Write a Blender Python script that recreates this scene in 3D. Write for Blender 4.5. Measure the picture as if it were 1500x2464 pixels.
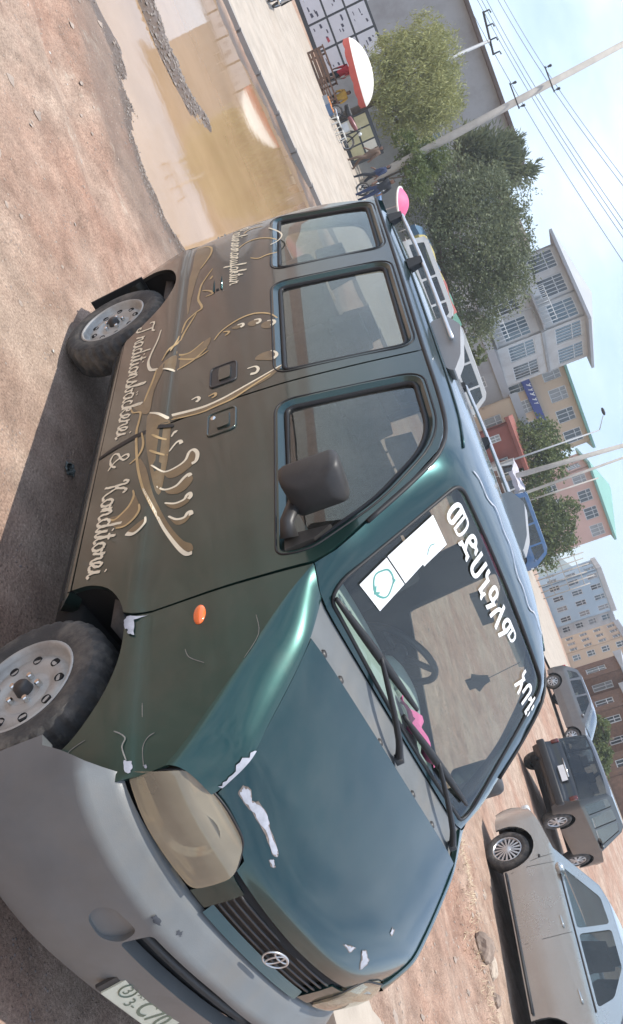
import bpy, bmesh, math, random
from mathutils import Vector, Matrix
from mathutils.geometry import delaunay_2d_cdt
PI = math.pi
random.seed(7)
scene = bpy.context.scene
for o in list(bpy.data.objects):
    bpy.data.objects.remove(o)
COL = scene.collection

# ------------------------------------------------------------------ camera
CAM_F = 2180.994            # focal length in units of a 1500 x 2464 picture
CAM_R = ((0.05716, 0.39407, 0.91730), (0.62146, 0.70504, -0.34161), (-0.78136, 0.58960, -0.20460))
CAM_C = Vector((1.97556, -2.59089, 1.97851))
cd = bpy.data.cameras.new('camera')
cam = bpy.data.objects.new('camera', cd); COL.objects.link(cam)
r0, r1, r2 = [Vector(r) for r in CAM_R]
cam.matrix_world = Matrix(((r0.x, -r1.x, -r2.x, CAM_C.x), (r0.y, -r1.y, -r2.y, CAM_C.y), (r0.z, -r1.z, -r2.z, CAM_C.z), (0, 0, 0, 1)))
cd.sensor_fit = 'VERTICAL'; cd.sensor_height = 36.0; cd.sensor_width = 36.0
cd.lens = CAM_F / 2464 * 36.0
cd.clip_start = 0.05; cd.clip_end = 6000
scene.camera = cam
scene.render.resolution_x = 623; scene.render.resolution_y = 1024

# ------------------------------------------------------------------ sky, sun, exposure
SUN_DIR = Vector((-0.05, -0.06, 0.98)).normalized()      # towards the sun, nearly overhead
SUN_EL = math.asin(SUN_DIR.z); SUN_AZ = math.atan2(SUN_DIR.x, SUN_DIR.y)
world = bpy.data.worlds.new('World'); scene.world = world
world.use_nodes = True
nt = world.node_tree; nt.nodes.clear()
out = nt.nodes.new('ShaderNodeOutputWorld'); bg = nt.nodes.new('ShaderNodeBackground')
sky = nt.nodes.new('ShaderNodeTexSky'); sky.sky_type = 'NISHITA'; sky.sun_disc = False
sky.sun_elevation = SUN_EL; sky.sun_rotation = SUN_AZ
sky.altitude = 2300; sky.air_density = 1.0; sky.dust_density = 0.35; sky.ozone_density = 2.5
# thin high cloud drifting over the whole sky
tcw = nt.nodes.new('ShaderNodeTexCoord')
mpw = nt.nodes.new('ShaderNodeMapping'); mpw.inputs['Scale'].default_value = (2.2, 2.2, 5.0); mpw.inputs['Location'].default_value = (0.35, 1.1, 0.2)
nzw = nt.nodes.new('ShaderNodeTexNoise'); nzw.inputs['Scale'].default_value = 1.7; nzw.inputs['Detail'].default_value = 7; nzw.inputs['Roughness'].default_value = 0.55
crw = nt.nodes.new('ShaderNodeValToRGB'); crw.color_ramp.elements[0].position = 0.30; crw.color_ramp.elements[1].position = 0.84
crw.color_ramp.elements[0].color = (0, 0, 0, 1); crw.color_ramp.elements[1].color = (1, 1, 1, 1)
mxw = nt.nodes.new('ShaderNodeMix'); mxw.data_type = 'RGBA'; mxw.inputs['B'].default_value = (8.6, 9.4, 10.2, 1)
mlw = nt.nodes.new('ShaderNodeMath'); mlw.operation = 'MULTIPLY'; mlw.inputs[1].default_value = 0.75
nt.links.new(tcw.outputs['Generated'], mpw.inputs['Vector']); nt.links.new(mpw.outputs['Vector'], nzw.inputs['Vector'])
nt.links.new(nzw.outputs['Fac'], crw.inputs['Fac']); nt.links.new(crw.outputs['Color'], mlw.inputs[0])
nt.links.new(mlw.outputs['Value'], mxw.inputs['Factor']); nt.links.new(sky.outputs['Color'], mxw.inputs['A'])
nt.links.new(mxw.outputs['Result'], bg.inputs['Color']); bg.inputs['Strength'].default_value = 0.15
nt.links.new(bg.outputs['Background'], out.inputs['Surface'])
sl = bpy.data.lights.new('sun', 'SUN'); sl.energy = 3.4; sl.angle = math.radians(0.53); sl.color = (1.0, 0.955, 0.885)
so = bpy.data.objects.new('sun', sl); COL.objects.link(so)
so.rotation_euler = SUN_DIR.to_track_quat('Z', 'Y').to_euler()
so.location = (0, 0, 30)
scene.view_settings.view_transform = 'Standard'; scene.view_settings.look = 'None'
scene.view_settings.exposure = 0.68; scene.view_settings.gamma = 1.0
scene.view_settings.use_curve_mapping = False
scene.render.engine = 'CYCLES'
scene.cycles.max_bounces = 8; scene.cycles.transparent_max_bounces = 16
scene.cycles.sample_clamp_indirect = 6.0

# ------------------------------------------------------------------ materials
MATS = {}
def mat(name, base, rough=0.6, metal=0.0, coat=0.0, var=0.12, vscale=6.0, bump=0.0, bscale=60.0, trans=0.0, spec=0.5, dirt=None, dscale=3.0, damt=0.5, emit=None, estr=0.0, coat_rough=0.03, refl_tone=None, refl_tone_x=(0, 1), refl_tone_amt=(0, 1)):
    if name in MATS: return MATS[name]
    m = bpy.data.materials.new(name); m.use_nodes = True
    n = m.node_tree; b = n.nodes['Principled BSDF']
    b.inputs['Roughness'].default_value = rough; b.inputs['Metallic'].default_value = metal
    b.inputs['Coat Weight'].default_value = coat; b.inputs['Coat Roughness'].default_value = coat_rough
    b.inputs['Transmission Weight'].default_value = trans; b.inputs['Specular IOR Level'].default_value = spec
    if emit: b.inputs['Emission Color'].default_value = (*emit, 1); b.inputs['Emission Strength'].default_value = estr
    tc = n.nodes.new('ShaderNodeTexCoord'); src = tc.outputs['Object']
    nz = n.nodes.new('ShaderNodeTexNoise'); nz.inputs['Scale'].default_value = vscale; nz.inputs['Detail'].default_value = 6; nz.inputs['Roughness'].default_value = 0.62
    n.links.new(src, nz.inputs['Vector'])
    cr = n.nodes.new('ShaderNodeValToRGB'); e = cr.color_ramp.elements
    e[0].position = 0.28; e[1].position = 0.72
    e[0].color = (*[max(0, c * (1 - var)) for c in base], 1); e[1].color = (*[min(1, c * (1 + var)) for c in base], 1)
    n.links.new(nz.outputs['Fac'], cr.inputs['Fac'])
    colr = cr.outputs['Color']
    if refl_tone:      # painted ground reflection, a film that thins out along the length of the thing
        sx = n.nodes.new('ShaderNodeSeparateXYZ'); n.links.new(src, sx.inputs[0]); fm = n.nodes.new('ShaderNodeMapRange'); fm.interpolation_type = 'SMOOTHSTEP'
        fm.inputs['From Min'].default_value = refl_tone_x[0]; fm.inputs['From Max'].default_value = refl_tone_x[1]; fm.inputs['To Min'].default_value = refl_tone_amt[0]; fm.inputs['To Max'].default_value = refl_tone_amt[1]
        n.links.new(sx.outputs['X'], fm.inputs['Value']); mf = n.nodes.new('ShaderNodeMix'); mf.data_type = 'RGBA'; mf.inputs['B'].default_value = (*refl_tone, 1)
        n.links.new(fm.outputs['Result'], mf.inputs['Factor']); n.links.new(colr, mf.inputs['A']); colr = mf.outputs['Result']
    if dirt:
        nd = n.nodes.new('ShaderNodeTexNoise'); nd.inputs['Scale'].default_value = dscale; nd.inputs['Detail'].default_value = 8; nd.inputs['Roughness'].default_value = 0.68
        n.links.new(src, nd.inputs['Vector'])
        rd = n.nodes.new('ShaderNodeMapRange'); rd.inputs['From Min'].default_value = 0.45; rd.inputs['From Max'].default_value = 0.75; rd.inputs['To Max'].default_value = damt
        n.links.new(nd.outputs['Fac'], rd.inputs['Value'])
        mx = n.nodes.new('ShaderNodeMix'); mx.data_type = 'RGBA'; mx.inputs['B'].default_value = (*dirt, 1)
        n.links.new(rd.outputs['Result'], mx.inputs['Factor']); n.links.new(colr, mx.inputs['A']); colr = mx.outputs['Result']
        rr = n.nodes.new('ShaderNodeMapRange'); rr.inputs['From Min'].default_value = 0; rr.inputs['From Max'].default_value = 1
        rr.inputs['To Min'].default_value = rough; rr.inputs['To Max'].default_value = min(1, rough + 0.5)
        n.links.new(rd.outputs['Result'], rr.inputs['Value']); n.links.new(rr.outputs['Result'], b.inputs['Roughness'])
    n.links.new(colr, b.inputs['Base Color'])
    if bump:
        nb = n.nodes.new('ShaderNodeTexNoise'); nb.inputs['Scale'].default_value = bscale; nb.inputs['Detail'].default_value = 5
        n.links.new(src, nb.inputs['Vector'])
        bp = n.nodes.new('ShaderNodeBump'); bp.inputs['Strength'].default_value = bump; bp.inputs['Distance'].default_value = 0.02
        n.links.new(nb.outputs['Fac'], bp.inputs['Height']); n.links.new(bp.outputs['Normal'], b.inputs['Normal'])
    MATS[name] = m
    return m

def glass_mat(name, tint, refl=1.0, dust=(.02, .10), ior=1.5, dcol=(0.42, 0.40, 0.36)):
    """thin sheet of glass: clear tinted pane with a mirror coat by Fresnel"""
    m = bpy.data.materials.new(name); m.use_nodes = True
    n = m.node_tree; n.nodes.clear()
    o = n.nodes.new('ShaderNodeOutputMaterial'); t = n.nodes.new('ShaderNodeBsdfTransparent'); t.inputs['Color'].default_value = (*tint, 1)
    g = n.nodes.new('ShaderNodeBsdfGlossy'); g.inputs['Roughness'].default_value = 0.015; g.inputs['Color'].default_value = (0.95, 1, 1, 1)
    d = n.nodes.new('ShaderNodeBsdfDiffuse'); d.inputs['Color'].default_value = (*dcol, 1)
    fr = n.nodes.new('ShaderNodeFresnel'); ge = n.nodes.new('ShaderNodeNewGeometry'); im = n.nodes.new('ShaderNodeMix')   # a thin pane reflects alike from both faces
    im.inputs['A'].default_value = ior; im.inputs['B'].default_value = 1.0 / ior
    n.links.new(ge.outputs['Backfacing'], im.inputs['Factor']); n.links.new(im.outputs['Result'], fr.inputs['IOR'])
    ml = n.nodes.new('ShaderNodeMath'); ml.operation = 'MULTIPLY'; ml.inputs[1].default_value = refl; ml.use_clamp = True
    m1 = n.nodes.new('ShaderNodeMixShader'); m2 = n.nodes.new('ShaderNodeMixShader')
    tc = n.nodes.new('ShaderNodeTexCoord'); nz = n.nodes.new('ShaderNodeTexNoise'); nz.inputs['Scale'].default_value = 4; nz.inputs['Detail'].default_value = 8
    mr = n.nodes.new('ShaderNodeMapRange'); mr.inputs['From Min'].default_value = 0.3; mr.inputs['From Max'].default_value = 0.8; mr.inputs['To Min'].default_value = dust[0]; mr.inputs['To Max'].default_value = dust[1]
    n.links.new(tc.outputs['Object'], nz.inputs['Vector']); n.links.new(nz.outputs['Fac'], mr.inputs['Value'])
    n.links.new(mr.outputs['Result'], m1.inputs['Fac']); n.links.new(t.outputs[0], m1.inputs[1]); n.links.new(d.outputs[0], m1.inputs[2])
    n.links.new(fr.outputs[0], ml.inputs[0]); n.links.new(ml.outputs[0], m2.inputs['Fac'])
    n.links.new(m1.outputs[0], m2.inputs[1]); n.links.new(g.outputs[0], m2.inputs[2]); n.links.new(m2.outputs[0], o.inputs['Surface'])
    MATS[name] = m
    return m

# ------------------------------------------------------------------ mesh helpers
def catmull(pts, n=6, closed=False):
    pts = [Vector(p) for p in pts]; out = []
    L = len(pts)
    rng = range(L if closed else L - 1)
    for i in rng:
        if closed: p0, p1, p2, p3 = pts[i - 1], pts[i], pts[(i + 1) % L], pts[(i + 2) % L]
        else: p0, p1, p2, p3 = pts[max(i - 1, 0)], pts[i], pts[i + 1], pts[min(i + 2, L - 1)]
        for k in range(n):
            t = k / n
            out.append(0.5 * ((2 * p1) + (p2 - p0) * t + (2 * p0 - 5 * p1 + 4 * p2 - p3) * t * t + (3 * p1 - p0 - 3 * p2 + p3) * t ** 3))
    if not closed: out.append(pts[-1])
    return out

def interp(x, xs, ys):
    if x <= xs[0]: return ys[0]
    if x >= xs[-1]: return ys[-1]
    for i in range(len(xs) - 1):
        if x <= xs[i + 1]:
            t = (x - xs[i]) / (xs[i + 1] - xs[i]); return ys[i] + (ys[i + 1] - ys[i]) * t
def sinterp(x, xs, ys):
    """smooth (monotone cubic) interpolation"""
    n = len(xs)
    if x <= xs[0]: return ys[0]
    if x >= xs[-1]: return ys[-1]
    d = [(ys[i + 1] - ys[i]) / (xs[i + 1] - xs[i]) for i in range(n - 1)]
    m = [d[0]] + [0 if d[i - 1] * d[i] <= 0 else 2 * d[i - 1] * d[i] / (d[i - 1] + d[i]) for i in range(1, n - 1)] + [d[-1]]
    for i in range(n - 1):
        if x <= xs[i + 1]:
            h = xs[i + 1] - xs[i]; t = (x - xs[i]) / h
            return (2*t**3-3*t*t+1)*ys[i] + (t**3-2*t*t+t)*h*m[i] + (-2*t**3+3*t*t)*ys[i+1] + (t**3-t*t)*h*m[i+1]

def inside(p, poly):
    x, y = p[0], p[1]; c = False; j = len(poly) - 1
    for i in range(len(poly)):
        xi, yi = poly[i][0], poly[i][1]; xj, yj = poly[j][0], poly[j][1]
        if (yi > y) != (yj > y) and x < (xj - xi) * (y - yi) / (yj - yi) + xi: c = not c
        j = i
    return c
def resample(poly, step, closed=True):
    out = []; n = len(poly)
    for i in range(n if closed else n - 1):
        a = Vector(poly[i][:2]); b = Vector(poly[(i + 1) % n][:2]); k = max(1, int((b - a).length / step + 0.5))
        for j in range(k): out.append(a + (b - a) * (j / k))
    if not closed: out.append(Vector(poly[-1][:2]))
    return out
def area2(poly):
    return sum(poly[i][0] * poly[(i + 1) % len(poly)][1] - poly[(i + 1) % len(poly)][0] * poly[i][1] for i in range(len(poly)))
def roundpoly(pts, r, n=5):
    """pts: corners (x,z[,radius]); returns the outline with rounded corners"""
    out = []; L = len(pts)
    for i in range(L):
        p = Vector(pts[i][:2]); a = Vector(pts[i - 1][:2]); b = Vector(pts[(i + 1) % L][:2])
        rr = pts[i][2] if len(pts[i]) > 2 else r
        va = (a - p); vb = (b - p); d = min(rr, va.length * 0.48, vb.length * 0.48)
        if d < 1e-4: out.append(p); continue
        A = p + va.normalized() * d; B = p + vb.normalized() * d
        for k in range(n + 1):
            t = k / n; out.append(A * (1 - t) ** 2 + p * 2 * t * (1 - t) + B * t * t)
    return out
def offset_poly(poly, d):
    """grow (d>0) a closed outline"""
    s = 1 if area2(poly) > 0 else -1; out = []; L = len(poly)
    for i in range(L):
        a = Vector(poly[i - 1][:2]); p = Vector(poly[i][:2]); b = Vector(poly[(i + 1) % L][:2])
        t = (b - a)
        if t.length < 1e-9: out.append(p); continue
        t.normalize(); out.append(p + Vector((t.y, -t.x)) * d * s)
    return out

class MB:
    """collects geometry for ONE mesh object"""
    def __init__(s): s.v = []; s.f = []; s.n = {}; s.mi = []; s.cur = 0
    def add(s, vs, fs, ns=None):
        o = len(s.v); s.v += [tuple(v) for v in vs]
        for f in fs: s.f.append(tuple(i + o for i in f)); s.mi.append(s.cur)
        if ns:
            for i, nn in enumerate(ns): s.n[o + i] = tuple(nn)
        return o
    def box(s, c, d, rot=None, taper=1.0):
        hx, hy, hz = d[0] / 2, d[1] / 2, d[2] / 2
        vs = [(-hx,-hy,-hz),(hx,-hy,-hz),(hx,hy,-hz),(-hx,hy,-hz),(-hx*taper,-hy*taper,hz),(hx*taper,-hy*taper,hz),(hx*taper,hy*taper,hz),(-hx*taper,hy*taper,hz)]
        c = Vector(c)
        if rot is not None:
            if not isinstance(rot, Matrix): rot = Matrix.Rotation(rot, 3, 'Z')
            vs = [rot @ Vector(v) for v in vs]
        s.add([Vector(v) + c for v in vs], [(0,3,2,1),(4,5,6,7),(0,1,5,4),(1,2,6,5),(2,3,7,6),(3,0,4,7)])
    def tube(s, path, r, seg=8, closed=False, caps=True, flat=1.0):
        path = [Vector(p) for p in path]; n = len(path); o = len(s.v); rs = r if isinstance(r, (list, tuple)) else [r] * n
        ref = None; vs = []
        for i, p in enumerate(path):
            a = path[i - 1] if (i > 0 or closed) else p; b = path[(i + 1) % n] if (i < n - 1 or closed) else p
            t = (b - a)
            if t.length < 1e-9: t = Vector((0, 0, 1))
            t.normalize()
            if ref is None:
                ref = Vector((0, 0, 1)) if abs(t.z) < 0.9 else Vector((1, 0, 0))
            u = ref - t * ref.dot(t)
            if u.length < 1e-6: u = Vector((1, 0, 0)) - t * t.x
            u.normalize(); ref = u; w = t.cross(u)
            for k in range(seg):
                a_ = 2 * PI * k / seg; vs.append(p + (u * math.cos(a_) + w * math.sin(a_) * flat) * rs[i])
        fs = []
        for i in range(n if closed else n - 1):
            j = (i + 1) % n
            for k in range(seg):
                k2 = (k + 1) % seg; fs.append((i*seg+k, i*seg+k2, j*seg+k2, j*seg+k))
        if caps and not closed:
            fs.append(tuple(range(seg - 1, -1, -1))); fs.append(tuple((n - 1) * seg + k for k in range(seg)))
        s.add(vs, fs)
    def lathe(s, prof, seg=32, M=None):
        """prof: (radius, height) pairs round local Y axis after M; axis = Y"""
        vs = []; M = M or Matrix.Identity(4); n = len(prof)
        for k in range(seg):
            a = 2 * PI * k / seg
            for r, h in prof: vs.append(M @ Vector((r * math.cos(a), h, r * math.sin(a))))
        fs = []
        for k in range(seg):
            k2 = (k + 1) % seg
            for i in range(n - 1): fs.append((k*n+i, k*n+i+1, k2*n+i+1, k2*n+i))
        s.add(vs, fs)
    def grid(s, f, us, vs_, flip=False):
        P = [[Vector(f(u, v)) for v in vs_] for u in us]; nu, nv = len(us), len(vs_)
        idx = lambda i, j: i * nv + j
        fs = []
        for i in range(nu - 1):
            for j in range(nv - 1):
                q = (idx(i, j), idx(i + 1, j), idx(i + 1, j + 1), idx(i, j + 1)); fs.append(q[::-1] if flip else q)
        s.add([p for r in P for p in r], fs)
    def prism(s, poly, f0, f1):
        """closed outline poly mapped by f0 (front) and f1 (back) into space"""
        n = len(poly); vs = [f0(*p[:2]) for p in poly] + [f1(*p[:2]) for p in poly]
        fs = [tuple(range(n)), tuple(range(2 * n - 1, n - 1, -1))]
        for i in range(n): j = (i + 1) % n; fs.append((i, i + n, j + n, j))
        s.add(vs, fs)
    def ball(s, c, r, seg=12, rings=8):
        c = Vector(c); rr = r if isinstance(r, (tuple, list, Vector)) else (r, r, r); vs = []; fs = []
        for i in range(rings + 1):
            th = PI * i / rings
            for k in range(seg):
                a = 2 * PI * k / seg; vs.append(c + Vector((rr[0]*math.sin(th)*math.cos(a), rr[1]*math.sin(th)*math.sin(a), rr[2]*math.cos(th))))
        for i in range(rings):
            for k in range(seg):
                k2 = (k + 1) % seg; fs.append((i*seg+k, (i+1)*seg+k, (i+1)*seg+k2, i*seg+k2))
        s.add(vs, fs)
    def patch(s, outer, holes, f, step, flange=0.0, mirror=False, out_hint=None):
        """triangulated sheet over a 2-D outline with holes, mapped by f(u,v); analytic normals; edge returns"""
        outer = resample(outer, step); hs = [resample(h, step * 0.7) for h in holes]
        if area2(outer) < 0: outer.reverse()
        vs = [Vector(p) for p in outer]; es = [(i, (i + 1) % len(outer)) for i in range(len(outer))]
        for h in hs:
            o = len(vs); vs += [Vector(p) for p in h]; es += [(o + i, o + (i + 1) % len(h)) for i in range(len(h))]
        xs = [p[0] for p in outer]; ys = [p[1] for p in outer]
        x = min(xs) + step * 0.5; loops = [outer] + hs
        segs = [(l[i], l[(i + 1) % len(l)]) for l in loops for i in range(len(l))]
        while x < max(xs):
            y = min(ys) + step * 0.5
            while y < max(ys):
                p = Vector((x, y))
                if inside(p, outer) and not any(inside(p, h) for h in hs):
                    if all((p - q).length_squared > (0.35 * step) ** 2 for l in loops for q in l): vs.append(p)
                y += step
            x += step
        V, E, F, _, _, _ = delaunay_2d_cdt(vs, es, [], 0, 1e-5)
        F = [fc for fc in F for c in [sum((V[i] for i in fc), Vector((0, 0))) / len(fc)] if inside(c, outer) and not any(inside(c, h) for h in hs)]
        P = []; N = []; e = 1e-3
        for p in V:
            a = Vector(f(p.x, p.y)); du = Vector(f(p.x + e, p.y)) - Vector(f(p.x - e, p.y)); dv = Vector(f(p.x, p.y + e)) - Vector(f(p.x, p.y - e))
            nn = du.cross(dv)
            nn = nn.normalized() if nn.length > 1e-12 else Vector((0, 0, 1))
            P.append(a); N.append(nn)
        # orientation
        flipn = 1
        if out_hint is not None:
            k = sum(N, Vector()).dot(Vector(out_hint)); flipn = 1 if k > 0 else -1
        N = [n * flipn for n in N]; FF = []
        for fc in F:
            fc = tuple(fc)
            g = (P[fc[1]] - P[fc[0]]).cross(P[fc[2]] - P[fc[0]])
            if g.dot(N[fc[0]] + N[fc[1]] + N[fc[2]]) < 0: fc = fc[::-1]
            FF.append(fc)
        mir = lambda w: Vector((w.x, -w.y, w.z))
        if mirror: P = [mir(p) for p in P]; N = [mir(n) for n in N]; FF = [fc[::-1] for fc in FF]
        s.add(P, FF, N)
        if flange:
            for l in loops:
                pts = []; nr = []
                for p in l:
                    a = Vector(f(p.x, p.y)); du = Vector(f(p.x + e, p.y)) - Vector(f(p.x - e, p.y)); dv = Vector(f(p.x, p.y + e)) - Vector(f(p.x, p.y - e))
                    nn = du.cross(dv)
                    nn = nn.normalized() * flipn if nn.length > 1e-12 else Vector((0, 0, 1))
                    if mirror: a = mir(a); nn = mir(nn)
                    pts.append(a); nr.append(nn)
                m = len(pts); vv = pts + [a - n_ * flange for a, n_ in zip(pts, nr)]
                s.add(vv, [(i, (i + 1) % m, (i + 1) % m + m, i + m) for i in range(m)])
    def build(s, name, material, parent=None, smooth=True, loc=None, angle=None):
        me = bpy.data.meshes.new(name); me.from_pydata(s.v, [], s.f)
        mm = material if isinstance(material, (list, tuple)) else [material]
        for m in mm: me.materials.append(m)
        if len(mm) > 1:
            for p, i in zip(me.polygons, s.mi): p.material_index = i
        if smooth:
            me.polygons.foreach_set('use_smooth', [True] * len(me.polygons))
            if angle is not None: me.set_sharp_from_angle(angle=math.radians(angle))
            if s.n:
                me.update(); base = [tuple(v.normal) for v in me.vertices]
                for i, nn in s.n.items(): base[i] = nn
                me.normals_split_custom_set_from_vertices(base)
        me.update()
        o = bpy.data.objects.new(name, me); COL.objects.link(o)
        if parent is not None:
            o.parent = parent
            if parent.get('_off'): o.location = Vector(parent['_off'])
        if loc is not None: o.location = loc
        return o

def tag(o, label=None, cat=None, group=None, kind=None):
    if label: o['label'] = label
    if cat: o['category'] = cat
    if group: o['group'] = group
    if kind: o['kind'] = kind
    return o
def thing(name, label, cat, loc=(0, 0, 0), rz=0.0, group=None):
    o = bpy.data.objects.new(name, None); COL.objects.link(o); o.empty_display_size = 0.2
    o.location = loc; o.rotation_euler = (0, 0, rz)
    return tag(o, label, cat, group)
def copy_tree(o, parent=None):
    c = o.copy(); COL.objects.link(c); c.parent = parent
    for ch in o.children: copy_tree(ch, c)
    return c
def at(px, py, depth):
    """point of the place seen at (px,py) of a 1500 x 2464 picture, at a distance along the view axis"""
    d = Vector((px - 750.0, py - 1232.0, CAM_F)) * (depth / CAM_F)
    return CAM_C + r0 * d.x + r1 * d.y + r2 * d.z
FW = Vector((r2.x, r2.y, 0)).normalized(); RT = Vector((FW.y, -FW.x, 0))
def ground_z(x, y):
    d = (Vector((x, y, 0)) - CAM_C).dot(FW); s = (Vector((x, y, 0)) - CAM_C).dot(RT)
    g = sinterp(d, [20, 26, 37, 60, 100, 250, 600], [0, 0.10, 0.62, 1.1, 1.5, 1.75, 1.8])
    return g * (1 + max(-0.3, min(0.3, s / 60.0)))
def on_ground(px, py):
    """where the line of sight through (px,py) meets the ground"""
    a, b = 1.0, 400.0
    for _ in range(60):
        m = (a + b) / 2; p = at(px, py, m)
        if p.z > ground_z(p.x, p.y): a = m
        else: b = m
    p = at(px, py, a); return Vector((p.x, p.y, ground_z(p.x, p.y)))
# ================================================================== THE GREEN VAN
M_PAINT = mat('green_metallic_paint', (0.007, 0.042, 0.043), rough=0.32, metal=0.75, coat=1.0, var=0.08, vscale=2.0, dirt=(0.13, 0.10, 0.085), dscale=2.3, damt=0.16, coat_rough=0.075)
M_SIDEP = mat('dusty_green_with_painted_reflection', (0.008, 0.058, 0.050), rough=0.32, metal=0.65, coat=1.0, var=0.10, vscale=1.6, dirt=(0.135, 0.100, 0.084), dscale=2.0, damt=0.24, coat_rough=0.07, refl_tone=(0.062, 0.048, 0.040), refl_tone_x=(-2.3, 0.45), refl_tone_amt=(0.74, 0.08))  # brown of the reflected ground painted in, strongest at the rear; dirt over it
M_GREY = mat('grey_bumper_plastic', (0.145, 0.152, 0.152), rough=0.36, var=0.12, vscale=5, dirt=(0.20, 0.175, 0.145), dscale=4, damt=0.5, bump=0.05, bscale=300, spec=0.4)
M_GREYL = mat('light_grey_plastic', (0.27, 0.28, 0.29), rough=0.5, var=0.1, vscale=6, dirt=(.3, .26, .22), damt=.3)
M_BLACK = mat('black_rubber', (0.012, 0.012, 0.013), rough=0.55, var=0.2, vscale=20)
M_DARKPL = mat('dark_grey_plastic', (0.032, 0.030, 0.029), rough=0.45, var=0.2, vscale=9, dirt=(0.13, 0.11, 0.09), dscale=5, damt=0.3)
M_UNDER = mat('underbody_black', (0.010, 0.010, 0.010), rough=0.9, var=0.3)
M_TYRE = mat('tyre_rubber_dusty', (0.050, 0.047, 0.044), rough=0.85, var=0.25, vscale=14, dirt=(0.21, 0.18, 0.145), dscale=7, damt=0.75, bump=0.15, bscale=90)
M_RIM = mat('painted_steel_rim', (0.42, 0.415, 0.39), rough=0.42, metal=0.25, var=0.08, vscale=8, dirt=(0.20, 0.15, 0.11), dscale=5, damt=0.85)
M_HOLE = mat('wheel_hole_shadow_metal', (0.012, 0.012, 0.012), rough=0.9)
M_CHROME = mat('chrome', (0.72, 0.72, 0.70), rough=0.16, metal=1.0, var=0.05)
M_LAMP = mat('lamp_housing_beige', (0.42, 0.34, 0.23), rough=0.22, coat=0.9, coat_rough=0.10, var=0.14, vscale=4, dirt=(0.62, 0.58, 0.50), dscale=3.0, damt=0.4)
M_LENSY = glass_mat('yellowed_lamp_lens', (0.86, 0.76, 0.58), refl=1.1, dust=(.38, .66), dcol=(.44, .375, .27))
M_AMBER = mat('amber_lens', (0.85, 0.16, 0.03), rough=0.18, coat=0.8, var=0.1)
M_GLASS = glass_mat('van_side_glass', (0.54, 0.56, 0.53), refl=1.6)
M_WIND = glass_mat('van_windscreen_glass', (0.86, 0.91, 0.88), refl=1.25, dust=(0.0, .025))
M_GOLD = mat('gold_print', (0.52, 0.36, 0.17), rough=0.45, var=0.2, vscale=9)
M_CREAM = mat('cream_print', (0.78, 0.68, 0.50), rough=0.45, var=0.08, vscale=9)
M_BRONZE = mat('bronze_print_fill', (0.165, 0.115, 0.055), rough=0.35, coat=0.6, var=0.3, vscale=7)
M_WHITEP = mat('white_vinyl', (0.82, 0.82, 0.80), rough=0.45, var=0.05, vscale=9)
M_CHIP = mat('bare_primer_chip', (0.36, 0.37, 0.41), rough=0.7, var=0.2, vscale=40)
M_DASH = mat('dashboard_grey_green', (0.27, 0.33, 0.30), rough=0.75, var=0.1, vscale=10)
M_SEAT = mat('seat_cloth', (0.095, 0.085, 0.078), rough=0.95, var=0.25, vscale=30, bump=0.2, bscale=200)
M_LINER = mat('headliner_beige', (0.36, 0.33, 0.28), rough=0.95, var=0.08)
M_SILVER = mat('satin_aluminium', (0.62, 0.63, 0.64), rough=0.35, metal=0.8, var=0.06)
M_PLATE = mat('cream_number_plate', (0.66, 0.66, 0.52), rough=0.4, var=0.08, vscale=20, dirt=(0.3, 0.27, 0.2), damt=0.35)
M_PLTXT = mat('green_plate_print', (0.16, 0.19, 0.13), rough=0.5)

van = thing('van', 'dark green panel van with gold bakery lettering and grey bumper, filling the picture', 'van', (-1.3, 0, 0))
van['_off'] = (1.3, 0, 0)

def W(x, z):
    w = sinterp(z, [0.15, .37, .55, .725, .785, 1.0, 1.25, 1.55, 1.87, 2.0], [.775, .805, .838, .855, .841, .838, .82, .775, .715, .69])
    return w - sinterp(x, [-3.36, -3.2, -3.0, -2.7, -0.1, .2, .35, .45, .50], [.09, .035, .010, 0, 0, .008, .022, .045, .08])
def SIDE(x, z, off=0.0): return Vector((x, -W(x, z) - off, z))
OUT_R = (0, -1, 0)

F_ARCH = [(-.445, .40), (-.43, .45), (-.40, .525), (-.335, .61), (-.24, .672), (-.14, .702), (-.04, .708), (.05, .697), (.145, .662), (.22, .61), (.275, .55), (.31, .47), (.325, .40)]
R_ARCH = [(-3.13, .40), (-3.10, .47), (-3.05, .56), (-2.95, .655), (-2.83, .705), (-2.70, .718), (-2.58, .69), (-2.47, .635), (-2.38, .545), (-2.33, .46), (-2.31, .40)]
FA = [tuple(p) for p in catmull(F_ARCH, 3)]; RA = [tuple(p) for p in catmull(R_ARCH, 3)]
REAR_EDGE = [(-3.16, .40), (-3.165, .45), (-3.185, .61), (-3.215, .77), (-3.265, .95), (-3.30, 1.1), (-3.305, 1.25), (-3.23, 1.5), (-3.12, 1.72), (-3.02, 1.868)]
GUT = [(-3.02, 1.868), (-2.16, 1.872), (-1.57, 1.870), (-1.275, 1.868)]
DOORTOP = [(-1.265, 1.862), (-.95, 1.864), (-.78, 1.860), (-.672, 1.846), (-.575, 1.812), (-.445, 1.703), (-.287, 1.532), (-.178, 1.412), (-.148, 1.352)]
WIN_R = roundpoly([(-3.165, 1.285), (-3.005, 1.838), (-2.35, 1.840), (-2.41, 1.275)], .075, 6)
WIN_M = roundpoly([(-2.235, 1.270), (-2.18, 1.838), (-1.335, 1.838), (-1.365, 1.265)], .075, 6)
WIN_F = roundpoly([(-1.125, 1.262), (-1.10, 1.828), (-.66, 1.828, .16), (-.375, 1.585, .1), (-.215, 1.34, .06), (-.225, 1.243, .03)], .075, 6)
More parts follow.
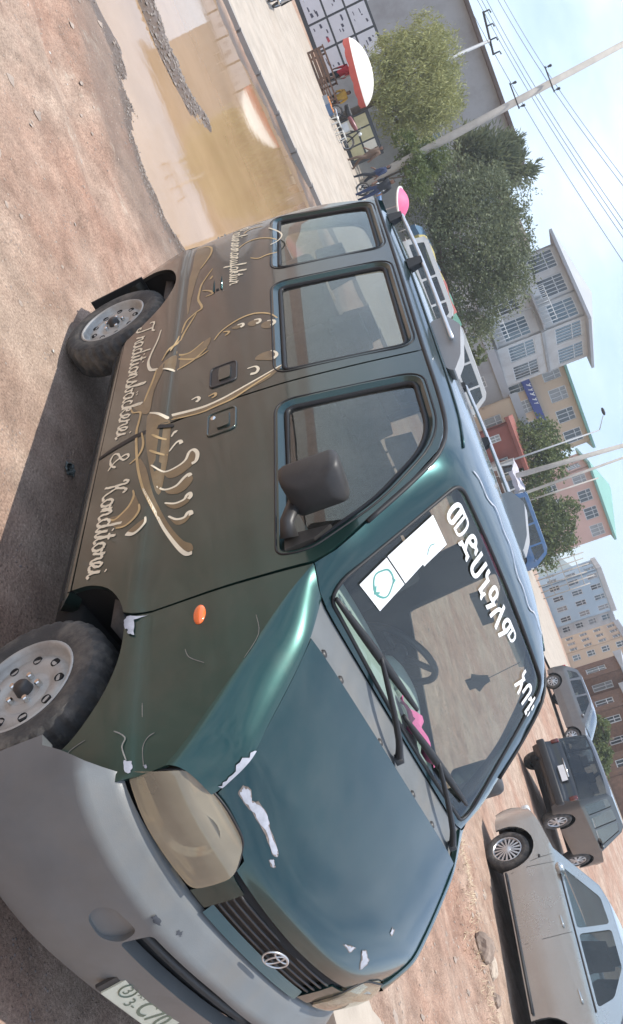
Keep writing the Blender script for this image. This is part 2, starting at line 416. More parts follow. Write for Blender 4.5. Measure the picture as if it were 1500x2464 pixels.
WINS_R = [WIN_R, WIN_M, WIN_F]
WINS_L = [WIN_R, roundpoly([(-2.235, 1.270), (-2.18, 1.838), (-1.66, 1.838), (-1.68, 1.265)], .075, 6), roundpoly([(-1.44, 1.262), (-1.42, 1.828), (-.66, 1.828, .16), (-.375, 1.585, .1), (-.215, 1.34, .06), (-.225, 1.243, .03)], .075, 6)]
inner = lambda w: offset_poly(w, -0.032)
rear_poly0 = [(-1.275, .425)] + [(-2.30, .425)] + [p for p in RA[::-1] if p[1] > .426] + [(-3.135, .425)] + [p for p in REAR_EDGE if p[1] > .43] + GUT[1:]
door_poly0 = [(-1.262, .425)] + DOORTOP + [(-.146, .80), (-.152, .73)] + [p for p in FA[::-1] if p[0] < -.155 and p[1] > .426]
A_SH = [(-.134, 1.350), (-.03, 1.265), (.10, 1.172), (.22, 1.088), (.33, .995), (.40, .925), (.445, .865)]
AS = [tuple(p) for p in catmull(A_SH, 4)]
fender_poly = AS + [(.452, .78), (.455, .74), (.452, .51), (.335, .495)] + [p for p in FA[::-1] if p[0] > -.14 and p[1] > .50] + [(-.138, .74)]

for mir in (False, True):
    hint = OUT_R; WINS = WINS_L if mir else WINS_R; WIN_R, WIN_M, WIN_F = WINS; bx = -.29 if mir else 0.0
    rear_poly = [(p[0] + (bx if p[0] > -1.3 else 0), p[1]) for p in rear_poly0]; door_poly = [(p[0] + (bx if p[0] < -1.2 else 0), p[1]) for p in door_poly0]
    # --- sliding rear side
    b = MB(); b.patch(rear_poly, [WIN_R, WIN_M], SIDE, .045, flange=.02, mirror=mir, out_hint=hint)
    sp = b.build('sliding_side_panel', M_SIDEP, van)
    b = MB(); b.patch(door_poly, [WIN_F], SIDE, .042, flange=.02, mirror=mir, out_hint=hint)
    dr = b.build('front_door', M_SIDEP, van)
    # --- window reveals, seals and panes
    for wi, w in enumerate(WINS):
        par = dr if wi == 2 else sp
        io = inner(w); n = len(w); sg = 1 if mir else -1
        b = MB(); vs = []
        for p, q in zip(w, io):
            a = SIDE(p[0], p[1], .001); c = SIDE(q[0], q[1], -.026)
            for v in (a, c): vs.append(Vector((v.x, v.y * (-1 if mir else 1), v.z)))
        b.add(vs, [(2*i, 2*i+1, 2*((i+1) % n)+1, 2*((i+1) % n)) for i in range(n)])
        rv = b.build('window_frame', M_PAINT, par); rv.location = (0, 0, 0)
        b = MB(); b.tube([Vector((v.x, v.y * (-1 if mir else 1), v.z)) for q in offset_poly(io, .003) for v in [SIDE(q[0], q[1], -.020)]], .011, 6, closed=True)
        b.tube([Vector((v.x, v.y * (-1 if mir else 1), v.z)) for q in offset_poly(w, .012) for v in [SIDE(q[0], q[1], .000)]], .0045, 5, closed=True)
        sl_ = b.build('window_seal', M_BLACK, par); sl_.location = (0, 0, 0)
        b = MB(); b.patch(io, [], lambda x, z: SIDE(x, z, -.024), .09, mirror=mir, out_hint=hint)
        pn = b.build('window_pane', M_GLASS, par); pn.location = (0, 0, 0)
    # --- front wing: flat side and the rounded shoulder up to the bonnet gap
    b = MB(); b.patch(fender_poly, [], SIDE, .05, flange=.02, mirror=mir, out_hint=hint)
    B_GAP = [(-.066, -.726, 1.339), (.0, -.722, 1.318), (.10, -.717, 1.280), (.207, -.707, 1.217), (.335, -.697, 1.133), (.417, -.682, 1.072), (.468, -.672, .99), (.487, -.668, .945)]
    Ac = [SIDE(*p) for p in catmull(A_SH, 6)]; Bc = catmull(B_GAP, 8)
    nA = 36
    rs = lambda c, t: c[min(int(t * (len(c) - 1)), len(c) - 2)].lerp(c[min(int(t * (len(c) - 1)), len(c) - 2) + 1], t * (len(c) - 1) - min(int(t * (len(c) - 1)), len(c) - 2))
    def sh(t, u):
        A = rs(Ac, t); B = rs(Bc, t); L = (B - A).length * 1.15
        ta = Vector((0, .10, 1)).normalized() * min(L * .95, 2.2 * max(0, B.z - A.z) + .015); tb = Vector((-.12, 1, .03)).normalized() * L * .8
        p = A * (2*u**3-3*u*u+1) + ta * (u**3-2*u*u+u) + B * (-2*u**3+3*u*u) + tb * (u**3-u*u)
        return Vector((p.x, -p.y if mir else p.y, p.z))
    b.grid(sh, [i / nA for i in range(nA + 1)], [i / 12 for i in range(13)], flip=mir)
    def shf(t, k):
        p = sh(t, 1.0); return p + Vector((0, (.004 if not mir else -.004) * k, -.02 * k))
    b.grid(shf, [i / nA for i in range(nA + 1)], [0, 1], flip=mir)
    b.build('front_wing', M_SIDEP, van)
    # --- sill and inner shell
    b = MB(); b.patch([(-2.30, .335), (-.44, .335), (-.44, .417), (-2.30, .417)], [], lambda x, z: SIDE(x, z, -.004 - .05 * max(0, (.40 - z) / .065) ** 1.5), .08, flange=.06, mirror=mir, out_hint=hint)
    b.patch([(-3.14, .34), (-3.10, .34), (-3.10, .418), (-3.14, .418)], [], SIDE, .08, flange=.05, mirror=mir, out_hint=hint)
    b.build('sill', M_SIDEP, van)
    b = MB(); b.patch([(-3.12, .74), (-2.29, .74), (-2.29, .34), (-.46, .34), (-.46, .72), (.40, .73), (.40, .84), (.30, .98), (.05, 1.15), (-.155, 1.335), (-.60, 1.80), (-.72, 1.845), (-2.98, 1.85), (-3.26, 1.25)],
                      [inner(w) for w in WINS], lambda x, z: SIDE(x, z, -.033), .10, mirror=mir, out_hint=hint)
    b.build('inner_shell', M_UNDER, van)
    # wheel arch liners
    for arch, nm in ((FA, 'a'), (RA, 'b')):
        b = MB(); cx = sum(p[0] for p in arch) / len(arch); sgn = -1 if mir else 1
        rows = []
        for p in arch:
            a = SIDE(p[0], p[1], -.001); rows.append([Vector((p[0], a.y * sgn, p[1])), Vector((p[0] + (p[0] - cx) * .03, (a.y + .025) * sgn, p[1] + .012)), Vector((p[0] + (p[0] - cx) * .05, -.42 * sgn, p[1] + .02))])
        fl = [v for r in rows for v in r]; fs = []
        for i in range(len(rows) - 1):
            for j in range(2): fs.append((i*3+j, i*3+j+1, (i+1)*3+j+1, (i+1)*3+j))
        b.add(fl, fs)
        b.box((cx, -.44 * sgn, .50), (.9, .02, .62))
        b.build('wheel_arch_liner', M_UNDER, van)

# --- roof, pillars and windscreen
EDGE = [(-3.02, 1.874), (-2.16, 1.878), (-1.275, 1.874), (-.95, 1.876), (-.78, 1.872), (-.665, 1.858), (-.565, 1.822), (-.435, 1.713), (-.275, 1.541), (-.172, 1.426), (-.140, 1.362)]
CENT = [(-3.12, 1.925), (-2.20, 1.955), (-1.30, 1.958), (-.93, 1.948), (-.745, 1.925), (-.63, 1.893), (-.54, 1.848), (-.415, 1.726), (-.26, 1.561), (-.145, 1.438), (-.048, 1.336)]
VS = [0.0]
for i in range(1, len(EDGE)): VS.append(VS[-1] + (Vector(EDGE[i]) - Vector(EDGE[i - 1])).length)
ex = lambda v: sinterp(v, VS, [e[0] for e in EDGE]); ez = lambda v: sinterp(v, VS, [e[1] for e in EDGE])
cx_ = lambda v: sinterp(v, VS, [e[0] for e in CENT]); cz_ = lambda v: sinterp(v, VS, [e[1] for e in CENT])
def smooth_(v, a, c):
    t = max(0.0, min(1.0, (v - a) / (c - a))); return t * t * (3 - 2 * t)
def ROOF(v, y, off=0.0):
    x1 = ex(v); z1 = ez(v); w = W(x1, z1); u = min(1.0, abs(y) / w)
    f_ = smooth_(v, VS[4], VS[7]); h = 1 - u ** (7 + 9 * f_); h2 = 1 - u ** 2.2; q_ = .28 - .23 * f_
    k = (1 - q_) * h + q_ * h2
    return Vector((x1 + (cx_(v) - x1) * k, y, z1 + (cz_(v) - z1) * k + off - 0.028 * (u ** 9) * (1 - .75 * f_)))
vA, vB = VS[6] + .005, VS[10] - .015
V6, V10 = VS[6], VS[10]
wind_poly = roundpoly([(vA, -.592, .07), (vA - .02, 0, .3), (vA, .592, .07), (vB, .714, .05), (vB + .008, 0, .3), (vB, -.714, .05)], .06, 6)
ne = 40; ve = [VS[0] + (VS[-1] - VS[0]) * i / ne for i in range(ne + 1)]
outl = [(v, -W(ex(v), ez(v)) + .0008) for v in ve] + [(v, W(ex(v), ez(v)) - .0008) for v in ve[::-1]]
b = MB(); b.patch(outl, [wind_poly], ROOF, .065, flange=.018, out_hint=(0, 0, 1))
roof = b.build('roof', M_PAINT, van)
b = MB(); b.patch(offset_poly(wind_poly, -.004), [], lambda v, y: ROOF(v, y, -.004), .09, flange=.006, out_hint=(1, 0, 1))
wsc = b.build('windscreen', M_WIND, van)
b = MB(); b.tube([ROOF(p[0], p[1], .000) for p in offset_poly(wind_poly, .001)], .0075, 6, closed=True)
ws_seal = b.build('windscreen_seal', M_BLACK, wsc); ws_seal.location = (0, 0, 0)
# drip gutter along the roof edge
for s in (1, -1):
    b = MB(); b.tube([Vector((ex(v), -s * (W(ex(v), ez(v)) + .002), ez(v) - .004)) for v in [VS[0] + (VS[8] - VS[0]) * i / 60 for i in range(61)]], .0085, 6)
    b.build('drip_gutter', M_BLACK, van)
    b = MB(); b.tube([Vector((p.x, p.y * s, p.z)) for v in [VS[0] + .05 + (VS[4] - VS[0]) * i / 30 for i in range(31)] for p in [ROOF(v, -.60, .002)]], .005, 6)
    b.build('roof_ditch_moulding', M_PAINT, van)
# headliner inside
b = MB(); b.grid(lambda v, u: ROOF(v, u * (W(ex(v), ez(v)) - .07), -.035), [VS[0] + .05 + (VS[5] - VS[0] - .05) * i / 14 for i in range(15)], [-1, -.6, -.2, .2, .6, 1])
b.build('headliner', M_LINER, van)

# --- tailgate
def REARF(y, z):
    xr = sinterp(z, [p[1] for p in REAR_EDGE], [p[0] for p in REAR_EDGE]); w = max(.3, W(xr, z)); u = min(1, abs(y) / w)
    return Vector((xr - .10 * (1 - u ** 4), y, z))
tz = [.36 + (1.868 - .36) * i / 20 for i in range(21)]
wr = lambda z: W(sinterp(z, [p[1] for p in REAR_EDGE], [p[0] for p in REAR_EDGE]), z)
tg_out = [(-wr(z), z) for z in tz] + [(wr(z), z) for z in tz[::-1]]
TWIN = roundpoly([(-.62, 1.26), (.62, 1.26), (.55, 1.76), (-.55, 1.76)], .09, 5)
b = MB(); b.patch(tg_out, [TWIN], REARF, .10, flange=.02, out_hint=(-1, 0, 0))
b.patch([(-.7, 1.872), (.7, 1.872), (.68, 1.90), (-.68, 1.90)], [], lambda y, z: REARF(y, min(z, 1.868)) + Vector((0.04 * (z - 1.86), 0, z - min(z, 1.868))), .1, out_hint=(-1, 0, 0))
tg = b.build('tailgate', M_PAINT, van)
b = MB(); b.patch(TWIN, [], lambda y, z: REARF(y, z) + Vector((.008, 0, 0)), .12, out_hint=(-1, 0, 0))
tp = b.build('rear_window', M_GLASS, tg); tp.location = (0, 0, 0)

# --- bonnet
H_E = [(.078, .712, 1.289), (.207, .702, 1.213), (.335, .692, 1.128), (.417, .677, 1.067), (.460, .666, .998), (.487, .650, .935), (.53, .60, .890)]
H_C = [(.105, 1.300), (.250, 1.224), (.390, 1.140), (.492, 1.068), (.572, .995), (.606, .945), (.619, .888)]
TS = list(range(7))
he = lambda t, k: sinterp(t, TS, [e[k] for e in H_E]); hc = lambda t, k: sinterp(t, TS, [e[k] for e in H_C])
def HOOD(t, y, off=0.0):
    w = he(t, 1); u = min(1.05, abs(y) / w); k = 1 - u ** 2.4
    return Vector((he(t, 0) + (hc(t, 0) - he(t, 0)) * k, y, he(t, 2) + (hc(t, 1) - he(t, 2)) * k + .006 * (1 - u ** 8) + off))
tt = [i * 5.0 / 24 for i in range(25)]
hood_poly = [(0.0, y) for y in [-.712, -.4, 0, .4, .712]] + [(t, he(t, 1) - .001) for t in tt[1:]] + [(4.95, .50), (5.25, .44), (5.85, .425), (5.97, 0), (5.85, -.425), (5.25, -.44), (4.95, -.50)] + [(t, -he(t, 1) + .001) for t in tt[1:][::-1]]
class HB(MB): pass
b = MB()
# scale the bonnet's parameter to metres so that the triangles stay even
SC = .13
b.patch([(p[0] * SC, p[1]) for p in hood_poly], [], lambda a, y: HOOD(a / SC, y), .05, flange=.018, out_hint=(1, 0, 1))
hood = b.build('bonnet', M_PAINT, van)
b = MB(); b.grid(lambda t, k: HOOD(t, k * (he(t, 1) + .03), -.03), [i * .5 for i in range(13)], [-1, -.9, -.5, 0, .5, .9, 1]); b.build('bonnet_frame', M_UNDER, van)

# --- scuttle below the windscreen
def COWL(k, y):
    yy = y * (.735 - .02 * k); a = ROOF(vB + .012, yy, -.012); c = HOOD(0, max(-.712, min(.712, yy * .97)), -.012)
    p = a.lerp(c, k); return Vector((p.x, yy, p.z - .018 * math.sin(PI * k)))
b = MB(); b.grid(COWL, [0, .15, .3, .5, .7, .85, 1], [i / 12 - 1 for i in range(25)]); 
cowl = b.build('scuttle_panel', M_GREY, van)
for y in (-.60, -.47, -.12, .22, .45):
    b = MB(); p = COWL(.72, y / .72); b.lathe([(0, .008), (.012, .008), (.016, 0)], 10, Matrix.Translation(p) @ Matrix.Rotation(PI / 2, 4, 'X')); o = b.build('scuttle_cap', M_DARKPL, cowl); o.location = (0, 0, 0)
# --- wipers: pivot, arm, blade
for yp, ya, yb, lift in ((.02, -.69, -.02, .02), (.665, -.06, .62, .012)):
    n_ = Vector((.70, 0, .71))
    piv = COWL(.62, yp / .72) + Vector((0, 0, .022))
    bl0 = ROOF(vB - .004, ya, 0) + n_ * .014; bl1 = ROOF(vB - .012 - lift, yb, 0) + n_ * .014
    mid = bl0.lerp(bl1, .48)
    b = MB(); b.tube(catmull([piv, piv.lerp(mid, .22) + n_ * .020, piv.lerp(mid, .6) + n_ * .022, mid + n_ * .014], 4), [.017, .016, .014, .013, .012, .012, .011, .011, .010, .010, .009, .008, .008], 6)
    b.lathe([(0, .014), (.018, .014), (.021, -.012)], 12, Matrix.Translation(piv) @ Matrix.Rotation(PI / 2, 4, 'X'))
    wa = b.build('wiper_arm', M_BLACK, van)
    b = MB(); b.tube([bl0.lerp(bl1, i / 12) + n_ * (.004 * math.sin(PI * i / 12)) for i in range(13)], [.008 + .009 * math.sin(PI * i / 12) for i in range(13)], 6)
    wb = b.build('wiper_blade', M_BLACK, wa); wb.location = (0, 0, 0)

# --- nose: plan curve shared by lamps, grille and bumper
PLAN = catmull([(.620, 0, 0), (.616, .18, 0), (.602, .36, 0), (.572, .52, 0), (.522, .67, 0), (.452, .780, 0), (.38, .822, 0), (.30, .838, 0), (.20, .845, 0)], 10)
PS = [0.0]
for i in range(1, len(PLAN)): PS.append(PS[-1] + (PLAN[i] - PLAN[i - 1]).length)
def plan(s):
    a = abs(s); sg = 1 if s > 0 else -1
    x = sinterp(a, PS, [p.x for p in PLAN]); y = sinterp(a, PS, [p.y for p in PLAN])
    x2 = sinterp(a + .004, PS, [p.x for p in PLAN]); y2 = sinterp(a + .004, PS, [p.y for p in PLAN])
    t = Vector((x2 - x, y2 - y, 0))
    if t.length < 1e-9: t = Vector((-1, 0, 0))
    t.normalize(); nrm = Vector((t.y, -t.x, 0))
    return Vector((x, y * sg, 0)), Vector((nrm.x, nrm.y * sg, 0))
def s_of_y(y): return (1 if y > 0 else -1) * sinterp(min(abs(y), .844), [p.y for p in PLAN], PS)
def NOSE(s, z, off=0.0):
    p, n = plan(s); o = sinterp(z, [.70, .82, .88, .95], [.0, 0, -.004, -.035]) + off
    return Vector((p.x + n.x * o, p.y + n.y * o, z))
def BUMP(s, z, off=0.0):
    p, n = plan(s); o = interp(z, [.17, .215, .245, .27, .36, .46, .60, .648, .660, .735, .745], [-.03, .010, .026, .034, .050, .060, .072, .073, .068, .006, -.02]) + off
    o *= 1.0 - .55 * max(0, min(1, (abs(s) - .86) / .2))
    return Vector((p.x + n.x * o, p.y + n.y * o, z))
SY = s_of_y
b = MB(); b.grid(lambda s, z: NOSE(s, z, -.035), [-.98 + 1.96 * i / 60 for i in range(61)], [.50, .6, .7, .80, .86, .93]); b.build('nose_backing', M_UNDER, van)
for sg in (-1, 1):
    hp = [(.800, .752, .02), (.770, .918, .03), (.640, .966, .05), (.500, .962, .05), (.424, .895, .03), (.428, .762, .03), (.53, .752, .1), (.68, .745, .05)]
    poly = roundpoly([(SY(sg * y), z, r) for y, z, r in hp], .03, 4)
    b = MB(); b.patch(poly, [], lambda s, z: NOSE(s, z, .004 + .006 * math.sin(PI * (z - .74) / .18)), .03, flange=.03, out_hint=(1, 0, 0))
    hl = b.build('headlight', M_LENSY, van)
    b = MB(); b.patch(offset_poly(poly, -.004), [], lambda s, z: NOSE(s, z, -.050 + .035 * abs((z - .84) / .1) ** 2), .03, out_hint=(1, 0, 0)); o = b.build('lamp_housing', M_LAMP, hl); o.location = (0, 0, 0)
    b = MB()
    c, n_ = plan(SY(sg * .60)); c = Vector((c.x, c.y, .845)) - n_ * .048
    ax = Matrix.Translation(c) @ n_.to_track_quat('Y', 'Z').to_matrix().to_4x4()
    b.lathe([(.022, -.02), (.05, -.012), (.07, .01), (.082, .035)], 24, ax)
    o = b.build('reflector', M_CHROME, hl); o.location = (0, 0, 0)
    b = MB(); b.tube([NOSE(p[0], p[1], -.002) for p in offset_poly(poly, .001)], .004, 5, closed=True)
    o = b.build('lamp_gasket', M_BLACK, hl); o.location = (0, 0, 0)
# panels between lamp and grille, and the band above the bumper
for sg in (-1, 1):
    b = MB(); b.patch([(SY(sg * y), z) for y, z in [(.422, .752), (.422, .890), (.40, .886), (.335, .882), (.335, .752)]], [], lambda s, z: NOSE(s, z, .0), .04, flange=.02, out_hint=(1, 0, 0))
    b.build('lamp_surround', M_PAINT, van)
# grille: frame, slats and the strip under it
gr_poly = [(SY(-.330), .742), (0, .742), (SY(.330), .742), (SY(.330), .882), (0, .884), (SY(-.330), .882)]
b = MB(); b.patch(gr_poly, [], lambda s, z: NOSE(s, z, -.028), .04, flange=.0, out_hint=(1, 0, 0))
gr = b.build('grille', M_BLACK, van)
for k in range(4):
    z = .795 + k * .024
    b = MB(); b.tube([NOSE(SY(-.328 + .656 * i / 20), z, -.006) for i in range(21)], .0052, 6, flat=.8)
    o = b.build('grille_slat', M_DARKPL, gr); o.location = (0, 0, 0)
b = MB(); b.grid(lambda s, k: NOSE(SY(s), .744 + .034 * k, .008 - .016 * k), [-.328 + .656 * i / 20 for i in range(21)], [0, .5, 1], flip=True)
o = b.build('grille_strip', M_PAINT, gr); o.location = (0, 0, 0)
# emblem: three interlocked rings
b = MB()
ec = NOSE(.01, .822, .012)
def ering(a, c, dy, dz): b.tube([ec + Vector((0, a * math.cos(q) + dy, c * math.sin(q) + dz)) for q in [2 * PI * i / 28 for i in range(28)]], .0036, 6, closed=True)
ering(.055, .036, 0, 0); ering(.017, .033, 0, -.002); ering(.038, .012, 0, .021)
b.build('emblem', M_SILVER, van)

# --- bumper: grey moulding with air intake and blanked lamp recess
smax = 1.02
top = [(-smax, .49), (-SY(.838), .50), (-(SY(.80)), .735), (-.5, .742), (0, .740), (.5, .742), (SY(.80), .735), (SY(.838), .50), (smax, .49)]
bot = [(smax, .30), (SY(.80), .235), (.6, .235), (.3, .262), (0, .27), (-.3, .262), (-.6, .235), (-SY(.80), .235), (-smax, .30)]
INTAKE = roundpoly([(SY(-.365), .498), (0, .498, .0), (SY(.365), .498), (SY(.37), .612), (0, .622, .0), (SY(-.37), .612)], .02, 4)
fogs = [roundpoly([(SY(sg * a), z) for a, z in [(.52, .515), (.505, .565), (.40, .585), (.365, .505), (.40, .455), (.49, .465)]], .035, 4) for sg in (-1, 1)]
b = MB(); b.patch(top + bot, [INTAKE] + fogs, BUMP, .045, flange=.05, out_hint=(1, 0, 0))
bum = b.build('bumper', M_GREY, van)
for fg in fogs:
    b = MB(); b.patch(offset_poly(fg, .004), [], lambda s, z: BUMP(s, z, -.008 - .012 * math.sin(PI * (z - .45) / .14)), .03, out_hint=(1, 0, 0)); o = b.build('lamp_blank', M_GREY, bum); o.location = (0, 0, 0)
b = MB(); b.patch(offset_poly(INTAKE, .01), [], lambda s, z: BUMP(s, z, -.06), .06, out_hint=(1, 0, 0))
o = b.build('intake_backing', M_BLACK, bum); o.location = (0, 0, 0)
b = MB(); b.grid(lambda s, k: BUMP(SY(s), .556 + .009 * k, -.020 - .03 * abs(k)), [-.375 + .75 * i / 24 for i in range(25)], [-1, 0, 1], flip=True)
o = b.build('intake_bar', M_DARKPL, bum); o.location = (0, 0, 0)
b = MB(); b.grid(lambda s, k: BUMP(s, .20 - .02 * k, -.02 - .05 * k), [-.9 + 1.8 * i / 30 for i in range(31)], [0, .5, 1], flip=True)
o = b.build('bumper_lip', M_DARKPL, bum); o.location = (0, 0, 0)

# --- number plate, tilted under the intake
pl_c = Vector((.675, -.005, .375)); pl_r = Matrix.Rotation(math.radians(-14), 3, 'Y')
b = MB(); b.box(pl_c, (.006, .345, .112), rot=pl_r); plate = b.build('number_plate', M_PLATE, van, smooth=False)
b = MB(); b.box(pl_c + Vector((-.012, 0, .01)), (.012, .40, .14), rot=pl_r); b.build('plate_holder', M_DARKPL, van, smooth=False)

# --- wheels
def wheel(cx, cy, R, side, steer=0.0, holes=9):
    """side=-1: outer face towards -Y"""
    M0 = Matrix.Translation((cx, cy, R)) @ Matrix.Rotation(steer, 4, 'Z') @ Matrix.Scale(1 if side < 0 else -1, 4, (0, 1, 0))
    b = MB(); seg = 144
    prof = [(.190, -.080), (.196, -.088), (.215, -.094), (.245, -.097), (.272, -.094), (.288, -.086), (.299, -.076), (.306, -.062), (.309, -.03), (.310, 0), (.309, .03), (.306, .062), (.296, .078), (.26, .096), (.20, .09)]
    vs = []; n = len(prof)
    for k in range(seg):
        a = 2 * PI * k / seg; lug = (k % 4) < 2; lug2 = ((k + 2) % 4) < 2
        for i, (r, h) in enumerate(prof):
            rr = r * R / .31
            if i in (5, 6) and lug: rr -= .0075; h = h + .003
            if i in (7, 8) and lug: rr -= .009
            if i in (9,) and lug2: rr -= .008
            if i in (10, 11) and lug2: rr -= .009
            vs.append(M0 @ Vector((rr * math.cos(a), h, rr * math.sin(a))))
    fs = []
    for k in range(seg):
        k2 = (k + 1) % seg
        for i in range(n - 1):
            q = (k*n+i, k2*n+i, k2*n+i+1, k*n+i+1); fs.append(q if side < 0 else q[::-1])
    b.add(vs, fs); ty = b.build('wheel', M_TYRE, van, angle=32)
    b = MB(); b.lathe([(.196, -.089), (.190, -.093), (.183, -.088), (.178, -.070), (.172, -.052), (.158, -.046), (.150, -.060), (.128, -.066), (.100, -.062), (.088, -.050), (.080, -.052), (.062, -.060), (.03, -.062), (.0, -.062)], 48, M0)
    b.lathe([(.19, .085), (.17, .07), (.165, -.04)], 40, M0)
    rm = b.build('rim', M_RIM, ty); rm.location = (0, 0, 0)
    for k in range(holes):
        a = 2 * PI * (k + .3) / holes
        b = MB(); c = M0 @ Matrix.Translation((.130 * math.cos(a), -.0668, .130 * math.sin(a)))
        b.lathe([(0, .002), (.0135, .002), (.0165, -.0015), (.0175, 0.006)], 14, c)
        o = b.build('rim_hole', M_HOLE, ty); o.location = (0, 0, 0)
    b = MB()
    b.lathe([(0, -.098), (.02, -.098), (.028, -.09), (.032, -.06), (.034, -.05)], 20, M0)
    b.lathe([(.058, -.0605), (.062, -.056)], 24, M0)
    o = b.build('hub', M_DARKPL, ty); o.location = (0, 0, 0)
    for k in range(5):
        a = 2 * PI * k / 5 + .4
        b = MB(); c = M0 @ Matrix.Translation((.055 * math.cos(a), 0, .055 * math.sin(a)))
        b.lathe([(0, -.082), (.009, -.082), (.011, -.078), (.011, -.055)], 6, c)
        o = b.build('wheel_nut', M_CHROME, ty, smooth=False); o.location = (0, 0, 0)
    return ty
wheel(-2.65, -.735, .31, -1); wheel(-.03, -.735, .31, -1, steer=math.radians(-4)); wheel(-2.65, .735, .31, 1); wheel(0.0, .735, .31, 1, steer=math.radians(-4))
# mud flap behind the rear wheel
b = MB(); b.box((-3.10, -.70, .27), (.012, .22, .34), rot=Matrix.Rotation(math.radians(-8), 3, 'Y')); b.build('mud_flap', M_BLACK, van, smooth=False)
# underbody
b = MB(); b.box((-1.35, 0, .36), (3.5, 1.44, .12)); b.box((-1.35, -.25, .26), (2.6, .12, .10)); b.box((-1.35, .25, .26), (2.6, .12, .10))
b.tube([(-2.65, -.62, .31), (-2.65, .62, .31)], .045, 10); b.tube([(0, -.62, .28), (0, .62, .28)], .03, 10); b.tube([(.1, .3, .26), (-2.0, .32, .26), (-3.1, .4, .27)], .035, 8)
b.build('underbody', M_UNDER, van)

# --- door furniture
def ribbon(b, pts, w, surf, off, closed=False, cap=True):
    """flat stroke of width w over a 2-D path mapped to a surface"""
    P = [Vector(p[:2]) for p in pts]; n = len(P); vs = []; 
    for i in range(n):
        a = P[i - 1] if (i > 0 or closed) else P[i]; c = P[(i + 1) % n] if (i < n - 1 or closed) else P[i]
        t = (c - a)
        if t.length < 1e-9: t = Vector((1, 0))
        t.normalize(); nn = Vector((-t.y, t.x)); ww = w[i] if isinstance(w, (list, tuple)) else w
        if cap and not closed and (i == 0 or i == n - 1): ww *= .55
        for sg in (1, -1):
            q = P[i] + nn * (ww / 2 * sg); vs.append(surf(q.x, q.y, off))
    m = n if closed else n - 1
    b.add(vs, [(2*i, 2*i+1, 2*((i+1) % n)+1, 2*((i+1) % n)) for i in range(m)])
for s in (1, -1):
    mir = lambda v: Vector((v.x, v.y * s, v.z))
    SD = lambda x, z, off=0.0: mir(SIDE(x, z, off))
    # recessed front handle: dished cup with a flap and lock
    for (x0, x1), lock in (((-1.205, -1.045), True), ((-1.585, -1.42), False)):
        cup = roundpoly([(x0, .962), (x1, .962), (x1, 1.085), (x0, 1.085)], .025, 4)
        b = MB(); b.tube([SD(p[0], p[1], .002) for p in cup], .005, 6, closed=True)
        nn = len(cup); cc = Vector(((x0 + x1) / 2, 1.023))
        vs = [SD(p[0], p[1], .0015) for p in cup] + [SD(cc.x + (p[0] - cc.x) * .45, cc.y + (p[1] - cc.y) * .45, .003) for p in cup]
        b.add(vs, [(i, (i + 1) % nn, (i + 1) % nn + nn, i + nn) for i in range(nn)] + [tuple(range(nn, 2 * nn))])
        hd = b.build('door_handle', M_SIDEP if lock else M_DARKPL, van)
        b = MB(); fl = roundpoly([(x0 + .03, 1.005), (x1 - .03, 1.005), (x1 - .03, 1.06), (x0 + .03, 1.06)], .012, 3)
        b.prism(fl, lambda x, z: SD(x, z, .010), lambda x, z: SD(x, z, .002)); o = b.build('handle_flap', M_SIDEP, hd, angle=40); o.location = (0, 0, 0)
        if lock:
            b = MB(); b.lathe([(0, -.006), (.010, -.006), (.013, 0)], 14, Matrix.Translation(SD(x0 + .035, .985, .001)) @ Matrix.Scale(s, 4, (0, 1, 0))); o = b.build('door_lock', M_CHROME, hd); o.location = (0, 0, 0)
    # slide rail of the sliding door
    b = MB(); ribbon(b, [(-3.235, .955), (-2.39, .972)], .030, SD, .0015); b.build('slide_rail', M_UNDER, van)
    b = MB(); b.tube([SD(-3.23, .978, .003), SD(-2.39, .995, .003)], .006, 5); b.tube([SD(-3.23, .935, .003), SD(-2.39, .952, .003)], .005, 5); b.build('rail_moulding', M_PAINT, van)
    # indicator repeater
    b = MB(); b.ball(SD(-.052, .972, 0), (.042, .014, .021), 16, 10); b.build('side_indicator', M_AMBER, van)
# dark tape along the door edge
b = MB(); ribbon(b, [(-1.235, .80), (-1.252, .74), (-1.262, .62), (-1.262, .50), (-1.258, .42)], .030, SIDE, .003); b.build('edge_tape', M_BLACK, van)

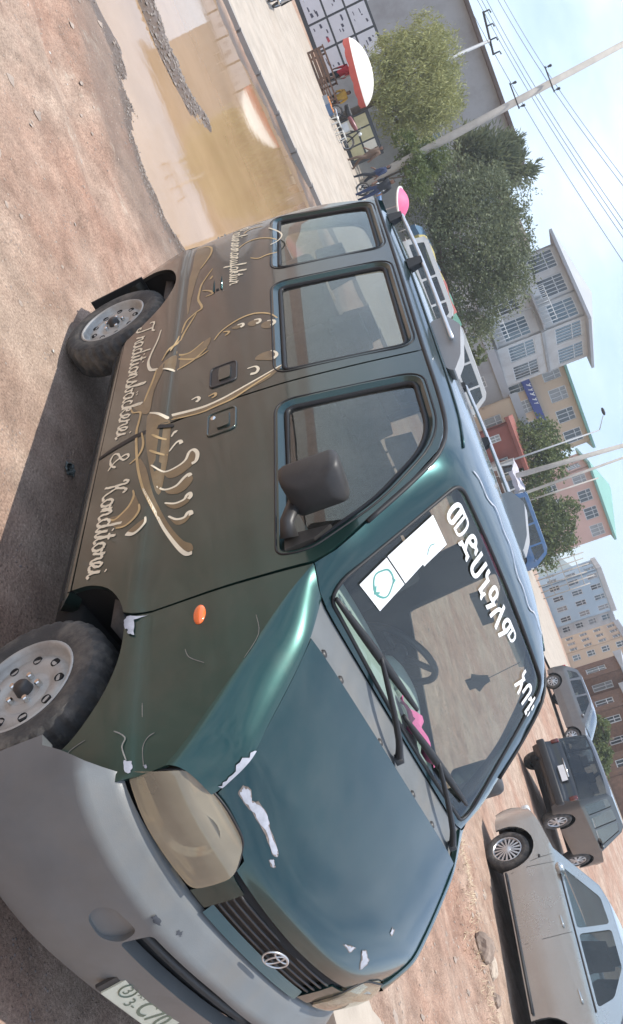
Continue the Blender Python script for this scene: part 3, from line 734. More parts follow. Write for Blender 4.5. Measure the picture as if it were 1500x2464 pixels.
# --- door mirror
for s in (1, -1):
    c = Vector((-.385, -.915 * s, 1.422))
    b = MB()
    pts = roundpoly([(-.088, -.105), (.085, -.10), (.088, .088), (-.082, .104)], .028, 4)
    rows = [(.0, .93), (.015, 1.0), (.055, 1.0), (.078, .96), (.092, .84), (.098, .4)]
    vs = []; n = len(pts)
    for d, k in rows:
        for p in pts: vs.append(c + Vector((d - .04, p[0] * k * 1.0 * s, p[1] * k)))
    fs = [tuple(range(n))] + [(i*n+j, i*n+(j+1) % n, (i+1)*n+(j+1) % n, (i+1)*n+j) for i in range(len(rows) - 1) for j in range(n)] + [tuple(range((len(rows)-1)*n, len(rows)*n))]
    b.add(vs, fs); mr_ = b.build('door_mirror', M_DARKPL, van, angle=50)
    b = MB(); b.tube([c + Vector((.02, .03 * s, -.09)), Vector((-.30, -.872 * s, 1.295)), Vector((-.27, -.832 * s, 1.285))], [.024, .024, .032], 8)
    o = b.build('mirror_arm', M_DARKPL, mr_); o.location = (0, 0, 0)
    b = MB(); b.add([c + Vector((-.0385, p[0] * .84 * s, p[1] * .84)) for p in pts], [tuple(range(n))]); o = b.build('mirror_glass', M_CHROME, mr_, smooth=False); o.location = (0, 0, 0)
    b = MB(); sail = [(-.30, 1.262), (-.228, 1.262), (-.25, 1.36), (-.30, 1.42)]
    b.prism(sail, lambda x, z: Vector((x, s * (-W(x, z) - .004), z)), lambda x, z: Vector((x, s * (-W(x, z) + .03), z))); o = b.build('mirror_base', M_DARKPL, mr_, smooth=False); o.location = (0, 0, 0)

# --- roof rails and the wind deflector
for s in (1, -1):
    ry = .60 * s
    vv = [VS[0] + .15 + (1.42) * i / 14 for i in range(15)]
    b = MB(); b.tube([ROOF(v, -ry, .070) for v in vv], .011, 8); rl = b.build('roof_rail', M_SILVER, van)
    for v in (vv[0], vv[6]):
        b = MB(); p = ROOF(v, -ry, .035); b.box(p, (.11, .035, .075), taper=.66); o = b.build('rail_foot', M_BLACK, rl, smooth=False); o.location = (0, 0, 0)
for s in (1, -1):
    b = MB(); fp = roundpoly([(-1.72, 1.925), (-1.72, 2.00), (-1.60, 2.045), (-1.36, 2.0), (-1.26, 1.955), (-1.30, 1.925)], .02, 3)
    b.prism(fp, lambda x, z: Vector((x, -.575 * s, z)), lambda x, z: Vector((x, -.52 * s, z))); o = b.build('rail_fairing', M_GREYL, van, angle=35)

# --- cabin
b = MB(); b.grid(lambda x, y: Vector((x, y * .76, sinterp(x, [-.80, -.74, -.66, -.5, -.3, -.08], [1.0, 1.20, 1.262, 1.285, 1.292, 1.305]) + .012 * math.cos(y * 3) - .012)), [-.80, -.77, -.74, -.70, -.66, -.6, -.5, -.4, -.3, -.2, -.1], [i / 8 - 1 for i in range(17)])
b.box((-.72, 0, .85), (.06, 1.5, .45)); dash = b.build('dashboard', M_DASH, van)
b = MB(); b.ball((-.55, .38, 1.275), (.13, .20, .055), 16, 8); o = b.build('instrument_hood', M_DASH, dash); o.location = (0, 0, 0)
b = MB(); cst = Vector((-.76, .38, 1.285)); rmx = Matrix.Rotation(math.radians(-52), 3, 'Y')
b.tube([cst + rmx @ Vector((.19 * math.cos(q), .19 * math.sin(q), 0)) for q in [2 * PI * i / 32 for i in range(32)]], .016, 8, closed=True)
for q in (.3, PI - .3, -PI / 2): b.tube([cst, cst + rmx @ Vector((.18 * math.cos(q), .18 * math.sin(q), 0))], .014, 6)
b.tube([cst, cst + rmx @ Vector((0, 0, -.22))], .03, 8); b.ball(cst, .05)
b.build('steering_wheel', M_BLACK, van)
def seat(x, y, w, nm='seat'):
    b = MB()
    def cush(f, us, vs): b.grid(f, us, vs)
    b.box((x + .02, y, .78), (.50, w, .16)); 
    R_ = Matrix.Rotation(math.radians(-12), 3, 'Y')
    b.box((x - .24, y, 1.12), (.13, w * .98, .62), rot=R_, taper=.9)
    st = b.build(nm, M_SEAT, van); m_ = st.modifiers.new('bev', 'BEVEL'); m_.width = .035; m_.segments = 3
    k = 1 if w < .7 else 3
    for i in range(k):
        b = MB(); yy = y + (i - (k - 1) / 2) * w / k; b.box((x - .34, yy, 1.52), (.085, .24, .16), taper=.85); b.tube([(x - .33, yy - .06, 1.40), (x - .34, yy - .06, 1.5)], .008, 6); b.tube([(x - .33, yy + .06, 1.40), (x - .34, yy + .06, 1.5)], .008, 6)
        o = b.build('headrest', M_SEAT, st); o.location = (0, 0, 0); m_ = o.modifiers.new('bev', 'BEVEL'); m_.width = .025; m_.segments = 3
seat(-1.12, -.38, .50); seat(-1.12, .38, .50); seat(-1.95, .05, 1.25); seat(-2.70, 0, 1.3)
b = MB(); b.box((-1.7, 0, .60), (2.9, 1.5, .05)); b.build('cabin_floor', M_SEAT, van)
b = MB(); b.tube([(-.55, .04, 1.80), (-.545, .05, 1.74)], .010, 6); b.box((-.545, .05, 1.735), (.025, .17, .05)); b.build('rear_view_mirror', M_BLACK, van, smooth=False)
b = MB(); b.tube([(-.52, .40, 1.79), (-.49, .40, 1.64)], .002, 4); b.prism([(-.03, -.045), (.03, -.045), (.03, -.02), (.06, -.01), (.03, .02), (.015, .05), (-.015, .05), (-.03, .02), (-.055, -.01), (-.03, -.02)], lambda y, z: Vector((-.485, .40 + y, 1.60 + z)), lambda y, z: Vector((-.495, .40 + y, 1.60 + z))); b.build('hanging_ornament', M_BLACK, van, smooth=False)
for y in (-.33, .33):
    b = MB(); b.box((-.66, y, 1.81), (.16, .36, .02), rot=Matrix.Rotation(math.radians(20), 3, 'Y')); b.build('sun_visor', M_LINER, van, smooth=False)
b = MB(); b.tube([(-.70, -.60, 1.78), (-.63, -.615, 1.73), (-.56, -.63, 1.66), (-.52, -.645, 1.58)], .012, 6); b.build('grab_handle', M_DASH, van)
# ------------------------------------------------------------------ prints, stickers and wear on the van
ORN = {
'w|stem':[(-1.418,1.290),(-1.372,1.199),(-1.334,1.115),(-1.304,1.038),(-1.292,0.967),(-1.297,0.902),(-1.328,0.776)],
'n|stemedge':[(-1.371,1.241),(-1.321,1.157),(-1.271,1.073),(-1.259,0.990),(-1.256,0.919),(-1.291,0.786)],
'w|band1':[(-1.401,0.677),(-1.366,0.719),(-1.305,0.774)],
'w|band0':[(-1.753,0.715),(-1.733,0.746),(-1.703,0.785)],
'n|left1':[(-1.819,0.781),(-1.753,0.873),(-1.776,0.943)],
'n|ear1':[(-1.712,0.784),(-1.744,0.866),(-1.813,0.934)],
'n|ear2':[(-1.899,0.776),(-1.853,0.787),(-1.833,0.845),(-1.888,0.915)],
'w|loop1':[(-2.183,0.671),(-2.080,0.658),(-1.975,0.632),(-1.892,0.622),(-1.807,0.643),(-1.774,0.684)],
'n|line1':[(-1.838,0.704),(-1.921,0.732),(-1.990,0.779),(-2.082,0.807),(-2.227,0.859)],
'n|line2':[(-1.777,0.680),(-1.680,0.667),(-1.597,0.650),(-1.528,0.637)],
'n|base':[(-1.545,0.561),(-1.485,0.580),(-1.446,0.625),(-1.371,0.625),(-1.300,0.621),(-1.186,0.633),(-1.074,0.649),(-0.976,0.667),(-0.841,0.702),(-0.730,0.741),(-0.612,0.784)],
'n|baseb':[(-1.267,0.651),(-1.161,0.670),(-1.093,0.654),(-1.065,0.613)],
'w|tail':[(-0.841,0.702),(-0.715,0.749),(-0.578,0.799),(-0.478,0.844),(-0.400,0.885),(-0.367,0.911),(-0.365,0.931)],
'n|rib1':[(-1.210,0.707),(-1.166,0.744),(-1.143,0.783)],
'n|rib2':[(-1.096,0.706),(-1.060,0.739),(-1.028,0.788)],
'w|leaf0':[(-1.050,0.793),(-1.095,0.821),(-1.098,0.839),(-1.074,0.847)],
'w|leaf00':[(-1.155,0.796),(-1.182,0.808),(-1.178,0.819)],
'w|leaf1':[(-0.981,0.724),(-0.918,0.782),(-0.922,0.839),(-0.945,0.872),(-0.990,0.886),(-0.995,0.906),(-0.958,0.924),(-0.912,0.920),(-0.903,0.901)],
'w|leaf2':[(-0.830,0.759),(-0.795,0.795),(-0.794,0.841),(-0.827,0.872),(-0.839,0.892),(-0.822,0.900)],
'w|leaf3':[(-0.711,0.799),(-0.685,0.842),(-0.687,0.880),(-0.709,0.892),(-0.712,0.904),(-0.691,0.908),(-0.681,0.899)],
'w|leaf4':[(-0.621,0.821),(-0.585,0.855),(-0.578,0.887),(-0.598,0.901),(-0.596,0.913),(-0.576,0.916)],
'n|low1':[(-0.861,0.654),(-0.816,0.663),(-0.767,0.647),(-0.739,0.616),(-0.725,0.583),(-0.753,0.551)],
'n|low2':[(-0.748,0.694),(-0.708,0.699),(-0.669,0.679),(-0.650,0.641),(-0.666,0.598)],
'w|low3':[(-0.651,0.731),(-0.615,0.732),(-0.584,0.708),(-0.577,0.683),(-0.598,0.654)],
'n|arc':[(-1.857,0.970),(-1.909,0.998),(-1.950,1.045),(-1.980,1.108),(-1.982,1.166),(-1.959,1.213),(-1.919,1.254),(-1.859,1.284)],
'w|curl1':[(-1.920,1.087),(-1.918,1.113),(-1.895,1.116),(-1.888,1.103)],
'w|curl2':[(-1.914,1.171),(-1.906,1.197),(-1.878,1.199),(-1.870,1.181)],
'w|curl3':[(-1.863,1.235),(-1.849,1.265),(-1.821,1.269),(-1.805,1.251)],
'n|curl4':[(-1.903,1.014),(-1.888,1.043),(-1.869,1.041),(-1.859,1.025)],
'w|curl5':[(-1.572,1.246),(-1.541,1.268),(-1.512,1.270),(-1.493,1.253)],
'w|curl6':[(-1.477,1.136),(-1.475,1.172),(-1.446,1.186),(-1.419,1.175),(-1.422,1.150)],
'w|curl7':[(-1.389,0.876),(-1.394,0.902),(-1.371,0.914),(-1.355,0.900)],
'n|curl8':[(-1.361,0.958),(-1.367,0.987),(-1.345,0.991),(-1.338,0.973)],
'n|rs1':[(-3.122,0.811),(-3.143,0.836),(-3.097,0.884),(-3.024,0.913),(-2.935,0.913),(-2.843,0.887),(-2.771,0.859)],
'n|rs2':[(-2.702,0.936),(-2.624,0.902),(-2.544,0.874),(-2.462,0.866),(-2.377,0.864),(-2.267,0.889),(-2.239,0.858),(-2.186,0.809),(-2.111,0.791),(-2.008,0.769),(-1.907,0.742)],
'n|rs3':[(-2.605,0.939),(-2.571,0.925)],
'n|rs4':[(-2.472,0.883),(-2.429,0.927),(-2.382,0.946),(-2.380,0.905)],
'n|fl1':[(-2.844,1.087),(-2.887,1.130),(-2.896,1.179),(-2.873,1.228),(-2.827,1.275),(-2.778,1.308)],
'n|fl2':[(-2.649,1.156),(-2.608,1.200),(-2.616,1.247),(-2.609,1.298),(-2.608,1.303)],
'n|fl3':[(-3.055,1.111),(-3.095,1.136),(-3.100,1.174),(-3.078,1.225)],
'n|fl4':[(-3.185,1.143),(-3.190,1.182),(-3.165,1.220)],
'F|leaf1':[(-0.916,0.786),(-0.922,0.839),(-0.945,0.872),(-0.990,0.886),(-0.995,0.906),(-0.958,0.924),(-0.912,0.920),(-0.870,0.876),(-0.855,0.831),(-0.874,0.796)],
'F|leaf2':[(-0.795,0.795),(-0.794,0.841),(-0.827,0.872),(-0.839,0.892),(-0.800,0.913),(-0.754,0.889),(-0.740,0.851),(-0.762,0.811)],
'F|leaf3':[(-0.711,0.799),(-0.685,0.842),(-0.687,0.880),(-0.709,0.892),(-0.705,0.908),(-0.662,0.901),(-0.648,0.857),(-0.670,0.824)],
'F|leaf4':[(-0.621,0.821),(-0.585,0.855),(-0.578,0.887),(-0.598,0.901),(-0.581,0.916),(-0.548,0.894),(-0.553,0.857)],
'F|tail':[(-0.841,0.702),(-0.715,0.749),(-0.578,0.799),(-0.478,0.844),(-0.400,0.885),(-0.374,0.931),(-0.413,0.926),(-0.445,0.894),(-0.528,0.847),(-0.631,0.802),(-0.782,0.749),(-0.974,0.703),(-1.069,0.657)],
'F|stem':[(-1.418,1.290),(-1.372,1.199),(-1.334,1.115),(-1.304,1.038),(-1.292,0.967),(-1.297,0.902),(-1.328,0.776),(-1.291,0.786),(-1.250,0.919),(-1.253,0.990),(-1.271,1.073),(-1.308,1.156),(-1.346,1.240)],
'F|ear':[(-1.859,0.779),(-1.833,0.845),(-1.888,0.915),(-1.900,0.951),(-1.813,0.934),(-1.744,0.866),(-1.712,0.784),(-1.752,0.720),(-1.774,0.684),(-1.848,0.746)],
'F|low':[(-0.837,0.660),(-0.767,0.647),(-0.739,0.616),(-0.753,0.551),(-0.666,0.598),(-0.650,0.641),(-0.669,0.679),(-0.708,0.699),(-0.748,0.694)],
'F|low2':[(-0.642,0.732),(-0.615,0.732),(-0.584,0.708),(-0.598,0.654),(-0.625,0.690)],
'F|curl':[(-1.572,1.246),(-1.541,1.268),(-1.512,1.270),(-1.484,1.253),(-1.504,1.215),(-1.536,1.172),(-1.570,1.192)],
'F|curl3':[(-1.847,1.206),(-1.863,1.235),(-1.849,1.265),(-1.821,1.269),(-1.785,1.251),(-1.807,1.211)],
'F|curl2':[(-1.904,1.140),(-1.919,1.171),(-1.906,1.197),(-1.878,1.199),(-1.856,1.170),(-1.874,1.145)],
'F|curl1':[(-1.910,1.056),(-1.925,1.087),(-1.918,1.113),(-1.895,1.116),(-1.883,1.088)],
'F|rs':[(-3.122,0.811),(-3.081,0.885),(-2.935,0.913),(-2.771,0.859),(-2.603,0.835),(-2.426,0.820),(-2.253,0.811),(-2.383,0.798),(-2.642,0.790),(-2.819,0.806)],
'F|stalk':[(-1.401,0.677),(-1.305,0.774),(-1.160,0.789),(-1.026,0.791),(-0.921,0.786),(-0.785,0.776),(-0.808,0.754),(-0.986,0.716),(-1.137,0.687),(-1.288,0.672)],
'F|band':[(-1.574,0.558),(-1.531,0.632),(-1.774,0.684),(-1.752,0.720),(-1.585,0.684),(-1.408,0.676),(-1.446,0.625)],
}
for key, pts in ORN.items():
    kind = key[0]
    if kind == 'F':
        b = MB(); b.patch([tuple(p) for p in catmull([(*p, 0) for p in pts], 3, closed=True)], [], lambda x, z: SIDE(x, z, .0012), .04, out_hint=OUT_R)
        b.build('ornament_fill', M_BRONZE, van)
    else:
        c = catmull([(*p, 0) for p in pts], 7); n = len(c)
        w0 = .0165 if kind == 'w' else .0115
        ws = [w0 * (.45 + .75 * (i / (n - 1))) if kind == 'w' else w0 * (.6 + .5 * math.sin(PI * i / (n - 1))) for i in range(n)]
        b = MB(); ribbon(b, c, ws, SIDE, .0019); b.build('ornament_stroke', M_CREAM if kind == 'w' else M_GOLD, van)
# loops of the print that run on over the rear window
for pts in ([(-3.00, 1.262), (-2.93, 1.30), (-2.86, 1.33), (-2.80, 1.335), (-2.75, 1.31), (-2.73, 1.27)],):
    b = MB(); ribbon(b, catmull([(*p, 0) for p in pts], 6), .009, SIDE, .004); b.build('ornament_stroke', M_CREAM, van)

# cursive lettering drawn with a round brush
GL = {
 'T': (1.55, [[(.02,1.45),(.05,1.85),(.35,2.0),(.9,1.9),(1.35,1.95),(1.6,2.2)], [(.95,1.92),(.85,1.2),(.7,.35),(.4,-.02),(.08,.12),(.1,.42),(.35,.4)]]),
 'r': (.72, [[(-.1,.1),(.12,.55),(.22,1.08),(.3,.88),(.55,.92),(.5,.4),(.58,.05),(.78,.12)]]),
 'a': (.98, [[(.72,.86),(.45,1.02),(.15,.75),(.08,.32),(.25,0),(.5,.12),(.7,.6),(.78,.98),(.7,.35),(.82,0),(1.02,.14)]]),
 'd': (1.0, [[(.72,.86),(.45,1.02),(.15,.75),(.08,.32),(.25,0),(.5,.12),(.72,.7),(.92,1.6),(.98,2.05),(.78,.9),(.7,.3),(.84,0),(1.04,.14)]]),
 'i': (.5, [[(-.05,.1),(.14,.5),(.26,1.0),(.18,.35),(.28,0),(.52,.14)], [(.32,1.38),(.36,1.5)]]),
 't': (.55, [[(-.05,.1),(.2,.8),(.42,1.75),(.25,.7),(.2,.25),(.32,0),(.56,.14)], [(.02,1.16),(.58,1.22)]]),
 'o': (.86, [[(.5,1.0),(.2,.82),(.08,.4),(.25,.02),(.52,.1),(.68,.55),(.55,.98),(.6,.8),(.9,.82)]]),
 'n': (.98, [[(-.05,.1),(.1,.6),(.22,1.0),(.12,.02)], [(.14,.2),(.3,.75),(.52,1.0),(.64,.8),(.56,.25),(.68,0),(1.0,.14)]]),
 's': (.72, [[(-.05,.1),(.2,.55),(.4,1.12),(.42,.75),(.56,.35),(.42,.02),(.12,.02),(.16,.16)], [(.42,.02),(.75,.14)]]),
 'b': (.82, [[(-.05,.1),(.28,1.1),(.46,1.9),(.36,2.12),(.24,1.6),(.14,.5),(.3,.02),(.55,.2),(.58,.65),(.4,.86),(.55,.72),(.86,.8)]]),
 'c': (.72, [[(.58,.82),(.4,1.02),(.15,.75),(.08,.32),(.28,0),(.52,.06),(.76,.14)]]),
 'k': (.9, [[(-.05,.1),(.28,1.1),(.46,1.9),(.36,2.12),(.24,1.6),(.1,0)], [(.14,.4),(.4,.95),(.6,.95),(.55,.66),(.26,.5),(.48,.2),(.62,0),(.92,.14)]]),
 'e': (.7, [[(-.05,.12),(.35,.42),(.5,.8),(.36,1.02),(.15,.75),(.1,.32),(.28,0),(.5,.06),(.74,.14)]]),
 'K': (1.25, [[(.0,1.6),(.12,1.95),(.38,2.0),(.32,1.4),(.18,.5),(.0,0)], [(1.2,1.7),(1.1,2.0),(.8,1.75),(.55,1.2),(.25,1.0),(.5,1.05),(.66,.6),(.8,.15),(1.0,0),(1.3,.14)]]),
 '&': (1.3, [[(1.25,.75),(.95,.2),(.5,0),(.12,.25),(.2,.75),(.62,1.1),(.85,1.55),(.68,1.95),(.45,1.7),(.55,1.1),(.85,.4),(1.3,-.05)]]),
 'P': (1.05, [[(.2,0),(.3,.8),(.45,1.9)], [(.0,1.3),(.12,1.85),(.6,2.12),(.98,1.8),(.85,1.2),(.4,1.0)]]),
 'l': (.5, [[(-.05,.1),(.28,1.1),(.44,1.9),(.34,2.12),(.22,1.6),(.16,.4),(.28,0),(.52,.14)]]),
 'm': (1.35, [[(-.05,.1),(.1,.6),(.2,1.0),(.12,.02)], [(.14,.2),(.28,.75),(.46,1.0),(.54,.8),(.46,.02)], [(.48,.2),(.64,.75),(.84,1.0),(.96,.8),(.9,.25),(1.02,0),(1.36,.14)]]),
 'u': (.95, [[(-.05,.1),(.1,.6),(.2,1.0),(.12,.35),(.25,0),(.5,.2),(.68,.95),(.6,.3),(.72,0),(.98,.14)]]),
 'f': (.6, [[(-.05,.1),(.28,.9),(.5,1.9),(.4,2.12),(.28,1.5),(.12,-.4),(.02,-.9),(-.05,-.6),(.2,0),(.6,.14)]]),
 ' ': (.5, []),
}
GL['\u00e4'] = (GL['a'][0], GL['a'][1] + [[(.38,1.38),(.41,1.48)], [(.68,1.38),(.71,1.48)]])
def script_text(text, x0, x1, z, xh, w, name, m, slant=.18):
    tot = sum(GL[c][0] for c in text); k = (x1 - x0) / tot; X = x0
    for c in text:
        adv, strokes = GL[c]
        if strokes:
            b = MB()
            for st in strokes:
                pts = catmull([(X + (p[0] + slant * p[1]) * k, z + p[1] * xh, 0) for p in st], 5)
                ribbon(b, pts, [w * (.8 + .45 * abs(math.sin(i * .7))) for i in range(len(pts))], SIDE, .0022)
            b.build(name, m, van)
        X += adv * k
script_text('Traditionsb\u00e4ckerei', -2.36, -1.33, .505, .056, .0105, 'letter', M_CREAM)
script_text('&', -1.225, -1.105, .50, .052, .0095, 'letter', M_CREAM)
script_text('Konditorei', -.985, -.445, .50, .060, .0115, 'letter', M_CREAM)
script_text('Pralinenmanufaktur', -3.20, -2.395, 1.042, .042, .0085, 'letter', M_CREAM)

# --- windscreen lettering and stickers
KV = (VS[10] - VS[6]) / .684
def WS(y, d, off=0.0): return ROOF(VS[6] + d * KV, y, off)
def text_mesh(body, thick=.0):
    cu = bpy.data.curves.new('lettering', 'FONT'); cu.body = body; cu.offset = thick; cu.resolution_u = 4
    o = bpy.data.objects.new('lettering', cu); COL.objects.link(o)
    dg = bpy.context.evaluated_depsgraph_get(); me = bpy.data.meshes.new_from_object(o.evaluated_get(dg))
    vs = [v.co.copy() for v in me.vertices]; fs = [tuple(p.vertices) for p in me.polygons]
    bpy.data.objects.remove(o); bpy.data.curves.remove(cu); bpy.data.meshes.remove(me)
    return vs, fs
def put_text(body, f, w, h, name, m, parent, thick=.0, keep=False):
    vs, fs = text_mesh(body, thick)
    if not vs: return None
    x0 = min(v.x for v in vs); x1 = max(v.x for v in vs); y0 = min(v.y for v in vs); y1 = max(v.y for v in vs)
    sx = w / (x1 - x0); sy = h / (y1 - y0)
    b = MB(); b.add([f((v.x - x0) * sx, (v.y - y0) * sy) for v in vs], fs)
    o = b.build(name, m, parent, smooth=False)
    if parent is not None and parent.type == 'MESH': o.location = (0, 0, 0)
    return o
word1 = '\u1218\u12f5\u1200\u1292\u12d3\u1208\u121d'; word2 = '\u12a0\u1263\u1274'
put_text(word1, lambda a, c: WS(-.555 + a, .150 - c, .004), .78, .098, 'windscreen_lettering', M_WHITEP, wsc, thick=.022)
put_text(word2, lambda a, c: WS(.405 + a, .168 - c + a * .04, .004), .235, .088, 'windscreen_lettering', M_WHITEP, wsc, thick=.022)
def flat_ws(poly, name, m, off, step=.08):
    b = MB(); b.patch(poly, [], lambda y, d: WS(y, d, off), step, out_hint=(1, 0, 1)); o = b.build(name, m, wsc); o.location = (0, 0, 0); return o
M_STK = mat('white_paper_sticker', (0.80, 0.82, 0.81), rough=0.4, var=0.03, coat=0.3)
M_STKG = mat('teal_sticker_print', (0.10, 0.30, 0.26), rough=0.45)
flat_ws([(-.645, .603), (-.492, .588), (-.485, .452), (-.632, .466)], 'sticker', M_STK, .004)
flat_ws([(-.633, .460), (-.484, .446), (-.479, .337), (-.466, .336), (-.466, .324), (-.450, .192), (-.598, .193)], 'sticker', M_STK, .004)
b = MB(); ring = [(-.566 + .052 * math.cos(q) * (1 + .12 * math.sin(3 * q)), .527 + .046 * math.sin(q)) for q in [2 * PI * i / 26 for i in range(26)]]
ribbon(b, ring, .007, WS, .0055, closed=True); ribbon(b, [(-.585, .56), (-.566, .575), (-.55, .56)], .011, WS, .0055); ribbon(b, [(-.55, .487), (-.535, .483), (-.53, .50)], .012, WS, .0055)
o = b.build('sticker_print', M_STKG, wsc); o.location = (0, 0, 0)
b = MB(); ribbon(b, catmull([(-.49, .30, 0), (-.505, .285, 0), (-.51, .265, 0), (-.50, .245, 0)], 4), .004, WS, .0055); o = b.build('sticker_print', M_STKG, wsc); o.location = (0, 0, 0)

# --- number plate print
R3 = pl_r
def PLT(a, c): return pl_c + R3 @ Vector((.0045, a, c))
b = MB(); b.tube([PLT(-.118 + .030 * math.cos(q), .008 + .030 * math.sin(q)) for q in [2 * PI * i / 24 for i in range(24)]], .0028, 5, closed=True); o = b.build('plate_emblem', M_PLTXT, plate); o.location = (0, 0, 0)
put_text('3', lambda a, c: PLT(-.128 + a, -.010 + c), .020, .036, 'plate_digit', M_PLTXT, plate)
put_text('\u12a2\u1275', lambda a, c: PLT(-.075 + a, .012 + c), .048, .024, 'plate_letter', M_PLTXT, plate)
put_text('C70', lambda a, c: PLT(-.015 + a, -.040 + c), .15, .074, 'plate_digit', M_PLTXT, plate, thick=.01)
put_text('3-', lambda a, c: PLT(-.072 + a, -.040 + c), .045, .040, 'plate_digit', M_PLTXT, plate)

# --- chipped paint and scratches
HC = [[(3.95,-.62),(3.7,-.63),(3.55,-.61),(3.7,-.58),(3.55,-.56),(3.5,-.51),(3.65,-.47),(3.8,-.39),(3.9,-.38),(4.0,-.40),(3.8,-.46),(3.8,-.53),(3.85,-.57)],
      [(4.25,-.39),(4.1,-.38),(4.2,-.36),(4.3,-.36)], [(4.0,.14),(3.9,.18),(3.8,.22),(4.05,.21)],
      [(3.7,.27),(3.65,.29),(3.85,.35),(4.05,.36),(4.4,.35),(4.15,.32),(3.95,.31)], [(2.6,.38),(2.6,.40),(2.75,.40),(2.75,.385)],
      ]
def jag(poly, amp, n=4):
    out = []
    for i in range(len(poly)):
        a = Vector(poly[i]); c = Vector(poly[(i + 1) % len(poly)])
        for k in range(n):
            p = a.lerp(c, k / n); out.append((p.x + random.uniform(-amp, amp), p.y + random.uniform(-amp, amp)))
    return out
M_PRIM = mat('grey_brown_primer', (.17, .14, .12), rough=.8, var=.4, vscale=50)
for poly in HC:
    b = MB(); b.patch(jag(offset_poly([(p[0] * SC, p[1]) for p in poly], .005), .004, 3), [], lambda a, y: HOOD(a / SC, y, .0014), .04, out_hint=(1, 0, 1)); o = b.build('primer_edge', M_PRIM, hood); o.location = (0, 0, 0)
    b = MB(); b.patch(jag([(p[0] * SC, p[1]) for p in poly], .004, 5), [], lambda a, y: HOOD(a / SC, y, .0022), .04, out_hint=(1, 0, 1)); o = b.build('paint_chip', M_CHIP, hood); o.location = (0, 0, 0)
mir = False
M_SCR = mat('pale_scratch', (.20, .20, .18), rough=.7, var=.3, vscale=60)
for poly in ([(-.129,.705),(-.143,.715),(-.134,.737),(-.13,.788),(-.116,.741),(-.05,.748),(-.061,.726),(-.083,.722),(-.087,.712)], [(.403,.746),(.409,.767),(.426,.771),(.442,.758),(.436,.747)], [(.428,.80),(.428,.811),(.441,.812)]):
    b = MB(); b.patch(jag(poly, .002), [], lambda x, z: SIDE(x, z, .003), .03, out_hint=OUT_R); b.build('paint_chip', M_CHIP, van)
for pts, w in (([(.341,.838),(.35,.816),(.377,.801),(.432,.802)], .003), ([(.304,.713),(.333,.748),(.362,.741),(.405,.753)], .004), ([(.295,.612),(.305,.564),(.324,.537),(.349,.523),(.384,.531)], .003), ([(.227,.794),(.277,.797)], .003), ([(.074,.928),(.113,.944),(.153,.994)], .0025), ([(.024,1.161),(.104,1.167),(.18,1.12)], .0022)):
    b = MB(); ribbon(b, catmull([(*p, 0) for p in pts], 4), w, SIDE, .0022); b.build('scratch', M_SCR, van)
# bare edge of the wing beside the bonnet corner
b = MB(); vs = []
for i in range(13):
    p = Bc[int(len(Bc) * .68) + i]; ww = .006 + .010 * abs(math.sin(i * 1.7)) + (.014 if 2 < i < 6 else 0)
    vs += [p + Vector((0.002, 0, .003)), p + Vector((.004, -ww, .001 - ww * .18))]
b.add(vs, [(2*i, 2*i+1, 2*i+3, 2*i+2) for i in range(12)]); b.build('paint_chip', M_CHIP, van)
# scuffs on the bumper
M_SCUFF = mat('dark_scuff', (0.05, 0.055, 0.065), rough=.8)
for y, z, a, c in ((-.42, .655, .022, .007), (-.33, .675, .014, .006)):
    b = MB(); b.patch(jag([(SY(y) + a * math.cos(q), z + c * math.sin(q)) for q in [2 * PI * i / 10 for i in range(10)]], .004, 2), [], lambda s, zz: BUMP(s, zz, .0012), .03, out_hint=(1, 0, 0)); o = b.build('scuff', M_SCUFF, bum); o.location = (0, 0, 0)
# wavy line of old sealant across the front of the roof
b = MB(); ribbon(b, catmull([(VS[5] - .06 + .03 * math.sin(y * 9) + .012 * math.sin(y * 31), y, 0) for y in [-.52 + 1.1 * i / 22 for i in range(23)]], 3), [.004 + .005 * abs(math.sin(i * .9)) for i in range(67)], lambda v, y, off: ROOF(v, y, off), .003); b.build('sealant_line', M_CHIP, van)
# pink cloth lying on the dashboard
M_PINK = mat('pink_cloth', (0.62, 0.13, 0.30), rough=.9, var=.25, vscale=12)
b = MB(); b.grid(lambda u, v: Vector((-.33 + .17 * u + .02 * math.sin(5 * v), .36 + .30 * v + .02 * math.sin(7 * u), 1.298 + .03 * abs(math.sin(4 * u + 6 * v)) + .02 * math.sin(9 * v) + .04 * (u > .3) * u)), [i / 8 - .5 for i in range(9)], [i / 10 - .4 for i in range(11)])
cl = b.build('cloth', M_PINK); cl.location = (0, 0, 0); tag(cl, 'crumpled pink cloth lying on the van dashboard', 'cloth')
# ================================================================== GROUND, PUDDLE, PAVEMENT
PUD = [(-8.6, -3.2), (-7.75, -1.95), (-7.75, -1.49), (-7.29, -1.1), (-6.74, -.86), (-6.35, -.59), (-6.15, -.26), (-6.05, .3), (-6.3, 1.4), (-7.2, 2.6), (-9.0, 4.2), (-12.5, 5.6), (-16.5, 6.2), (-19.3, 6.0), (-19.9, 5.0), (-20.0, 3.7), (-19.5, 2.55), (-18.7, 1.5), (-18.6, .7), (-19.0, -.6), (-18.2, -2.6), (-15, -4.2), (-11.5, -4.4)]
RIDGE = [(-12.6, -3.2), (-11.05, -1.2), (-10.72, -.7), (-10.6, -.1), (-10.95, .36), (-10.2, .05), (-9.95, -.3), (-9.92, -.8), (-10.2, -1.3), (-11.4, -3.3)]
PUD = [tuple(p)[:2] for p in catmull([(*p, 0) for p in PUD], 5, closed=True)]
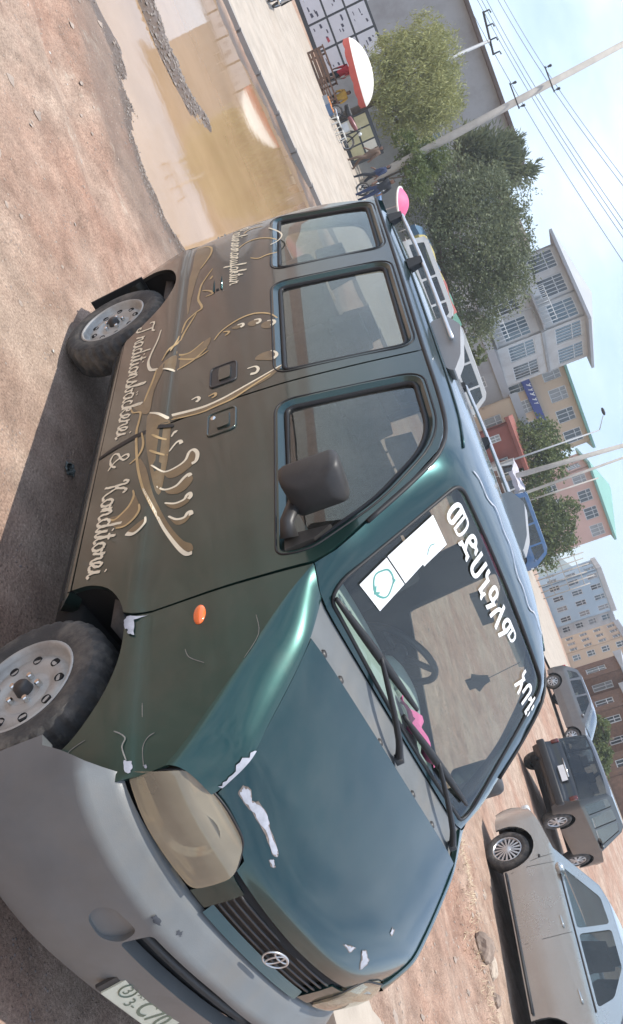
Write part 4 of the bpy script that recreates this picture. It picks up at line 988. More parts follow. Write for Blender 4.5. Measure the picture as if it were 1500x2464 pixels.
PUD = [(p[0] + .10 * math.sin(i * 2.3) * math.sin(i * .7), p[1] + .09 * math.sin(i * 1.9 + 1)) for i, p in enumerate(PUD)]
RIDGE = [tuple(p)[:2] for p in catmull([(*p, 0) for p in RIDGE], 4, closed=True)]
def sdist(p, poly):
    x, y = p; best = 1e9; j = len(poly) - 1
    for i in range(len(poly)):
        ax, ay = poly[j]; bx, by = poly[i]; dx, dy = bx - ax, by - ay
        t = max(0, min(1, ((x - ax) * dx + (y - ay) * dy) / (dx * dx + dy * dy + 1e-12)))
        ex_, ey_ = x - ax - t * dx, y - ay - t * dy; d = ex_ * ex_ + ey_ * ey_
        if d < best: best = d
        j = i
    d = math.sqrt(best)
    return -d if inside(p, poly) else d
from mathutils import noise as mnoise
def kerb_x(y): return -19.9 - .22 * max(0, y - 1.0) * .9
def smooth01(t): t = max(0, min(1, t)); return t * t * (3 - 2 * t)
def terrain(x, y):
    z = ground_z(x, y); wet = 0.0
    near = smooth01(1 - (abs(x + 8) - 14) / 8) * smooth01(1 - (abs(y - 4) - 12) / 8)
    n1 = mnoise.noise(Vector((x * .9, y * .9, 0))); n2 = mnoise.noise(Vector((x * 3.1, y * 3.1, 4))); n3 = mnoise.noise(Vector((x * 8.3, y * 8.3, 9)))
    dv = max(abs(x + 1.3) - 2.2, abs(y) - 1.0); flat = smooth01((dv - .1) / 1.0)
    dc = max(abs(x + 3.3) - 2.6, abs(y - 9.8) - 1.2); flat *= .25 + .75 * smooth01(dc / .8)
    z += near * flat * (.040 * n1 + .020 * n2 + .011 * n3 + .012 * max(0, mnoise.noise(Vector((x * 5.1 + y, y * 1.3, 2))) ) )
    q = (x + 7) * .69 - (y + 1) * .72 + .22 * n1 + .05 * n2      # ridges and ruts left by wheels beside the water
    if x < 3 and y < -.9: z += near * flat * (.045 * math.exp(-((q - 1.05) / .16) ** 2) - .04 * math.exp(-((q - 1.5) / .2) ** 2) + .03 * math.exp(-((q - 1.9) / .14) ** 2) - .03 * math.exp(-((q - 3.1) / .22) ** 2) + .03 * math.exp(-((q - 3.5) / .15) ** 2))
    # wheel ruts of the lane beyond the van
    rut = y - 4.6 - .25 * (x + 3); z += near * flat * .045 * math.sin(rut * 2.9 + n1) * smooth01((y - 2.2) / 1.0) * smooth01((8.2 - y) / 1.0)
    if -24 < x < -4 and -7 < y < 9:
        d = sdist((x, y), PUD)
        if d < 0:
            dr = sdist((x, y), RIDGE); k = smooth01(-d / .5) * smooth01(dr / .35 + .0)
            z -= .075 * k; wet = 1.0
            z += .030 * smooth01(-dr / .25)
        else:
            z = z * smooth01(d / 1.2) + .012 * smooth01(d / .4); wet = max(max(0.0, 1 - d / .5) ** 1.6, .5 * smooth01(1.6 - d / .9))
    return z, wet
def axis(lo, hi, d0, d1, step, mid, far):
    a = []; x = d0
    while x < d1: a.append(x); x += step
    m = []; x = d0 - mid
    while x > d0 - 30: m.append(x); x -= mid
    while x > lo: m.append(x); x -= max(far, (d0 - x) * .18)
    m.append(lo); a = m[::-1] + a; x = d1
    while x < d1 + 24: a.append(x); x += mid
    while x < hi: a.append(x); x += max(far, (x - d1) * .18)
    a.append(hi); return a
XS = axis(-900, 300, -13.0, 3.6, .095, .7, 4); YS = axis(-500, 900, -4.5, 10.5, .095, .7, 4)
vs = []; wets = []
for x in XS:
    for y in YS:
        z, w = terrain(x, y); vs.append((x, y, z)); wets.append(w)
ny = len(YS); fs = [(i*ny+j, (i+1)*ny+j, (i+1)*ny+j+1, i*ny+j+1) for i in range(len(XS)-1) for j in range(ny-1)]
me = bpy.data.meshes.new('ground'); me.from_pydata(vs, [], fs)
at_ = me.attributes.new('wet', 'FLOAT', 'POINT'); at_.data.foreach_set('value', wets)
me.polygons.foreach_set('use_smooth', [True] * len(me.polygons))
ground = bpy.data.objects.new('ground', me); COL.objects.link(ground); tag(ground, kind='structure')
# dirt: dry beige crust, redder soil, fine stones, dark where the water soaks in
m = bpy.data.materials.new('dry_dirt'); m.use_nodes = True; n = m.node_tree; bs = n.nodes['Principled BSDF']; bs.inputs['Specular IOR Level'].default_value = .25
tc = n.nodes.new('ShaderNodeTexCoord')
def nz_(scale, det=7, rough=.62):
    q = n.nodes.new('ShaderNodeTexNoise'); q.inputs['Scale'].default_value = scale; q.inputs['Detail'].default_value = det; q.inputs['Roughness'].default_value = rough
    n.links.new(tc.outputs['Object'], q.inputs['Vector']); return q.outputs['Fac']
def ramp_(src, p0, p1, c0, c1):
    q = n.nodes.new('ShaderNodeValToRGB'); q.color_ramp.elements[0].position = p0; q.color_ramp.elements[1].position = p1
    q.color_ramp.elements[0].color = (*c0, 1); q.color_ramp.elements[1].color = (*c1, 1); n.links.new(src, q.inputs['Fac']); return q.outputs['Color']
def mix_(fac, a, b_, mode='MIX'):
    q = n.nodes.new('ShaderNodeMix'); q.data_type = 'RGBA'; q.blend_type = mode
    if isinstance(fac, float): q.inputs['Factor'].default_value = fac
    else: n.links.new(fac, q.inputs['Factor'])
    for s_, i_ in ((a, 'A'), (b_, 'B')):
        if isinstance(s_, tuple): q.inputs[i_].default_value = (*s_, 1)
        else: n.links.new(s_, q.inputs[i_])
    return q.outputs['Result']
c1 = ramp_(nz_(.55), .40, .60, (.42, .325, .260), (.35, .225, .168))
c2 = ramp_(nz_(3.6, 9, .7), .34, .66, (.66, .63, .61), (1.2, 1.18, 1.16))
c3 = ramp_(nz_(70, 4, .7), .32, .68, (.62, .60, .58), (1.30, 1.28, 1.26))
colr = mix_(1.0, mix_(1.0, c1, c2, 'MULTIPLY'), c3, 'MULTIPLY')
# strewn straw and pale crust
c4 = ramp_(nz_(1.7, 9, .75), .60, .70, (0, 0, 0), (1, 1, 1)); colr = mix_(c4, colr, (.52, .44, .35))
vor = n.nodes.new('ShaderNodeTexVoronoi'); vor.inputs['Scale'].default_value = 38; n.links.new(tc.outputs['Object'], vor.inputs['Vector'])
st = n.nodes.new('ShaderNodeMapRange'); st.inputs['From Min'].default_value = .10; st.inputs['From Max'].default_value = .24; st.inputs['To Min'].default_value = 1; st.inputs['To Max'].default_value = 0
n.links.new(vor.outputs['Distance'], st.inputs['Value'])
stn = n.nodes.new('ShaderNodeMath'); stn.operation = 'MULTIPLY'; n.links.new(st.outputs['Result'], stn.inputs[0])
gate = n.nodes.new('ShaderNodeMapRange'); gate.inputs['From Min'].default_value = .52; gate.inputs['From Max'].default_value = .62; n.links.new(nz_(2.6), gate.inputs['Value']); n.links.new(gate.outputs['Result'], stn.inputs[1])
colr = mix_(stn.outputs['Value'], colr, vor.outputs['Color']) if False else mix_(stn.outputs['Value'], colr, (.30, .27, .25))
wa = n.nodes.new('ShaderNodeAttribute'); wa.attribute_name = 'wet'
wn = n.nodes.new('ShaderNodeMath'); wn.operation = 'MULTIPLY_ADD'; wn.inputs[1].default_value = 1.5; wn.inputs[2].default_value = -.35; wn.use_clamp = True
wsum = n.nodes.new('ShaderNodeMath'); wsum.operation = 'ADD'; n.links.new(wa.outputs['Fac'], wsum.inputs[0])
wq = n.nodes.new('ShaderNodeMath'); wq.operation = 'MULTIPLY'; wq.inputs[1].default_value = .5; n.links.new(nz_(4.0), wq.inputs[0]); 
wz_ = n.nodes.new('ShaderNodeMath'); wz_.operation = 'MULTIPLY'; n.links.new(wq.outputs['Value'], wz_.inputs[0]); n.links.new(wa.outputs['Fac'], wz_.inputs[1])
n.links.new(wz_.outputs['Value'], wsum.inputs[1]); n.links.new(wsum.outputs['Value'], wn.inputs[0])
colr = mix_(wn.outputs['Value'], colr, (.125, .085, .058))
n.links.new(colr, bs.inputs['Base Color'])
rr = n.nodes.new('ShaderNodeMapRange'); rr.inputs['To Min'].default_value = .95; rr.inputs['To Max'].default_value = .32; n.links.new(wn.outputs['Value'], rr.inputs['Value']); n.links.new(rr.outputs['Result'], bs.inputs['Roughness'])
b1 = n.nodes.new('ShaderNodeBump'); b1.inputs['Strength'].default_value = .9; b1.inputs['Distance'].default_value = .022; n.links.new(nz_(26, 8, .72), b1.inputs['Height'])
b2 = n.nodes.new('ShaderNodeBump'); b2.inputs['Strength'].default_value = .6; b2.inputs['Distance'].default_value = .008; n.links.new(st.outputs['Result'], b2.inputs['Height']); n.links.new(b1.outputs['Normal'], b2.inputs['Normal'])
n.links.new(b2.outputs['Normal'], bs.inputs['Normal'])
me.materials.append(m)

# muddy water
m = bpy.data.materials.new('muddy_water'); m.use_nodes = True; n = m.node_tree; bs = n.nodes['Principled BSDF']
tc = n.nodes.new('ShaderNodeTexCoord')
n.links.new(ramp_(nz_(.45, 5), .38, .62, (.37, .24, .135), (.30, .19, .10)), bs.inputs['Base Color'])
bs.inputs['Roughness'].default_value = .035; bs.inputs['IOR'].default_value = 1.22
b1 = n.nodes.new('ShaderNodeBump'); b1.inputs['Strength'].default_value = .10; b1.inputs['Distance'].default_value = .01; n.links.new(nz_(2.2, 4), b1.inputs['Height']); n.links.new(b1.outputs['Normal'], bs.inputs['Normal'])
b = MB(); b.patch([(p[0] * 1.0, p[1]) for p in offset_poly(PUD, .12)], [], lambda x, y: Vector((x, y, -.012)), .9, out_hint=(0, 0, 1))
pud = b.build('puddle_water', m, None); tag(pud, kind='structure')

# loose stones: dense along the water's edge, thin elsewhere
def pebbles(spots, name, mtl):
    bmv = []; bmf = []
    base = [(0, 0, 1), (.9, 0, .2), (.28, .85, .2), (-.72, .53, .2), (-.72, -.53, .2), (.28, -.85, .2), (0, 0, -.5)]
    tris = [(0,1,2),(0,2,3),(0,3,4),(0,4,5),(0,5,1),(6,2,1),(6,3,2),(6,4,3),(6,5,4),(6,1,5)]
    for (x, y, s) in spots:
        o = len(bmv); z = terrain(x, y)[0]; a = random.uniform(0, 6.28); sx, sy, sz = s * random.uniform(.7, 1.4), s * random.uniform(.6, 1.1), s * random.uniform(.4, .8)
        ca, sa = math.cos(a), math.sin(a)
        for v in base:
            vx, vy = v[0] * sx * random.uniform(.8, 1.2), v[1] * sy * random.uniform(.8, 1.2); bmv.append((x + vx * ca - vy * sa, y + vx * sa + vy * ca, z + v[2] * sz))
        bmf += [(a_ + o, b_ + o, c_ + o) for a_, b_, c_ in tris]
    me = bpy.data.meshes.new(name); me.from_pydata(bmv, [], bmf); me.materials.append(mtl)
    o = bpy.data.objects.new(name, me); COL.objects.link(o); return tag(o, kind='stuff')
M_GRAV = mat('dark_wet_gravel', (.19, .155, .13), rough=.6, var=.5, vscale=9)
M_PEB = mat('dry_pebbles', (.36, .29, .24), rough=.95, var=.35, vscale=7)
sp = []
while len(sp) < 1300:
    i = random.randrange(len(PUD)); p = Vector(PUD[i]).lerp(Vector(PUD[(i + 1) % len(PUD)]), random.random())
    q = p + Vector((random.gauss(0, .22) * random.random(), random.gauss(0, .22) * random.random()))
    if q.y < 3 and q.x > -13 and mnoise.noise(Vector((q.x * 2.2, q.y * 2.2, 3))) > -.12: sp.append((q.x, q.y, random.uniform(.005, .018)))
while len(sp) < 2600:
    q = (random.uniform(-12.7, -9.7), random.uniform(-3.3, .5))
    if sdist(q, RIDGE) < .08: sp.append((q[0], q[1], random.uniform(.01, .035)))
tag(pebbles(sp, 'wet_gravel', M_GRAV), 'dark wet gravel along the edge of the puddle', 'gravel')
sp = []
while len(sp) < 2600:
    q = (random.uniform(-8, 1.5), random.uniform(-4.2, -.9)); sp.append((q[0], q[1], random.uniform(.003, .011) * (1 if random.random() < .95 else 2.2)))
while len(sp) < 5600:
    q = (random.uniform(-9, .6), random.uniform(2.2, 8.6)); sp.append((q[0], q[1], random.uniform(.005, .018) * (1 if random.random() < .94 else 2.2)))
tag(pebbles(sp, 'pebbles', M_PEB), 'small dry pebbles scattered over the dirt', 'pebbles')
# mixed larger stones
sp = []
while len(sp) < 90:
    q = (random.uniform(-8, -.5), random.uniform(-4.2, -1.2)) if len(sp) < 40 else (random.uniform(-9, .3), random.uniform(2.6, 8.4)); sp.append((q[0], q[1], random.uniform(.02, .055)))
tag(pebbles(sp, 'stones', M_PEB), 'mixed larger stones lying on the dirt', 'stones')
# dry straw ridge between the lane and the silver car
M_STRAW = mat('dry_straw', (.50, .40, .27), rough=.95, var=.3, vscale=6)
b = MB()
for k in range(1500):
    t = random.random(); x = -4.4 + 4.6 * t; y = 7.25 - .25 * t + random.gauss(0, .16) + .12 * math.sin(x * 3); z = terrain(x, y)[0]
    a = random.uniform(0, 6.28); l = random.uniform(.04, .13); d = Vector((math.cos(a), math.sin(a), random.uniform(.05, .7))) * l; w = Vector((-math.sin(a), math.cos(a), 0)) * .004
    p = Vector((x, y, z - .005)); b.add([p - w, p + w, p + d], [(0, 1, 2)])
o = b.build('dry_grass', M_STRAW, smooth=False); tag(o, 'dry straw and grass along the dirt ridge', 'grass', kind='stuff')
# rock beside the straw
def rock(loc, s, name, label, mtl):
    bm = bmesh.new(); bmesh.ops.create_icosphere(bm, subdivisions=3, radius=1)
    for v in bm.verts:
        k = 1 + .28 * mnoise.noise(v.co * 1.4 + Vector((*loc, 0))) + .10 * mnoise.noise(v.co * 4 + Vector((*loc, 0))); v.co = Vector((v.co.x * s[0], v.co.y * s[1], max(-.35, v.co.z) * s[2])) * k
    me = bpy.data.meshes.new(name); bm.to_mesh(me); bm.free(); me.materials.append(mtl); o = bpy.data.objects.new(name, me); COL.objects.link(o)
    o.location = (loc[0], loc[1], terrain(loc[0], loc[1])[0] + s[2] * .25); tag(o, label, 'rock'); return o
M_ROCK = mat('brown_rock', (.25, .19, .15), rough=.95, var=.35, vscale=5, bump=.6, bscale=14)
M_ROCKP = mat('pale_rock', (.46, .38, .30), rough=.95, var=.3, vscale=5, bump=.6, bscale=14)
rock((-2.62, 7.22), (.17, .11, .11), 'rock', 'angular brown rock lying in the lane beside the silver car', M_ROCK)
rock((-2.55, 7.50), (.15, .07, .07), 'rock', 'pale crumbling stone leaning on the brown rock', M_ROCKP)
rock((-2.15, 7.38), (.07, .055, .05), 'rock', 'small brown stone near the straw beside the silver car', M_ROCK)
# crumpled plastic scrap in the shade of the van, and small litter
M_SCRAP = mat('dull_green_plastic', (.10, .11, .10), rough=.45, var=.2, vscale=20)
g_ = on_ground(165, 1130); b = MB(); b.grid(lambda u, v: Vector((.04 * u + .010 * math.sin(7 * v), .032 * v + .010 * math.sin(6 * u), .010 + .009 * math.sin(5 * u + 3 * v) + .007 * math.sin(8 * v))), [i / 6 - 1 for i in range(13)], [i / 6 - 1 for i in range(13)])
o = b.build('plastic_scrap', M_SCRAP, None, loc=(g_.x, g_.y, terrain(g_.x, g_.y)[0])); tag(o, 'crumpled dull green plastic scrap on the ground in the shade of the van', 'litter')
b = MB()
for k in range(60):
    x, y = (random.uniform(-7, -.6), random.uniform(-3.8, -.85)) if k < 38 else (random.uniform(-7, .2), random.uniform(2.6, 8.2)); z = terrain(x, y)[0] + .006; a = random.uniform(0, 6.28); l = random.uniform(.008, .03); u = Vector((math.cos(a), math.sin(a), random.uniform(-.2, .5))) * l; w = Vector((-math.sin(a), math.cos(a), random.uniform(-.2, .3))) * l * .6; p = Vector((x, y, z)); b.add([p - u, p - w, p + u, p + w], [(0, 1, 2, 3)])
o = b.build('litter_flakes', mat('paper_flakes', (.5, .48, .44), rough=.8, var=.5, vscale=3), smooth=False); tag(o, 'tiny scraps of paper and leaf strewn over the dirt', 'litter', kind='stuff')
# broken concrete slab at the bottom of the picture
M_CONC = mat('weathered_concrete', (.385, .33, .27), rough=.9, var=.2, vscale=1.6, dirt=(.33, .26, .2), dscale=1.1, damt=.6, bump=.3, bscale=30)
b = MB(); sl_p = [(-1.0, 2.25), (-.35, 2.45), (.15, 2.95), (.5, 3.6), (.4, 4.1), (-.1, 4.0), (-.45, 3.55), (-.75, 2.9)]
b.prism(jag(sl_p, .04, 4), lambda x, y: Vector((x, y, .055)), lambda x, y: Vector((x, y, -.08)))
o = b.build('concrete_slab', M_CONC, smooth=False); tag(o, 'broken pale concrete slab on the dirt in front of the van', 'slab')

# pavement with kerb beyond the puddle, made of concrete slabs
def pz(x, y): return ground_z(x, y) + .11
pav = None
b = MB(); ys = [-30 + 1.5 * i for i in range(60)]
b.grid(lambda y, k: Vector((kerb_x(y) - .25 - k * 24, y, pz(kerb_x(y) - k * 24, y))), ys, [i / 16 for i in range(17)], flip=False)
pav = b.build('pavement', M_CONC, smooth=True); tag(pav, kind='structure')
M_KERB = mat('kerb_stone', (.34, .31, .28), rough=.9, var=.2, vscale=3, dirt=(.16, .13, .1), damt=.5)
kme = None
for y in [-9 + 1.0 * i for i in range(26)]:
    if kme is None:
        b = MB(); b.box((0, 0, -.05), (.25, .97, .34)); ko = b.build('kerb_stone', M_KERB, pav, smooth=False); kme = ko
    else:
        ko = kme.copy(); COL.objects.link(ko); ko.parent = pav
    x = kerb_x(y + .5) - .125; ko.location = (x, y + .5, ground_z(x, y) + .01); ko.rotation_euler = (0, 0, math.atan2(kerb_x(y) - kerb_x(y + 1), 1))
# ================================================================== OTHER VEHICLES
M_DGLASS = glass_mat('tinted_car_glass', (.34, .38, .38), refl=1.5, dust=(.01, .06))
M_ALLOY = mat('alloy_wheel', (.52, .53, .54), rough=.35, metal=.7, var=.06)
M_LENS = mat('clear_lamp_lens', (.62, .64, .62), rough=.1, coat=1.0, var=.05)
M_TAIL = mat('red_tail_lamp', (.40, .02, .02), rough=.15, coat=1.0, var=.1)
M_TAILD = mat('smoked_tail_lamp', (.10, .012, .012), rough=.2, coat=.6, var=.1)
M_TRIM = mat('black_car_trim', (.02, .02, .021), rough=.55, var=.2)
def small_wheel(parent, x, y, R, side, spokes=10, loc0=(0, 0, 0)):
    M0 = Matrix.Translation((x, y, R)) @ Matrix.Scale(1 if side < 0 else -1, 4, (0, 1, 0)); k = R / .31
    b = MB(); b.lathe([(.20*k, -.075), (.215*k, -.09), (.27*k, -.092), (.298*k, -.078), (.31*k, -.05), (.31*k, .05), (.295*k, .08), (.2*k, .085)], 36, M0); w = b.build('wheel', M_TYRE, parent)
    b = MB(); b.lathe([(.205*k, -.082), (.195*k, -.084), (.185*k, -.07), (.182*k, -.02), (.18*k, .06)], 32, M0)
    for i in range(spokes):
        a = 2 * PI * i / spokes; d = Vector((math.cos(a), 0, math.sin(a))); t = Vector((-math.sin(a), 0, math.cos(a))); w0 = .5 * 2 * PI * .19 * k / spokes * .42; w1 = w0 * .6
        v = [d * .19 * k + t * w0, d * .19 * k - t * w0, d * .05 * k - t * w1, d * .05 * k + t * w1]
        b.add([M0 @ (q + Vector((0, -.066 if j < 2 else -.078, 0))) for j, q in enumerate(v)] + [M0 @ (q + Vector((0, -.05, 0))) for q in v], [(0, 1, 2, 3), (4, 7, 6, 5), (0, 4, 5, 1), (1, 5, 6, 2), (2, 6, 7, 3), (3, 7, 4, 0)])
    b.lathe([(0, -.086), (.03*k, -.086), (.05*k, -.08), (.06*k, -.06)], 20, M0)
    o = b.build('rim', M_ALLOY, w, angle=35)
    b = MB(); b.lathe([(0, -.02), (.18*k, -.02)], 24, M0); b.build('brake_disc', M_HOLE, w)
    return w
def car(root, W_, zb, belt, lower, house, wheels, R, paint, glass_segs, windows, spokes=10, tumble=.16, lamps=(), step=.12, bumper_mat=None, dark_inside=True):
    """lower: closed-top outline front->rear of the lower body; house: outline of the cabin cowl->roof->tail; x forward"""
    xf = max(p[0] for p in lower); xr = min(p[0] for p in lower)
    def w(x, z):
        e = W_ / 2 - tumble * max(0, z - belt) - .10 * max(0, .45 - z)
        e -= .16 * smooth01((x - (xf - .55)) / .55) ** 2 + .10 * smooth01(((xr + .45) - x) / .45) ** 2
        return e
    low = [(p[0], p[1]) for p in lower]
    bottom = []
    for wx in sorted(wheels):
        r = R + .07
        arc = [(wx + r * math.cos(PI - PI * i / 12), max(zb, R + r * math.sin(PI - PI * i / 12))) for i in range(13)]
        bottom += [(arc[0][0], zb)] + [q for q in arc if q[1] > zb + .01] + [(arc[-1][0], zb)]
    lowpoly = [(low[-1][0], max(zb, low[-1][1]))] + bottom + [(low[0][0], max(zb, low[0][1]))] + low[1:-1]
    body = None
    b = MB()
    for mir in (False, True):
        b.patch(lowpoly, [], lambda x, z: Vector((x, -w(x, z), z)), step, flange=.03, mirror=mir, out_hint=(0, -1, 0))
    def strip(bb, pts, rnd=8, crown=.03):
        sm = [tuple(q)[:2] for q in catmull([(*p, 0) for p in pts], 4)]
        bb.grid(lambda i, u: Vector((sm[i][0] - .0, u * w(*sm[i]), sm[i][1] + crown * ((1 - u * u) - 1) * 0 + crown * (1 - abs(u) ** 3) - .012 * abs(u) ** rnd)) , list(range(len(sm))), [-1, -.97, -.9, -.75, -.5, -.25, 0, .25, .5, .75, .9, .97, 1])
    strip(b, low, crown=.012)
    body = b.build('body', paint, root, angle=40)
    # cabin sides with pane openings
    b = MB()
    for mir in (False, True):
        b.patch(house + [(house[-1][0], belt - .02), (house[0][0], belt - .02)], windows, lambda x, z: Vector((x, -w(x, z) + .004, z)), step, flange=.02, mirror=mir, out_hint=(0, -1, 0))
    # roof and frame strips between glass segments
    for i in range(len(house) - 1):
        if i not in glass_segs:
            p, q = house[i], house[i + 1]; strip(b, [p, ((p[0] + q[0]) / 2, (p[1] + q[1]) / 2 + .008), q], crown=.03)
    b.build('cabin', paint, root, angle=40)
    for i in glass_segs:
        b = MB(); p, q = house[i], house[i + 1]; strip(b, [p, ((p[0] + q[0]) / 2, (p[1] + q[1]) / 2 + .01), q], crown=.03); b.build('windscreen' if i == min(glass_segs) else 'rear_window', M_DGLASS, root)
    for wdw in windows:
        for mir in (False, True):
            b = MB(); b.patch(wdw, [], lambda x, z: Vector((x, -w(x, z) + .016, z)), step, mirror=mir, out_hint=(0, -1, 0)); b.build('side_window', M_DGLASS, root)
    zs_ = belt - .25; xm = house[0][0]
    for k_, xs_ in enumerate((xm - 1.05, xm - 1.95)):
        for sd in (-1, 1):
            if xs_ < xr + .5: continue
            b = MB(); b.box((xs_, sd * .36, zs_), (.5, .5, .14)); b.box((xs_ - .28, sd * .36, zs_ + .28), (.13, .48, .58), rot=Matrix.Rotation(math.radians(-12), 3, 'Y'), taper=.85); b.box((xs_ - .36, sd * .36, zs_ + .64), (.09, .24, .16)); b.build('seat', M_SEAT, root, smooth=False)
    b = MB(); b.box((xm - .25, 0, belt - .08), (.5, W_ - .25, .16)); b.build('dashboard', M_DARKPL, root, smooth=False)
    for wx in wheels:
        for sd in (-1, 1): small_wheel(root, wx, sd * (W_ / 2 - .10), R, sd, spokes)
    b = MB(); b.box(((xf + xr) / 2, 0, zb + .12), (xf - xr - .3, W_ - .30, .2)); 
    for wx in wheels: b.box((wx, 0, R + .12), (2 * R + .10, W_ - .30, .5))
    b.build('underbody', M_UNDER, root)
    for nm, mt, c, d in lamps:
        for sd in (-1, 1):
            b = MB(); b.box((c[0], c[1] * sd, c[2]), d); o = b.build(nm, mt, root); mm = o.modifiers.new('bev', 'BEVEL'); mm.width = min(d) * .3; mm.segments = 2
    for sd in (-1, 1):
        b = MB(); b.ball((house[0][0] - .42, sd * (W_ / 2 + .05), belt + .05), (.07, .09, .06), 12, 8); b.build('door_mirror', paint, root)
    return w

# --- silver saloon, parked at the lower right
M_SILV = mat('silver_car_paint', (.44, .48, .49), rough=.24, metal=.75, coat=1.0, var=.05, vscale=2, dirt=(.36, .31, .26), dscale=1.2, damt=.14)
hd = Vector((-.967, .255, 0)); lf = Vector((-hd.y, hd.x, 0))          # its left side faces the van
wl = Vector((-4.70, 9.20, 0)); wx_f = 1.30
base = wl - hd * wx_f - lf * .72
sv = thing('silver_car', 'silver saloon car with multi-spoke alloy wheels parked beside the lane', 'car', (base.x, base.y, .0), math.atan2(hd.y, hd.x))
cw = car(sv, 1.72, .20, .90,
    [(2.12, .22), (2.17, .36), (2.14, .56), (2.02, .70), (1.60, .83), (1.05, .93), (.6, .93), (-.9, .93), (-1.75, .95), (-2.35, .93), (-2.45, .72), (-2.47, .45), (-2.40, .24)],
    [(1.10, .92), (.38, 1.36), (.10, 1.42), (-.75, 1.42), (-1.05, 1.38), (-1.82, .95)], (wx_f, -1.60), .31, M_SILV, (0, 4),
    [roundpoly([(.78, .965), (.20, 1.33), (-.20, 1.345), (-.20, .965)], .05), roundpoly([(-.28, .965), (-.28, 1.345), (-.80, 1.335), (-1.16, 1.16), (-1.25, .965)], .05)], spokes=17,
    lamps=[('headlight', M_LENS, (2.0, .60, .66), (.24, .30, .13)), ('tail_light', M_TAIL, (-2.40, .62, .78), (.12, .30, .18))], step=.10)
for y, nm in ((1, 'a'), (-1, 'b')):
    for x in (-.24, .86):
        b = MB(); ribbon(b, [(x, .90), (x + (.0 if x < 0 else .03), .55), (x, .30)], .006, lambda a, c, off: Vector((a, y * (cw(a, c) + off), c)), .002); b.build('door_gap', M_TRIM, sv)
    for x in (.02, -1.0):
        b = MB(); b.tube([Vector((x, y * (cw(x, .80) + .002), .80)), Vector((x - .03, y * (cw(x, .8) + .03), .805)), Vector((x - .14, y * (cw(x, .8) + .03), .81)), Vector((x - .17, y * (cw(x, .8) + .002), .81))], .013, 6); b.build('door_handle', M_SILV, sv)
    b = MB(); b.ball((1.02, y * (cw(1.02, .72) + .002), .72), (.03, .01, .018)); b.build('side_indicator', M_TRIM, sv)
    b = MB(); b.tube([Vector((x, y * (cw(x, .925) + .004), .932)) for x in (.78, .3, -.4, -1.3)], .011, 6); b.build('belt_moulding', M_TRIM, sv)
    b = MB(); ribbon(b, [(1.0, .90), (.99, .70), (.97, .58)], .006, lambda a, c, off: Vector((a, y * (cw(a, c) + off), c)), .002); b.build('wing_gap', M_TRIM, sv)
    b = MB(); b.tube([Vector((x, y * (cw(x, .29) + .012), .235)) for x in (.88, .4, -.3, -1.15)], .016, 6); b.build('side_skirt', M_TRIM, sv)

# --- dark off-roader showing its tail
M_DARKC = mat('dark_blue_grey_paint', (.010, .013, .017), rough=.38, metal=.3, coat=1.0, var=.1, dirt=(.07, .06, .055), dscale=2, damt=.3)
suv = thing('dark_car', 'dark boxy off-road car with a white plate, tail towards the van', 'car', (-10.95, 18.75, ground_z(-10.95, 18.75)), math.radians(96))
car(suv, 1.78, .34, 1.05, [(2.02, .36), (2.08, .62), (2.04, .92), (1.0, 1.05), (.6, 1.06), (-1.6, 1.06), (-1.90, 1.05), (-1.94, .80), (-1.99, .72), (-2.0, .50), (-1.92, .38)],
    [(1.02, 1.06), (.42, 1.66), (.15, 1.76), (-1.55, 1.76), (-1.76, 1.68), (-1.90, 1.06)], (1.22, -1.22), .36, M_DARKC, (0, 4),
    [roundpoly([(.72, 1.10), (.30, 1.62), (-.22, 1.66), (-.22, 1.10)], .05), roundpoly([(-.32, 1.10), (-.32, 1.66), (-1.0, 1.66), (-1.0, 1.10)], .05), roundpoly([(-1.10, 1.10), (-1.10, 1.66), (-1.58, 1.64), (-1.68, 1.10)], .05)], tumble=.12, spokes=8,
    lamps=[('tail_light', M_TAILD, (-1.93, .76, .93), (.10, .10, .20)), ('headlight', M_LENS, (1.98, .62, .80), (.16, .26, .18))])
b = MB(); b.box((-2.0, 0, .60), (.16, 1.72, .20)); o = b.build('rear_bumper', M_TRIM, suv); mm = o.modifiers.new('bev', 'BEVEL'); mm.width = .04; mm.segments = 2
b = MB(); b.box((-2.0, -.12, .88), (.02, .40, .14)); pp = b.build('number_plate', M_WHITEP, suv, smooth=False)
b = MB(); b.tube([(-1.9, .45, .40), (-2.05, .45, .38)], .035, 8); b.box((-1.75, 0, .38), (.3, 1.1, .10)); b.build('exhaust', M_UNDER, suv)
b = MB(); b.tube([(-1.975, .25, .98), (-1.985, -.25, .98)], .02, 6); b.build('tailgate_handle', M_CHROME, suv)

